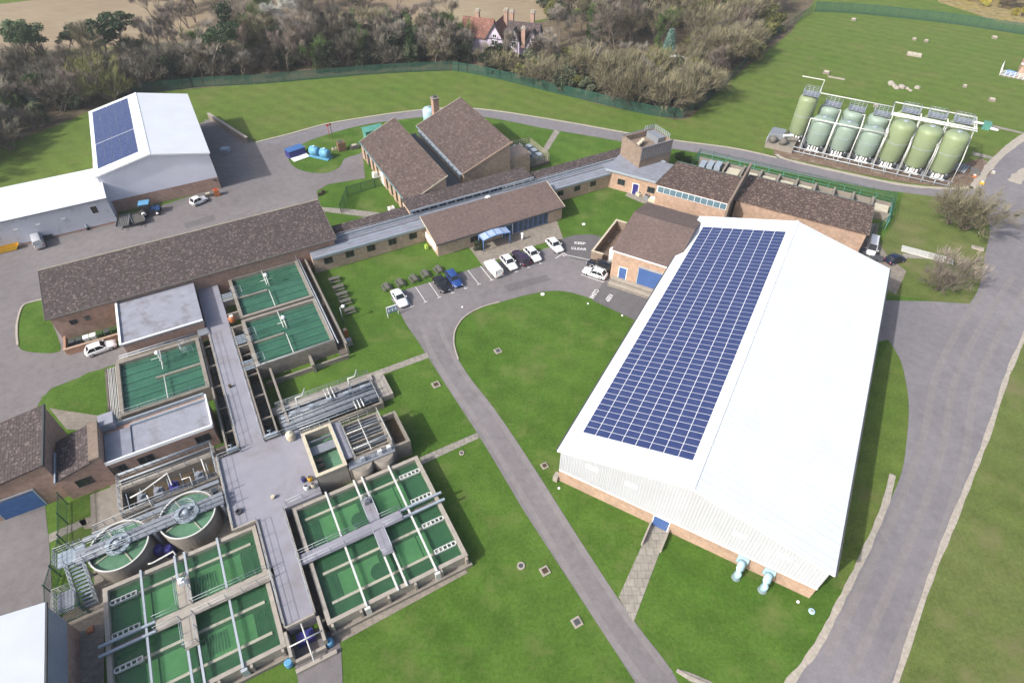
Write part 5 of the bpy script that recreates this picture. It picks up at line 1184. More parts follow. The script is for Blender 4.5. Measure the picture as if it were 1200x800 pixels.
MB().box(u+.6,u+2.4,v-1.5,v+.8,0,.7).build('crate', M['wood'], t)
# ================================================================ vehicles
CARM = {}
def paint(c, nm):
    if nm not in CARM:
        m, nt, b = base(nm, .25, .1, .5); b.inputs['Base Color'].default_value = c4(c); b.inputs['Coat Weight'].default_value = .4; b.inputs['Coat Roughness'].default_value = .1; CARM[nm] = m
    return CARM[nm]
HEADL = plain('headlamp_glass', (.6,.62,.65), .15, 0, .02); TAILL = plain('tail_lamp', (.35,.02,.02), .3, 0, .02); RIM = plain('alloy_rim', (.4,.41,.43), .35, .6, .05)
PLATE = plain('number_plate_yellow', (.5,.42,.08), .5)
def car(F, u, v, rot, col, label, L=4.25, Wd=1.76, H=1.46, kind='hatch', group=None, cat='car', z=.03):
    t = thing('parked_car' if cat == 'car' else 'parked_'+cat, label, cat, F, u, v, z, group, rot); INFO[t.name] = (0,0,0)
    hw = Wd/2; a = L/2; p = paint(*col)
    belt = .92 if kind != 'van' else 1.15; hood = .82 if kind != 'van' else 1.05
    if kind == 'hatch': cb = (-a*.86, a*.36); cr = (-a*.62, a*.08)
    elif kind == 'saloon': cb = (-a*.66, a*.34); cr = (-a*.34, a*.04)
    elif kind == 'van': cb = (-a*.97, a*.72); cr = (-a*.93, a*.40)
    else: cb = (-a*.94, a*.38); cr = (-a*.82, a*.12)      # estate
    tail = belt if kind != 'saloon' else .95
    st = [(-a,.42,tail*.78,hw*.80),(-a+.12,.26,tail*.93,hw*.93),(-a*.75,.2,tail,hw*.985),(-a*.2,.2,belt,hw),(a*.35,.2,belt*.985,hw),(a*.6,.2,hood,hw*.985),(a*.86,.22,hood*.9,hw*.93),(a-.08,.26,hood*.76,hw*.82),(a,.36,hood*.62,hw*.70)]
    vs = []; 
    for x,z0,z1,w in st:
        vs += [(x,-w*.9,z0),(x,-w,z0+.16),(x,-w,z1-.16),(x,-w*.9,z1-.03),(x,-w*.5,z1+.015),(x,w*.5,z1+.015),(x,w*.9,z1-.03),(x,w,z1-.16),(x,w,z0+.16),(x,w*.9,z0)]
    n = 10; fs = [(i*n+j,i*n+(j+1)%n,(i+1)*n+(j+1)%n,(i+1)*n+j) for i in range(len(st)-1) for j in range(n)]
    fs += [tuple(range(n-1,-1,-1)), tuple(range((len(st)-1)*n, len(st)*n))]
    m = MB().add(vs, fs, True)
    b0, b1 = cb; r0, r1 = cr; wb = hw*.92; wr = hw*.74; zb = belt-.03; 
    # roof skin and pillars
    rz = H; vs = []
    for x, zz, ww in ((r0-.05,rz-.05,wr*.93),(r0+.15,rz,wr),((r0+r1)/2,rz+.03,wr),(r1-.1,rz-.0,wr),(r1+.06,rz-.05,wr*.95)):
        vs += [(x,-ww,zz-.05),(x,-ww*.85,zz),(x,0,zz+.02),(x,ww*.85,zz),(x,ww,zz-.05)]
    m.add(vs, [(i*5+j,(i+1)*5+j,(i+1)*5+j+1,i*5+j+1) for i in range(4) for j in range(4)], True)
    for s in (-1,1):
        m.tube([(b1,s*wb*.94,zb),(r1,s*wr,rz-.07)],.05,4); m.tube([(b0,s*wb*.94,zb),(r0,s*wr,rz-.07)],.07,4); xm = (r0+r1)/2-.05; m.tube([(xm+.05,s*wb,zb),(xm,s*wr,rz-.07)],.035,4)
    m.build('body', p, t)
    gl = M['glass'] if kind != 'van' else p
    MB().add([(b1,-wb*.9,zb),(b1,wb*.9,zb),(r1+.02,wr*.93,rz-.06),(r1+.02,-wr*.93,rz-.06)],[(0,1,2,3)]).build('windscreen', M['glass'], t)
    MB().add([(b0,-wb*.9,zb),(b0,wb*.9,zb),(r0-.02,wr*.93,rz-.06),(r0-.02,-wr*.93,rz-.06)],[(3,2,1,0)]).build('rear_window', M['glass'] if kind != 'van' else p, t)
    for s in (-1,1):
        q = [(b0+.05,s*wb,zb),(b1-.05,s*wb,zb),(r1,s*(wr+.01),rz-.06),(r0,s*(wr+.01),rz-.06)]
        MB().add(q, [(0,1,2,3) if s < 0 else (3,2,1,0)]).build('side_window', gl, t)
        MB().box(b1-.25,b1-.05,s*(hw+.02),s*(hw+.2),belt-.02,belt+.12).build('mirror', p, t)
        MB().box(a-.2,a-.02,s*hw*.45,s*hw*.78,hood*.60,hood*.74).build('headlight', HEADL, t)
        MB().box(-a+.0,-a+.14,s*hw*.6,s*hw*.88,tail*.62,tail*.82).build('tail_light', TAILL, t)
        for x in (-a*.62, a*.62):
            w = MB().tube([(x,s*(hw-.2),.32),(x,s*(hw+.01),.32)],.32,16).build('wheel', M['black'], t); MB().tube([(x,s*(hw+.0),.32),(x,s*(hw+.025),.32)],.2,12).build('rim', RIM, w)
    return t
WHITE=((.78,.79,.80),'car_paint_white'); BLACK=((.012,.012,.016),'car_paint_black'); BLUE=((.02,.06,.22),'car_paint_blue'); PURP=((.035,.02,.045),'car_paint_dark_purple'); SILV=((.45,.47,.50),'car_paint_silver'); GREEN=((.03,.16,.09),'car_paint_green'); LWHITE=((.72,.73,.70),'car_paint_off_white'); NAVY=((.01,.014,.04),'car_paint_navy')
H_ = pi/2
gname = 'cars parked in the marked bays'
car(W, 19.8, 75.3, -H_, WHITE, 'white car at the left end of the bays beside the blue notice board', group=gname, kind='saloon', L=4.5)
car(W, 27.3, 75.4, -H_, BLACK, 'black car parked beside the blue one in the marked bays', group=gname)
car(W, 29.75, 75.6, -H_, BLUE, 'bright blue car parked beside the black one', group=gname, kind='estate')
car(W, 37.0, 75.0, H_, LWHITE, 'bulky white van in the bays left of the entrance paving', group=gname, kind='van', L=4.7, H=1.85, cat='van')
car(W, 40.2, 75.3, -H_, WHITE, 'white car between the white van and the dark purple car', group=gname)
car(W, 42.75, 75.6, H_, PURP, 'dark purple estate car in front of the office entrance', group=gname, kind='estate', L=4.7)
car(W, 45.1, 75.4, -H_, WHITE, 'white car immediately right of the dark purple estate car', group=gname)
car(W, 50.0, 75.9, -H_, WHITE, 'white car at the right end of the bays next to the painted KEEP CLEAR', group=gname)
car(E, -27.6, 81.5, pi, BLACK, 'black estate car tucked against the shutter building', kind='estate', L=4.7)
car(E, -27.5, 79.1, pi, WHITE, 'white car in the single bay in front of the shutter building', L=4.4)
car(W, -24.0, 85.7, .1, WHITE, 'white car beside the orange brick yard wall on the left road')
car(E, 10.2, 108.9-5.2, H_, GREEN, 'small green and white pickup against the eastern tiled building', L=3.9) if False else None
car(E, 13.4, 110.6, -H_, WHITE, 'white van parked at the end of the eastern tiled building', kind='van', L=5.0, H=1.95, cat='van')
u, v = W.q(234,238); car(W, u, v, .4, WHITE, 'small white car parked by the brick base of the lavender gable', L=3.3)
# green utility truck
u, v = E.q(997,285)
t = thing('utility_buggy', 'small green utility truck with white cab roof behind the big hall', 'truck', E, u, v, .03, None, H_); INFO[t.name] = (0,0,0)
MB().box(-1.7,.3,-.75,.75,.45,.95).build('load_bed', paint(*GREEN), t); MB().box(.32,1.0,-.7,.7,.45,1.1).box(1.01,1.7,-.7,.7,.45,.9).build('body', paint(*GREEN), t); MB().box(.3,1.05,-.68,.68,1.7,1.78).build('cab_roof', M['trim_white'], t)
MB().box(.33,1.0,-.66,.66,1.12,1.69).build('cab_window', M['glass'], t)
for x in (-1.2,1.2):
    for s in (-1,1): MB().tube([(x,s*.6,.3),(x,s*.85,.3)],.3,12).build('wheel', M['black'], t)
# dark domed machine with trailer
u, v = E.q(1045,307)
car(E, u+.3, v+.3, .9, NAVY, 'dark navy car at the far right corner of the big hall', L=3.9)
t = thing('small_trailer', 'small dark trailer just left of the navy car by the big hall', 'trailer', E, u-2.6, v-.6, .03); INFO[t.name] = (0,0,0)
MB().box(-1.1,1.1,-.8,.8,.35,.5).build('chassis', M['dark'], t)
for s in (-1,1): MB().tube([(0,s*1.25,.35),(0,s*1.45,.35)],.35,14).build('wheel', M['black'], t)
MB().tube([(-1.3,0,.4),(-2.6,0,.4)],.08).build('drawbar', M['dark'], t); MB().box(-3.2,-2.1,-.6,.6,.45,1.2).build('toolbox', M['dark'], t)
# tractor with blue roof, trailers, small plant in the upper yard
u, v = W.q(177,251)
t = thing('tractor', 'blue tractor with pale blue cab roof in front of the lavender gable', 'tractor', W, u, v, .03, None, -.2); INFO[t.name] = (0,0,0)
MB().box(-.9,2.0,-.45,.45,.9,1.5).build('bonnet', M['blue'], t); MB().hexa([(-1.2,-.8,1.3),(.5,-.8,1.3),(.5,.8,1.3),(-1.2,.8,1.3)],[(-1.1,-.7,2.5),(.35,-.7,2.5),(.35,.7,2.5),(-1.1,.7,2.5)]).build('cab_glass', M['glass'], t); MB().box(-1.3,.6,-.85,.85,2.51,2.68).build('cab_roof', M['blue_pale'], t)
for s in (-1,1):
    for x, r, w_ in ((-.8,.85,.45),(1.5,.5,.3)):
        w = MB().tube([(x,s*.75,r),(x,s*(.75+w_),r)],r,18).build('wheel', M['black'], t); MB().tube([(x,s*(.75+w_),r),(x,s*(.78+w_),r)],r*.5,12).build('rim', M['trim_white'], w)
MB().tube([(1.2,.2,1.5),(1.2,.2,2.3)],.06).build('exhaust', M['dark'], t)
def trailer(px, py, label, mat, rot=0, deck=True):
    u, v = W.q(px,py); t = thing('flatbed_trailer', label, 'trailer', W, u, v, .03, None, rot); INFO[t.name] = (0,0,0)
    MB().box(-1.1,1.1,-2.0,2.0,.65,.8).build('bed', M[mat], t)
    m = MB(); [m.box(-1.1+k*.32,-.95+k*.32,-2.0,2.0,.81,.87) for k in range(7)]; m.build('deck_boards', M['wood'], t)
    for s in (-1,1):
        MB().box(s*1.1-.04,s*1.1+.04,-2.0,2.0,.81,1.1).build('side_rail', M['steel'], t)
        for y in (-.5,.4): MB().tube([(s*.85,y,.33),(s*1.15,y,.33)],.33,12).build('wheel', M['black'], t)
    MB().tube([(0,-2.0,.6),(0,-3.2,.5)],.07).build('drawbar', M['dark'], t)
    return t
trailer(147,262,'grey flatbed trailer with slatted deck next to the yellow skip','steel',-.15); trailer(163,259,'darker flatbed trailer between the slatted one and the blue tractor','wood',.1)
def skip(F, px, py, label, mat, L=2.6, Wd=1.1, h=.9, rot=0):
    u, v = F.q(px,py); t = thing('skip', label, 'skip', F, u, v, .03, None, rot); INFO[t.name] = (0,0,0); a, b = L/2, Wd/2
    for s in (-1,1): MB().hexa([(-a*.7,s*b-.04,.1),(a*.7,s*b-.04,.1),(a*.7,s*b+.04,.1),(-a*.7,s*b+.04,.1)],[(-a,s*b-.04,h),(a,s*b-.04,h),(a,s*b+.04,h),(-a,s*b+.04,h)]).build('side', M[mat], t)
    MB().box(-a*.7,a*.7,-b,b,.1,.16).build('floor', M[mat], t)
    for s in (-1,1): MB().slab([(s*a*.7,-b,.14),(s*a,-b,h),(s*a,b,h),(s*a*.7,b,.14)],.05).build('end', M[mat], t)
    return t
skip(W,134,260,'small yellow skip at the right end of the grey shed','yellow'); skip(W,9,294,'long yellow skip at the far left end of the grey shed','yellow',4.2,1.0)
u, v = W.q(47,286); car(W, u, v, H_+.15, SILV, 'grey-blue van parked nose out in front of the grey shed', kind='van', L=4.6, H=1.9, cat='van')
def genbox(F, px, py, label, cat, name, body, L, Wd, h, extra='steel_pale', rot=0, group=None, z=.03):
    u, v = F.q(px,py); t = thing(name, label, cat, F, u, v, z, group, rot); INFO[t.name] = (0,0,0)
    MB().hexa([(-L/2,-Wd/2,.08),(L/2,-Wd/2,.08),(L/2,Wd/2,.08),(-L/2,Wd/2,.08)],[(-L/2*.94,-Wd/2*.94,h),(L/2*.94,-Wd/2*.94,h),(L/2*.94,Wd/2*.94,h),(-L/2*.94,Wd/2*.94,h)]).build('body', M[body], t)
    MB().box(-L/2*.6,L/2*.4,-Wd/2*.6,Wd/2*.6,h+.005,h+.12).build('lid', M[extra], t); MB().box(-L/2,-L/2+.15,-Wd/2,Wd/2,0,.08).box(L/2-.15,L/2,-Wd/2,Wd/2,0,.08).build('skid', M['dark'], t)
    return t
genbox(W,58,279,'dark mower standing beside the grey-blue van','mower','mower','dark',1.6,1.0,.9,'cream')
genbox(W,73,267,'white-topped bin against the grey shed wall','bin','bin','dark',1.3,.9,1.2,'trim_white')
genbox(W,255,229,'orange drum-shaped machine at the right corner of the lavender gable hall','machine','machine','orange',1.1,1.1,1.3,'red')
genbox(W,245,230,'low cream crate between the small white car and the orange machine','crate','crate','wood',1.6,.9,.6,'cream')
u, v = W.q(105,266)
t = thing('digger', 'grey digger with a dark raised bucket at the corner of the grey shed', 'digger', W, u, v, .03, None, .8); INFO[t.name] = (0,0,0)
MB().box(-1.1,1.1,-.7,-.35,.0,.5).box(-1.1,1.1,.35,.7,.0,.5).build('track', M['black'], t); MB().box(-.9,.7,-.6,.6,.52,1.2).build('body', M['steel_pale'], t); MB().box(-.3,.6,-.5,.3,1.21,2.2).build('cab', M['glass'], t)
MB().tube([(.7,.2,1.0),(1.8,.2,2.6),(2.8,.2,2.2)],.14,6).build('boom', M['steel'], t); MB().tube([(2.8,.2,2.2),(3.0,.2,1.2)],.11,6).build('arm', M['steel'], t); MB().hexa([(2.7,-.2,.7),(3.4,-.2,.7),(3.4,.6,.7),(2.7,.6,.7)],[(2.6,-.2,1.3),(3.2,-.2,1.3),(3.2,.6,1.3),(2.6,.6,1.3)]).build('bucket', M['dark'], t)
# ---------------- yard island equipment
u, v = W.q(376,184)
t = thing('blue_tank_pair', 'pair of light blue ribbed tanks on a skid on the yard lawn island', 'tank', W, u, v, .04, None, -.9); INFO[t.name] = (0,0,0)
MB().box(-2.6,2.6,-1.0,1.0,0,.2).build('skid', M['blue_tank'], t)
for x in (-1.4,1.4):
    MB().tube([(x-1.1,0,1.2),(x-.9,0,1.2),(x+.9,0,1.2),(x+1.1,0,1.2)],[.6,.95,.95,.6],18).build('shell', M['blue_tank'], t); MB().cyl(x,0,2.1,2.35,.3,12).build('hatch', M['duct'], t)
u, v = W.q(350,184)
t = thing('navy_shelter', 'navy blue open container with a pale sheet at the tip of the yard island', 'container', W, u, v, .04, None, .25); INFO[t.name] = (0,0,0)
MB().box(-1.9,1.9,.0,2.2,0,1.6).build('body', M['navy'], t); MB().slab([(-1.9,-1.6,.12),(1.9,-1.6,.12),(1.9,-.05,.3),(-1.9,-.05,.3)],.08).build('pale_sheet', M['trim_white'], t); MB().box(-1.95,1.95,-.05,2.25,1.61,1.7).build('roof', M['blue'], t)
genbox(W,401,176,'dark brown kiosk on the yard island','kiosk','kiosk','wood_brown',1.8,1.6,2.0,'dark')
genbox(W,416,174,'stack of stone-coloured pallets between the kiosk and the tiled workshop','pallets','pallet_stack','wood',2.0,1.2,.8,'cream')
genbox(W,392,176,'small cream crate beside the brown kiosk','crate','crate','cream',1.0,.8,.5,'wood')
for k,(px,py) in enumerate(((387,163),(390,162))):
    u, v = W.q(px,py); t = thing('barrier_post', 'thin reddish pole by the ring road above the yard island, %s of two' % ('left','right')[k], 'pole', W, u, v, 0)
    MB().cyl(u,v,0,3.6,.06,8).build('pole', M['red' if k == 0 else 'wood_brown'], t); MB().box(u-.25,u+.25,v-.04,v+.04,3.1,3.6).build('plate', M['red'], t)
for k,(px,py) in enumerate(((375,229),(379,226))):
    genbox(W,px,py,'small terracotta planter %s by the edge of the small lawn' % ('left','right')[k],'planter','planter','rust',.8,.6,.5,'leaf_dark')
genbox(W,459,247,'white dome-topped bin on the tiled strip side of the small lawn','bin','bin','trim_white',1.2,1.0,.8,'cream')
# stack of white pallets by workshop
genbox(W,441,208,'white crate against the tiled workshop wall','crate','crate','trim_white',1.4,1.0,1.2,'cream')
# ---------------- picnic tables
def picnic(u, v, rot, label):
    t = thing('picnic_table', label, 'picnic table', W, u, v, .012, 'grey picnic tables on the lawn', rot); INFO[t.name] = (0,0,0)
    m = MB(); [m.box(-.9,.9,-.36+k*.15,-.24+k*.15,.72,.76) for k in range(5)]; m.build('tabletop', M['wood'], t)
    for s in (-1,1):
        m = MB(); [m.box(-.9,.9,s*.62+k*.14-.13,s*.62+k*.14-.01,.42,.46) for k in range(2)]; m.build('seat', M['wood'], t)
    for x in (-.65,.65):
        m = MB(); m.bar((x,-.8,0),(x,-.25,.7),.07,.09); m.bar((x,.8,0),(x,.25,.7),.07,.09); m.build('leg', M['wood'], t)
        MB().box(x-.04,x+.04,-.75,.75,.33,.41).build('cross_beam', M['wood'], t)
    return t
lab = ['nearest the corridor wall at the top of the left column','second from the top in the column by the filter tank','middle one of the column beside the filter tank','fourth from the top in the column by the filter tank','at the bottom of the column beside the filter tank lamp']
for k,(u,v) in enumerate([(11.75,85.3),(11.75,82.9),(11.75,80.8),(11.7,78.8),(11.6,76.4)]): picnic(u, v, .03*(k-2), 'grey wooden picnic table '+lab[k])
lab = ['directly behind the white car at the left end of the bays','second from the left in the row above the bays','middle one of the row above the bays','fourth from the left in the row above the bays','at the right end of the row, behind the blue car']
for k,(px,py) in enumerate([(453,336),(469,331),(485,326),(498.5,320.5),(514,315.5)]):
    u, v = W.q(px,py,.5); picnic(u, v, pi/2+.05*(k%3-1), 'grey wooden picnic table '+lab[k])
# notice board, bollards, lamp
u, v = W.q(461,370)
t = thing('notice_board', 'blue and white notice board on posts by the car park edge', 'notice board', W, u, v, .01); INFO[t.name] = (0,0,0)
for s in (-1,1): MB().box(s*.9-.05,s*.9+.05,-.05,.05,0,2.1).build('post', M['trim_white'], t)
MB().box(-.84,.84,-.05,.05,.8,1.9).build('board', M['blue'], t); MB().box(-.84,.84,-.055,.055,1.91,2.1).build('header', M['trim_white'], t)
for i, k in enumerate((0,1,2,3,4)): MB().box(-.7+i*.3,-.5+i*.3,-.07,-.05,1.0,1.7).build('poster', M['duct' if i%2 else 'trim_white'], t)
for k,(px,py) in enumerate(((612,281),(636,262))):
    u, v = W.q(px,py); t = thing('lamp_bollard', ('white cylindrical bollard on the entrance paving','white cylindrical bollard at the right corner of the office')[k], 'bollard', W, u, v, .05)
    MB().cyl(u,v,.05,1.3,.2,12).build('post', M['trim_white'], t); MB().lathe(u,v,[(.26,1.3),(.26,1.4),(.1,1.5)],12).build('cap', M['trim_white'], t)
u, v = W.q(403,378); 
t = thing('lamp_post', 'short lamp post with white head beside the right wall of the filter tanks', 'lamp', W, u, v, 0)
MB().cyl(u,v,0,3.2,.07,8).build('pole', M['steel'], t); MB().tube([(u,v,3.2),(u+.5,v,3.3)],.05).build('arm', M['steel'], t); MB().lathe(u+.5,v,[(.3,3.15),(.3,3.35),(.1,3.45)],12).build('lamp_head', M['trim_white'], t)
genbox(W,406,394,'orange-brown cabinet by the right wall of the filter tanks','cabinet','cabinet','orange',.7,.7,1.4,'cream')
genbox(W,408,404,'pale valve box at the lower right corner of the filter tanks','valve','valve_box','conc_pale',1.4,1.0,1.0,'steel_pale')
genbox(W,500,292,'lime green bin by the left end of the office','bin','bin','lime',.5,.5,.9,'lime')
u, v = E.q(686,345)
genbox(W,750,229,'pale picnic bench set by the door of the flat-roofed link block','bench','bench','cream',1.6,1.2,.7,'wood'); genbox(E,757,234,'grey-blue bin between the pale benches','bin','bin','steel',.9,.9,1.0,'dark'); genbox(E,765,236,'white bench nearest the annexe of the shutter building','bench','bench','cream',1.8,1.3,.7,'trim_white')
struct('path', MB().sheet([G(x,y) for x,y in [(732,229),(742,222),(771,232),(768,241),(752,238)]], .05), M['path'])
# manhole covers on the lawns
def cover(px, py, label, r=.5, rnd=False, F=W, mat='conc'):
    u, v = F.q(px,py); t = thing('manhole_cover', label, 'manhole cover', F, u, v, 0, 'manhole covers')
    if rnd: MB().pipewall(u,v,r*.6,r,.0,.16,20).build('surround', M['conc_pale'], t); MB().cyl(u,v,.0,.12,r*.59,16).build('lid', M['dark'], t)
    else: MB().box(u-r,u+r,v-r,v+r,0,.14).build('surround', M['conc_pale'], t); MB().box(u-r*.6,u+r*.6,v-r*.6,v+r*.6,.14,.19).build('lid', M['rust' if mat == 'rust' else 'dark'], t)
cover(610.5,663,'round manhole with pale ring on the lower lawn',.45,True); cover(638.5,669,'square brown manhole cover beside the round one',.5,mat='rust'); cover(676,729,'square manhole cover alone near the lower road',.5); cover(638,546,'square manhole cover near the left corner of the big hall',.42,mat='rust'); cover(511,451,'square reddish manhole cover near the upper lawn path',.55,mat='rust'); cover(583.5,411.5,'square grey cover on the lawn inside the road bend',.5); cover(541,531,'faint round cover just below the lower lawn path',.35,True)
for (px,py,r,la) in ((572,345,.0,''),): pass
for k,(px,py) in enumerate(((689,356),(729,370),(655,572),(636,345),(684,263),(542,360),(951,716),(935,705))):
    u, v = N.q(px,py); t = thing('marker_stone', ('small white marker stone on the lawn beside the rotated painted words','small white marker stone at the lawn corner near the loading ramp','small white marker stone near the left brick corner of the big hall','white hydrant plate on the kerb at the top of the lawn loop','pale round cover on the courtyard lawn above KEEP CLEAR','small pale stone on the lawn by the bays','grey-blue cover on the lawn by the right corner of the big hall','tiny white stone beside the right brick corner of the big hall')[k], 'marker', N, u, v, 0)
    r = .35 if k in (3,4,6) else .16
    MB().lathe(u,v,[(r,0),(r,.12),(r*.8,.18)],10).build('stone', M['trim_white' if k != 6 else 'duct'], t); MB().cyl(u,v,.181,.2,r*.4,8).build('cap', M['conc_pale'], t)
# valve chambers in the upper right field
fm = [(1000,24,.9,'at the top left of the vessel field'),(1071,47,.7,'left of the close pair in the vessel field'),(1085,49,.7,'right of the close pair in the vessel field'),(1165,45,.9,'at the top right of the vessel field'),(968,86,1.0,'above the lone vessel at the left of the field'),(1130,102,.6,'right of the rubble heap'),(1162,118,.9,'near the pipe manifold on the right of the field'),(1026,125,.7,'just behind the back row of vessels')]
for px,py,r,la in fm:
    u, v = E.q(px,py); t = thing('valve_chamber', 'pale concrete chamber '+la, 'chamber', E, u, v, 0, 'concrete chambers in the vessel field')
    MB().box(u-r*.85,u+r*.85,v-r*.85,v+r*.85,0,.5).build('chamber_wall', M['conc'], t); MB().box(u-r*.6,u+r*.6,v-r*.6,v+r*.6,.5,.6).build('lid', M['cream'], t)
u, v = E.q(1071,65); t = thing('long_chamber', 'long pale concrete slab of three covers in the middle of the vessel field', 'chamber', E, u, v, 0)
MB().box(u-2,u+2,v-1.2,v+1.2,0,.5).build('chamber_wall', M['conc_pale'], t)
for k in range(3): MB().box(u-1.8+k*1.25,u-.7+k*1.25,v-1,v+1,.5,.58).build('lid', M['cream'], t)
random.seed(11)
u, v = E.q(1058,103); m = MB()
for k in range(16):
    a, b, r = u+random.uniform(-3.4,3.4), v+random.uniform(-1.6,1.6), random.uniform(.3,.9); m.lathe(a,b,[(r,0),(r*.9,r*.5),(r*.4,r*.8)],7,False)
tag(m.build('rubble_heap', M['conc_pale'], F=E), 'heap of pale broken concrete in the vessel field', 'rubble', kind='stuff')
u, v = E.q(980,92); tag(MB().box(u-2.2,u+2.2,v-.3,v+.3,0,.25).build('concrete_beam', M['conc_pale'], F=E), 'long low concrete strip right of the chamber at the left of the vessel field', 'beam')
# pallets / gate beside the east path
t = thing('fence_panel_stack', 'stack of galvanised fence panels lying on the verge beyond the big hall', 'panels', E, *E.q(1086,299), 0)
u, v = E.q(1086,299)
m = MB()
for k in range(4): m.box(u-4.2,u+4.2,v-1.0+k*.55,v-.85+k*.55,.05,.25)
for k in range(24): m.box(u-4.1+k*.35,u-4.0+k*.35,v-1.0,v+.8,.255,.3)
m.build('panel', M['rail_white'], t)
genbox(E,1145,292,'pale concrete block on the verge by the wide road','block','concrete_block','conc_pale',2.0,.9,.35,'conc')
for k,(px,py) in enumerate(((1150,216),(1163,204),(1141,208))):
    genbox(E,px,py,('yellow-capped block at the corner of the gravel bed','white-capped block on the pale roadside strip','lone orange block at the end of the gravel bed')[k],'block','roadside_block',('yellow','conc_pale','orange')[k],.8,.6,.5,'trim_white')
# ================================================================ houses beyond
def cottage():
    hx, hy = G(585,62); F = Frame(-18); u, v = F.l(hx, hy)
    t = thing('gabled_house', 'lilac and white timbered house with red tiled roofs and tall brick chimneys beyond the fence', 'house', F, u, v, 0)
    wl = plain('lilac_white_render', (.50,.44,.56), .8, 0, .12, .6); tb = M['dark']
    def blk(u0,u1,v0,v1,ze,zr,along,rm='tile_red'):
        um, vm = (u0+u1)/2, (v0+v1)/2
        MB().box(u0,u1,v0,v1,0,ze).build('wall', wl, t); o = .4
        if along == 'v':
            MB().add([(u0,v0,ze),(u1,v0,ze),(um,v0,zr-.1),(u0,v1,ze),(u1,v1,ze),(um,v1,zr-.1)],[(0,1,2),(5,4,3),(0,2,5,3),(1,4,5,2)]).build('gable_wall', wl, t)
            sl = (zr-ze)/(um-u0)
            r = MB().slab([(u0-o,v0-o,ze-sl*o),(um,v0-o,zr),(um,v1+o,zr),(u0-o,v1+o,ze-sl*o)],.2).slab([(um,v0-o,zr),(u1+o,v0-o,ze-sl*o),(u1+o,v1+o,ze-sl*o),(um,v1+o,zr)],.2).build('roof', M[rm], t)
            m = MB(); m.bar((u0-o,v0-o-.1,ze-sl*o-.2),(um,v0-o-.1,zr-.2),.15,.4); m.bar((um,v0-o-.1,zr-.2),(u1+o,v0-o-.1,ze-sl*o-.2),.15,.4)
            for x in (um-1,um+1): m.box(x-.1,x+.1,v0-.08,v0-.01,1,ze+.6)
            m.box(u0,u1,v0-.1,v0-.02,ze-.2,ze+.05); m.build('timber', tb, t)
            win(t, um-.9, um+.9, ze-1.9, ze-.4, v0-.02, 'trim_white'); win(t, um-.6, um+.6, ze+.2, ze+1.2, v0-.02, 'trim_white')
        else:
            sl = (zr-ze)/(vm-v0)
            MB().slab([(u0-o,v0-o,ze-sl*o),(u1+o,v0-o,ze-sl*o),(u1+o,vm,zr),(u0-o,vm,zr)],.2).slab([(u0-o,vm,zr),(u1+o,vm,zr),(u1+o,v1+o,ze-sl*o),(u0-o,v1+o,ze-sl*o)],.2).build('roof', M[rm], t)
            MB().add([(u0,v0,ze),(u0,v1,ze),(u0,vm,zr-.1),(u1,v0,ze),(u1,v1,ze),(u1,vm,zr-.1)],[(0,2,1),(3,4,5),(0,3,5,2),(1,2,5,4)]).build('gable_wall', wl, t)
            for x in (u0+1.2,u0+3.4): win(t, x, x+1.1, ze-1.8, ze-.5, v0, 'trim_white')
    blk(u-11,u-2,v-2.5,v+4,5.0,9.0,'u'); blk(u-2.6,u+2.6,v-4,v+4.5,5.2,9.2,'v'); blk(u+2.7,u+12,v-1.5,v+4.5,5.0,8.8,'u','tile'); blk(u+4.0,u+7.2,v-3,v-1.2,5.0,8.2,'v','tile'); blk(u+9.4,u+13,v-3,v-1.2,5.0,8.2,'v','tile')
    for x, y, h in ((u-7,v+1.2,10.4),(u+1.2,v+3,10.8),(u+3.0,v+3,10.6),(u+8.2,v-1.9,8.0),(u+9.5,v+2.4,11.2)):
        c = MB().box(x-.55,x+.55,y-.55,y+.55,3,h).build('chimney', M['brick'], t); MB().box(x-.7,x+.7,y-.7,y+.7,h+.01,h+.35).build('cap', M['conc_pale'], c)
        for s in (-.25,.25): MB().cyl(x+s,y,h+.36,h+.8,.14,8).build('chimney_pot', M['cream'], c)
    MB().box(u-1.5,u+1.5,v-7.0,v-4.05,0,2.6).build('porch', wl, t); MB().box(u-1.8,u+1.8,v-7.2,v-4.05,2.61,2.8).build('porch_roof', M['felt_pale'], t)
cottage()
u, v = W.q(1190,84)
F = Frame(-35); hx, hy = G(1196,90); u, v = F.l(hx,hy)
t = thing('pink_brick_pumphouse', 'pinkish brick building with pale roof edge cut by the right edge of the picture', 'building', F, u+7, v+4, 0)
MB().box(u-1,u+16,v,v+9,0,3.4).build('wall', M['brick_l'], t); MB().slab([(u-1.4,v-.4,3.5),(u+16.4,v-.4,3.5),(u+16.4,v+4.5,5.6),(u-1.4,v+4.5,5.6)],.2).slab([(u-1.4,v+4.5,5.6),(u+16.4,v+4.5,5.6),(u+16.4,v+9.4,3.5),(u-1.4,v+9.4,3.5)],.2).build('roof', plain('pinkish_tiles',(.26,.16,.15),.9,0,.2), t)
MB().box(u-1.45,u+16.4,v-.55,v-.41,3.2,3.55).build('gutter', M['trim_white'], t)
m = MB(); m.rail([(u-5,v-2.6,0),(u-5,v+6,0)],1.5,1.2,.05,3).rail([(u-5,v-2.6,0),(u+4,v-2.6,0)],1.5,1.2,.05,3); m.build('forecourt_rail', M['trim_white'], t); MB().box(u-5,u+6,v-2.6,v-.02,.02,.06).build('forecourt', M['paving'], t)
genbox(F, 1183, 88, 'blue skip in front of the pinkish brick building','skip','skip','blue',3.0,1.4,1.0,'blue_pale')
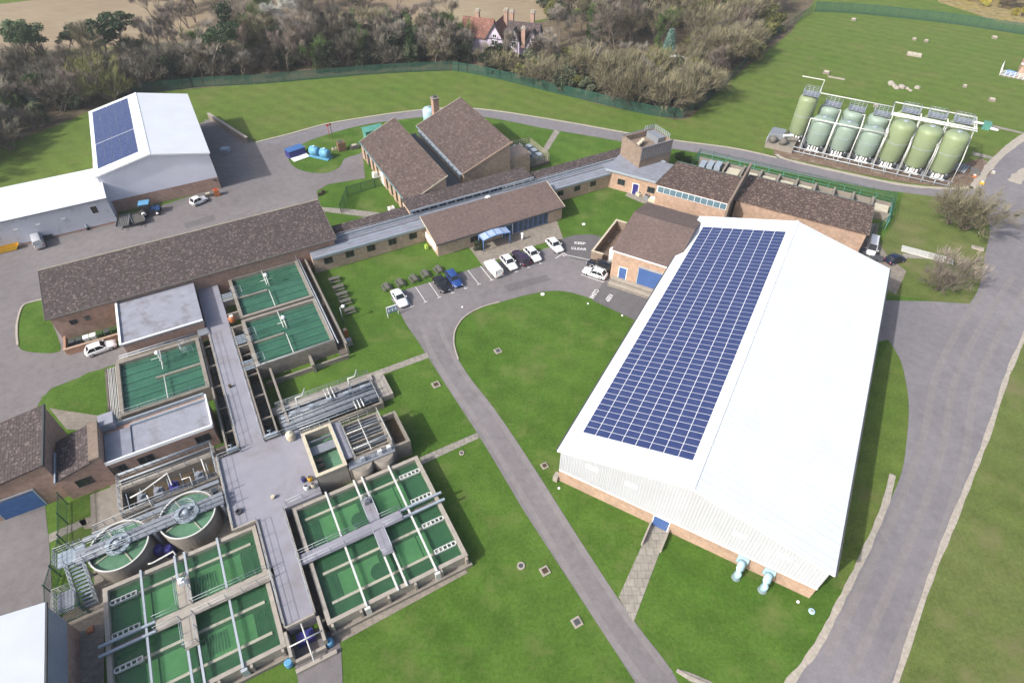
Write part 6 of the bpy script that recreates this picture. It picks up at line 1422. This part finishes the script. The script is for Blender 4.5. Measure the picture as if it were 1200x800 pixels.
# huts in the garden wood
def hut(px, py, label, wmat, rmat, L=5, Wd=4, h=2.2, yaw=10):
    F = Frame(yaw); u, v = F.l(*G(px,py)); t = thing('garden_hut', label, 'hut', F, u, v, 0)
    MB().box(u-L/2,u+L/2,v-Wd/2,v+Wd/2,0,h).build('wall', M[wmat], t)
    MB().slab([(u-L/2-.2,v-Wd/2-.2,h),(u+L/2+.2,v-Wd/2-.2,h),(u+L/2+.2,v,h+1.2),(u-L/2-.2,v,h+1.2)],.1).slab([(u-L/2-.2,v,h+1.2),(u+L/2+.2,v,h+1.2),(u+L/2+.2,v+Wd/2+.2,h),(u-L/2-.2,v+Wd/2+.2,h)],.1).build('roof', M[rmat], t)
    door(t, u-.5, u+.5, .02, 1.9, v-Wd/2, 'wood_brown')
hut(718,78,'brown garden hut with grey roof between the evergreens','wood_brown','steel',7,5); hut(702,72,'grey-roofed greenhouse beside the brown hut','steel_pale','felt_pale',5,4,2.0,-5); hut(735,80,'teal garden shed right of the brown hut','teal','steel',4,3)
hut(797,80,'white caravan-like hut under the bare trees of the garden wood','trim_white','trim_white',7,2.6,2.0,-22)
# ================================================================ trees
PROTO = {}
def limb(m, p, d, L, r, depth, tips, rng, spread=.55, kids_=3, seg=3, up=.12, minr=.03):
    pts = [p]; rad = [r]; q = p; dd = list(d)
    for i in range(seg):
        dd = [dd[k]+rng.uniform(-.16,.16)+(up if k == 2 else 0)*.5 for k in range(3)]; l = math.sqrt(sum(x*x for x in dd)); dd = [x/l for x in dd]
        q = tuple(q[k]+dd[k]*L/seg for k in range(3)); pts.append(q); rad.append(max(minr, r*(1-.42*(i+1)/seg)))
    m.tube(pts, rad, 6 if depth > 2 else (4 if depth > 0 else 3), depth > 1, False)
    if depth == 0: tips.append((q, dd)); return
    for i in range(kids_):
        t = rng.uniform(.35, 1.0) if i else 1.0; j = min(seg-1, int(t*seg)); f = t*seg-j
        b = tuple(pts[j][k]+(pts[j+1][k]-pts[j][k])*f for k in range(3))
        a = rng.uniform(0, 2*pi); s = spread*rng.uniform(.6,1.25)
        nd = [dd[0]+s*cos(a), dd[1]+s*sin(a), dd[2]*rng.uniform(.75,1.1)+rng.uniform(-.05,.2)]; l = math.sqrt(sum(x*x for x in nd)); nd = [x/l for x in nd]
        limb(m, b, nd, L*rng.uniform(.58,.78), rad[j+1 if j+1 < len(rad) else j]*.62, depth-1, tips, rng, spread, kids_, 2 if depth < 3 else 3, up, minr)
def twigs(m, tips, rng, n, L, w=.035):
    for (p, d) in tips:
        for i in range(n):
            dd = [d[k]+rng.uniform(-.75,.75) for k in range(3)]; dd[2] += .1; l = math.sqrt(sum(x*x for x in dd)) or 1; dd = [x/l for x in dd]; L_ = L*rng.uniform(.5,1.15)
            q = tuple(p[k]+rng.uniform(-.25,.25)*L for k in range(3)); e = tuple(q[k]+dd[k]*L_ for k in range(3)); sx = [dd[1], -dd[0], rng.uniform(-.3,.3)]; l = math.sqrt(sum(x*x for x in sx)) or 1; sx = [x/l*w for x in sx]
            m.add([tuple(q[k]-sx[k] for k in range(3)), tuple(q[k]+sx[k] for k in range(3)), e], [(0,1,2)])
def leaves(m, c, rad, n, s, rng, flat=1.0, hollow=.45):
    for i in range(n):
        while True:
            x = [rng.uniform(-1,1) for _ in range(3)]; l = math.sqrt(sum(a*a for a in x))
            if hollow < l < 1: break
        p = (c[0]+x[0]*rad, c[1]+x[1]*rad, c[2]+x[2]*rad*flat); a = [rng.gauss(0,1) for _ in range(3)]; l = math.sqrt(sum(k*k for k in a)) or 1; a = [k/l for k in a]
        b = [a[1]*.3-a[2], a[2]*.5-a[0]*.3, a[0]-a[1]*.5]; l = math.sqrt(sum(k*k for k in b)) or 1; b = [k/l for k in b]; z = s*rng.uniform(.6,1.3)
        m.add([tuple(p[k]-a[k]*z for k in range(3)), tuple(p[k]+b[k]*z*.8 for k in range(3)), tuple(p[k]+a[k]*z for k in range(3)), tuple(p[k]-b[k]*z*.8 for k in range(3))], [(0,1,2,3)])
def make_tree(kind, seed):
    rng = random.Random(seed); t = bpy.data.objects.new({'bare':'bare_tree','pine':'pine_tree','ever':'evergreen_tree','shrub':'bare_shrub','bush':'evergreen_bush','ivy':'ivy_clad_tree','gorse':'gorse_bush','conifer':'blue_conifer','blossom':'blossom_tree'}[kind], None)
    C.objects.link(t); INFO[t.name] = (0,0,0); w = MB(); cr = MB(); tips = []
    if kind in ('bare','ivy','blossom'):
        H = 13; limb(w, (0,0,0), (rng.uniform(-.08,.08),rng.uniform(-.08,.08),1), H*.36, .26, 4, tips, rng, .62, 3, 4)
        if rng.random() < .5: limb(w, (.2,.1,0), (.25,.1,1), H*.34, .2, 3, tips, rng, .6, 3, 4)
        for o in list(tips): pass
        twigs(cr, tips, rng, 30 if kind != 'ivy' else 16, 1.5)
        if kind == 'ivy':
            for k in range(9): leaves(cr, (rng.uniform(-.6,.6)*(1+k*.18),rng.uniform(-.6,.6)*(1+k*.18),1.0+k*.95), rng.uniform(.8,1.5), 150, .2, rng)
        if kind == 'blossom':
            for p, d in tips[::2]: leaves(cr, p, .9, 40, .13, rng, 1, .1)
    elif kind == 'shrub':
        for k in range(7):
            a = rng.uniform(0,2*pi); limb(w, (rng.uniform(-.3,.3),rng.uniform(-.3,.3),0), (cos(a)*.8,sin(a)*.8,1), 2.0, .07, 2, tips, rng, .75, 4, 3, .05, .02)
        twigs(cr, tips, rng, 14, .95, .028)
    elif kind == 'pine':
        limb(w, (0,0,0), (rng.uniform(-.1,.1),rng.uniform(-.06,.06),1), 11.5, .3, 0, [], rng, .5, 0, 5)
        top = w.v[-3]
        for k in range(17):
            a = rng.uniform(0,2*pi); r = rng.uniform(.6,4.2); z = rng.uniform(10.0,14.6)-r*.3; b = (top[0]*z/10*.9+r*cos(a), top[1]*z/10*.9+r*sin(a), z)
            w.tube([(top[0]*.8,top[1]*.8,z-1.4-rng.uniform(0,1.2)), b], [.11,.04], 4, False, False)
            leaves(cr, b, rng.uniform(1.1,2.0), 170, .22, rng, .5, .2)
    elif kind in ('ever','bush','gorse'):
        H = {'ever':7.5,'bush':3.0,'gorse':1.9}[kind]; Rr = {'ever':2.9,'bush':2.4,'gorse':1.9}[kind]
        w.tube([(0,0,0),(.1,0,H*.5)], [.25,.12], 6, True, False)
        n = {'ever':22,'bush':14,'gorse':9}[kind]
        for k in range(n):
            a = rng.uniform(0,2*pi); z = rng.uniform(.15,.95)*H; r = Rr*math.sqrt(max(.05,1-((z/H-.42)/.62)**2))*rng.uniform(.3,.85)
            leaves(cr, (r*cos(a),r*sin(a),z), rng.uniform(.5,1.0)*Rr*.42, 190, .17 if kind != 'gorse' else .12, rng, .8, .55)
    elif kind == 'conifer':
        w.tube([(0,0,0),(0,0,7)], [.2,.03], 6, True, False)
        for k in range(16):
            z = 1+k*.42; r = 2.6*(1-z/8.3)
            for j in range(7):
                a = 2*pi*j/7+k; leaves(cr, (r*cos(a)*.7,r*sin(a)*.7,z), .5+r*.15, 34, .15, rng, .5, .1)
    mats = {'bare':['bark','twig'],'ivy':['bark','leaf_mid'],'shrub':['bark','twig_green'],'pine':['bark_pale','leaf_pine'],'ever':['bark','leaf_dark'],'bush':['bark','leaf_dark'],'gorse':['bark','leaf_yellow'],'conifer':['bark','leaf_conif'],'blossom':['bark','blossom']}[kind]
    w.build('trunk', M[mats[0]], t, uv=False); c = cr.build('crown', M[mats[1]], t, uv=False)
    return t
M['leaf_grey'] = leafm('grey_green_foliage', (.060,.078,.045), (.098,.112,.070)); M['twig_dark'] = leafm('dark_twigs', (.11,.102,.08), (.16,.148,.118))
M['leaf_conif'] = leafm('blue_green_needles', (.08,.16,.14), (.12,.20,.17))
for kind, n in (('bare',5),('pine',3),('ever',3),('shrub',3),('bush',2),('ivy',3),('gorse',2),('conifer',1),('blossom',1)):
    PROTO[kind] = [make_tree(kind, 100+i*7+len(kind)*31) for i in range(n)]
USED = set(); trng = random.Random(5)
CAT = {'shrub':'shrub','bush':'bush','gorse':'bush'}
def plant(kind, px, py, s, label, group, var=None, mat=None, xy=None):
    p = PROTO[kind][trng.randrange(len(PROTO[kind])) if var is None else var]
    x, y = G(px,py) if xy is None else xy; rot = trng.uniform(0,2*pi); sc = (s*trng.uniform(.9,1.1), s*trng.uniform(.9,1.1), s*trng.uniform(.9,1.1))
    if p.name not in USED:
        USED.add(p.name); KIDS[p.name] = kids(p); o = p; o.location = (x,y,0); o.rotation_euler = (0,0,rot); o.scale = sc
    else: o = dup(p, N, x, y, 0, rot, scale=sc)
    o['label'] = label; o['category'] = CAT.get(kind,'tree'); 
    if group: o['group'] = group
    elif 'group' in o: del o['group']
    if mat:
        for c in o.children:
            if c.name.startswith('crown'): c.material_slots[0].link = 'OBJECT'; c.material_slots[0].material = M[mat]
    return o
def inpoly(x, y, P):
    r = False; j = len(P)-1
    for i in range(len(P)):
        if (P[i][1] > y) != (P[j][1] > y) and x < (P[j][0]-P[i][0])*(y-P[i][1])/(P[j][1]-P[i][1])+P[i][0]: r = not r
        j = i
    return r
def fill(poly, n, mix, mind, place, label, group):
    """scatter trees of several kinds over a wood outlined on the ground"""
    P = [G(x,y) for x,y in poly]; xs = [p[0] for p in P]; ys = [p[1] for p in P]; got = []; tries = 0
    while len(got) < n and tries < 6000:
        tries += 1; x, y = trng.uniform(min(xs),max(xs)), trng.uniform(min(ys),max(ys))
        if not inpoly(x,y,P) or any((x-a)**2+(y-b)**2 < mind**2 for a,b in got): continue
        got.append((x,y)); k, s0, s1, mt = trng.choices([m_[1:] for m_ in mix], [m_[0] for m_ in mix])[0]
        ks = {'bare':'bare grey-brown tree','shrub':'bare twiggy shrub','ever':'dark evergreen tree','bush':'dark evergreen bush','ivy':'ivy-clad bare tree','pine':'tall pine tree','gorse':'yellow gorse bush'}[k]
        if k == 'bare' and mt in (None,'twig_green','twig_red') and trng.random() < .45: mt = trng.choice(['twig','twig_pale','twig_green','twig_red','twig_dark'])
        s1 = s1*(1.25 if trng.random() < .18 else 1)
        plant(k, 0, 0, trng.uniform(s0,s1), ks+' '+place, ks+'s '+place, mat=mt, xy=(x,y))
B = 'bare'; S = 'shrub'
# tree belt, left part behind the halls
fill([(-60,230),(0,190),(40,160),(95,128),(100,98),(60,84),(0,95),(-80,120)], 75, [(4,B,.6,.85,None),(5,S,1.3,2.0,'twig_dark'),(4,'bush',1.1,1.7,'leaf_grey'),(2,'ever',.6,.9,'leaf_grey'),(1,'ivy',.65,.85,None)], 2.7, 'in the wood left of the upper hall', 0, 0)
fill([(92,128),(160,108),(230,100),(300,93),(300,66),(200,72),(100,84)], 62, [(4,B,.65,.95,None),(4,S,1.3,2.0,'twig_dark'),(4,'bush',1.1,1.7,'leaf_grey'),(2,'ever',.5,.85,None),(1,'ivy',.7,.9,None)], 2.7, 'in the belt behind the upper hall', 0, 0)
fill([(300,92),(400,84),(520,76),(545,60),(470,45),(360,52),(300,58)], 84, [(5,B,.7,1.0,None),(4,S,1.3,2.1,'twig_dark'),(3,'bush',1.1,1.7,'leaf_grey'),(3,'ever',.6,1.0,None),(4,'ivy',.75,1.0,None)], 2.8, 'in the belt between the field and the lawn', 0, 0)
fill([(150,34),(320,40),(400,32),(480,10),(480,-25),(300,-25),(230,-10)], 48, [(4,B,.8,1.1,None),(3,S,1.5,2.4,'twig'),(1,'ivy',.8,1.0,None),(1,'bush',1.2,1.8,'leaf_grey')], 3.8, 'beyond the lane at the top', 0, 0)
# evergreens in front of the house and garden wood
fill([(512,76),(560,80),(600,92),(640,104),(672,112),(672,88),(610,76),(540,66)], 34, [(4,'ever',.6,.85,None),(5,'bush',1.3,1.9,None),(2,S,1.3,1.8,'twig_green'),(2,'bush',1.2,1.7,'leaf_olive')], 2.5, 'in front of the gabled house', 0, 0)
fill([(672,114),(740,129),(800,135),(835,110),(800,88),(740,86),(690,84)], 46, [(5,S,1.6,2.6,'twig_green'),(4,'bush',1.2,1.7,None),(2,B,.6,.8,'twig_green'),(1,S,1.5,2.2,'leaf_olive')], 2.7, 'in the near corner of the garden wood', 0, 0)
fill([(835,108),(870,75),(915,42),(905,8),(840,20),(800,45),(805,85)], 52, [(5,B,.55,.75,'twig_green'),(5,S,1.7,2.5,'twig_green'),(2,'bush',1.2,1.7,'leaf_olive'),(1,S,1.6,2.0,'leaf_olive')], 2.9, 'along the right edge of the garden wood', 0, 0)
fill([(632,62),(700,66),(800,52),(900,5),(880,-30),(610,-30),(640,20)], 110, [(4,B,.75,1.0,'twig_red'),(4,B,.7,1.0,'twig_green'),(4,S,1.7,2.4,'twig_green'),(4,'ever',.7,1.1,None),(2,'ivy',.8,1.0,None),(3,'bush',1.3,1.9,'leaf_olive')], 3.0, 'deep in the garden wood', 0, 0)
fill([(636,66),(690,72),(690,86),(660,90),(630,80)], 12, [(3,'bush',1.2,1.6,'leaf_olive'),(2,B,.6,.7,None)], 2.4, 'just right of the gabled house', 0, 0)
fill([(1090,-10),(1130,8),(1200,22),(1260,30),(1260,-20)], 34, [(4,'gorse',1.0,1.7,None),(2,S,1.0,1.6,'twig')], 2.2, 'in the scrub beyond the vessel field', 0, 0)
# particular trees
for px, py, s, la in ((556,72,.7,'bare tree standing before the left gable of the house'),(596,76,.75,'bare tree standing before the middle gable of the house'),(628,74,.7,'bare tree standing before the right gable of the house')): plant('bare', px, py, s, la, None, mat='twig_pale')
for px, py, s, la in ((460,70,1.15,'tall evergreen in the belt left of the fence corner'),(432,72,.95,'evergreen just left of the tall one in the belt'),(300,60,1.1,'broad evergreen at the left end of the lane'),(640,8,1.3,'dark evergreen at the top edge right of the house'),(745,30,1.2,'evergreen among bare trees high in the garden wood'),(60,120,1.0,'evergreen low in the left wood'),(760,18,1.2,'evergreen beside another high in the garden wood')): plant('ever', px, py, s, la, None)
for px, py, s, la in ((38,92,.95,'pine tree at the far left of the field edge'),(68,86,1.0,'pine tree with the broadest flat crown at the field edge'),(84,84,.85,'slim pine tree right of the broad-crowned one'),(128,84,1.05,'pine tree with twin crowns near the bare oak'),(146,80,1.0,'pine tree right of the twin-crowned one'),(160,78,.85,'leaning pine tree near the field corner'),(250,92,1.05,'dark pine tree rising above the belt behind the hall roof'),(285,60,1.05,'pine tree at the edge of the lane'),(455,52,.6,'little pine tree alone at the edge of the field')):
    plant('pine', px, py, s, la, None)
for px, py, s, la in ((125,76,1.15,'big bare oak spreading at the corner of the belt'),(178,66,.9,'thin bare tree standing alone against the field, left one'),(210,62,1.0,'thin bare tree standing alone against the field, right one'),(218,50,.9,'tall bare tree nearest the lane at the field end'),(720,60,1.2,'tallest bare tree with pale trunk in the garden wood'),(741,52,1.15,'tall bare pale tree beside the tallest in the garden wood'),(520,50,1.1,'tall bare tree left of the gabled house')):
    plant('bare', px, py, s, la, None, mat='twig')
plant('shrub', 120, 112, 2.4, 'olive leafy shrub above the corner of the upper hall roof', None, mat='leaf_olive'); plant('shrub', 135, 122, 2.0, 'second olive leafy shrub tight behind the upper hall roof', None, mat='leaf_olive')
plant('blossom', 325, 36, .75, 'white blossom tree on the left beyond the belt', None); plant('blossom', 345, 34, .85, 'larger white blossom tree right of the other', None)
plant('conifer', 782, 68, 1.1, 'blue-green conifer standing in the clearing of the garden wood', None)
plant('ever', 655, 20, 1.3, 'broad dark evergreen above the gabled house, left one', None); plant('ever', 690, 16, 1.3, 'broad dark evergreen above the gabled house, right one', None, mat='leaf_mid')
plant('conifer', 484, 76, 1.2, 'dark pointed conifer in the belt by the fence corner', None, mat='leaf_dark')
plant('shrub', 1130, 268, 2.2, 'large bare spreading shrub overhanging the wide road', None, mat='twig_green'); plant('shrub', 1112, 262, 1.6, 'smaller bare shrub merging with the large one by the road', None, mat='twig_green')
plant('shrub', 1110, 332, 1.4, 'bare brown shrub near the tarmac corner on the verge', None, mat='twig'); plant('shrub', 1096, 340, 1.1, 'low bare shrub left of the brown one on the verge', None, mat='twig')
plant('bush', 562, 290, .55, 'round dark green bush left of the entrance canopy', None)
for k,(px,py,s) in enumerate(((796,187,.5),(806,190,.42))): plant('bush', px, py, s, ('green bush at the foot of the brick tower','smaller green bush between the tower and the tiled roof')[k], None, mat='leaf_mid')
for p in sum(PROTO.values(), []):
    if p.name not in USED:
        for c in list(p.children): bpy.data.objects.remove(c)
        bpy.data.objects.remove(p)
# ================================================================ haze
hz_ = bpy.data.materials.new('thin_haze'); hz_.use_nodes = True; nt = hz_.node_tree; nt.nodes.clear()
out = nt.nodes.new('ShaderNodeOutputMaterial'); pv = nt.nodes.new('ShaderNodeVolumePrincipled'); pv.inputs['Color'].default_value = (.86,.92,1,1); pv.inputs['Density'].default_value = .0002; nt.links.new(pv.outputs[0], out.inputs['Volume'])
o = MB().box(-950,950,-550,1450,-1,70).build('haze', hz_, F=N, uv=False); o['kind'] = 'stuff'
# ================================================================ light and camera
wd = bpy.data.worlds.new('World'); scene.world = wd; wd.use_nodes = True; nt = wd.node_tree
sky = nt.nodes.new('ShaderNodeTexSky'); sky.sky_type = 'NISHITA'; sky.sun_disc = False
SUN_AZ, SUN_EL = 34.0+180, 38.0      # direction the light comes FROM, counter-clockwise from +X
sky.sun_elevation = R(SUN_EL); sky.sun_rotation = R(90-SUN_AZ); sky.dust_density = 5.0; sky.air_density = 1.0
nt.links.new(sky.outputs[0], nt.nodes['Background'].inputs['Color']); nt.nodes['Background'].inputs['Strength'].default_value = .11
sl = bpy.data.lights.new('sun', 'SUN'); sl.energy = 2.7; sl.angle = R(1.2); sl.color = (1, .965, .92)
so = bpy.data.objects.new('sun', sl); C.objects.link(so)
from mathutils import Vector
d = Vector((cos(R(SUN_AZ))*cos(R(SUN_EL)), sin(R(SUN_AZ))*cos(R(SUN_EL)), sin(R(SUN_EL))))
so.rotation_euler = (-d).to_track_quat('-Z', 'Y').to_euler(); so.location = (-60,-30,90)
cm = bpy.data.cameras.new('camera'); co = bpy.data.objects.new('camera', cm); C.objects.link(co)
cm.sensor_width = 36; cm.lens = FPX/1200*36; cm.clip_start = .5; cm.clip_end = 4000
from mathutils import Matrix
mt4 = Matrix(((_Rt[0],_Up[0],-_F[0],0),(_Rt[1],_Up[1],-_F[1],0),(_Rt[2],_Up[2],-_F[2],CAMH),(0,0,0,1))); co.matrix_world = mt4
scene.camera = co
vs_ = scene.view_settings; vs_.view_transform = 'Standard'; vs_.look = 'None'; vs_.gamma = 1; vs_.exposure = .95; vs_.use_curve_mapping = False
scene.cycles.max_bounces = 5; scene.cycles.transparent_max_bounces = 8
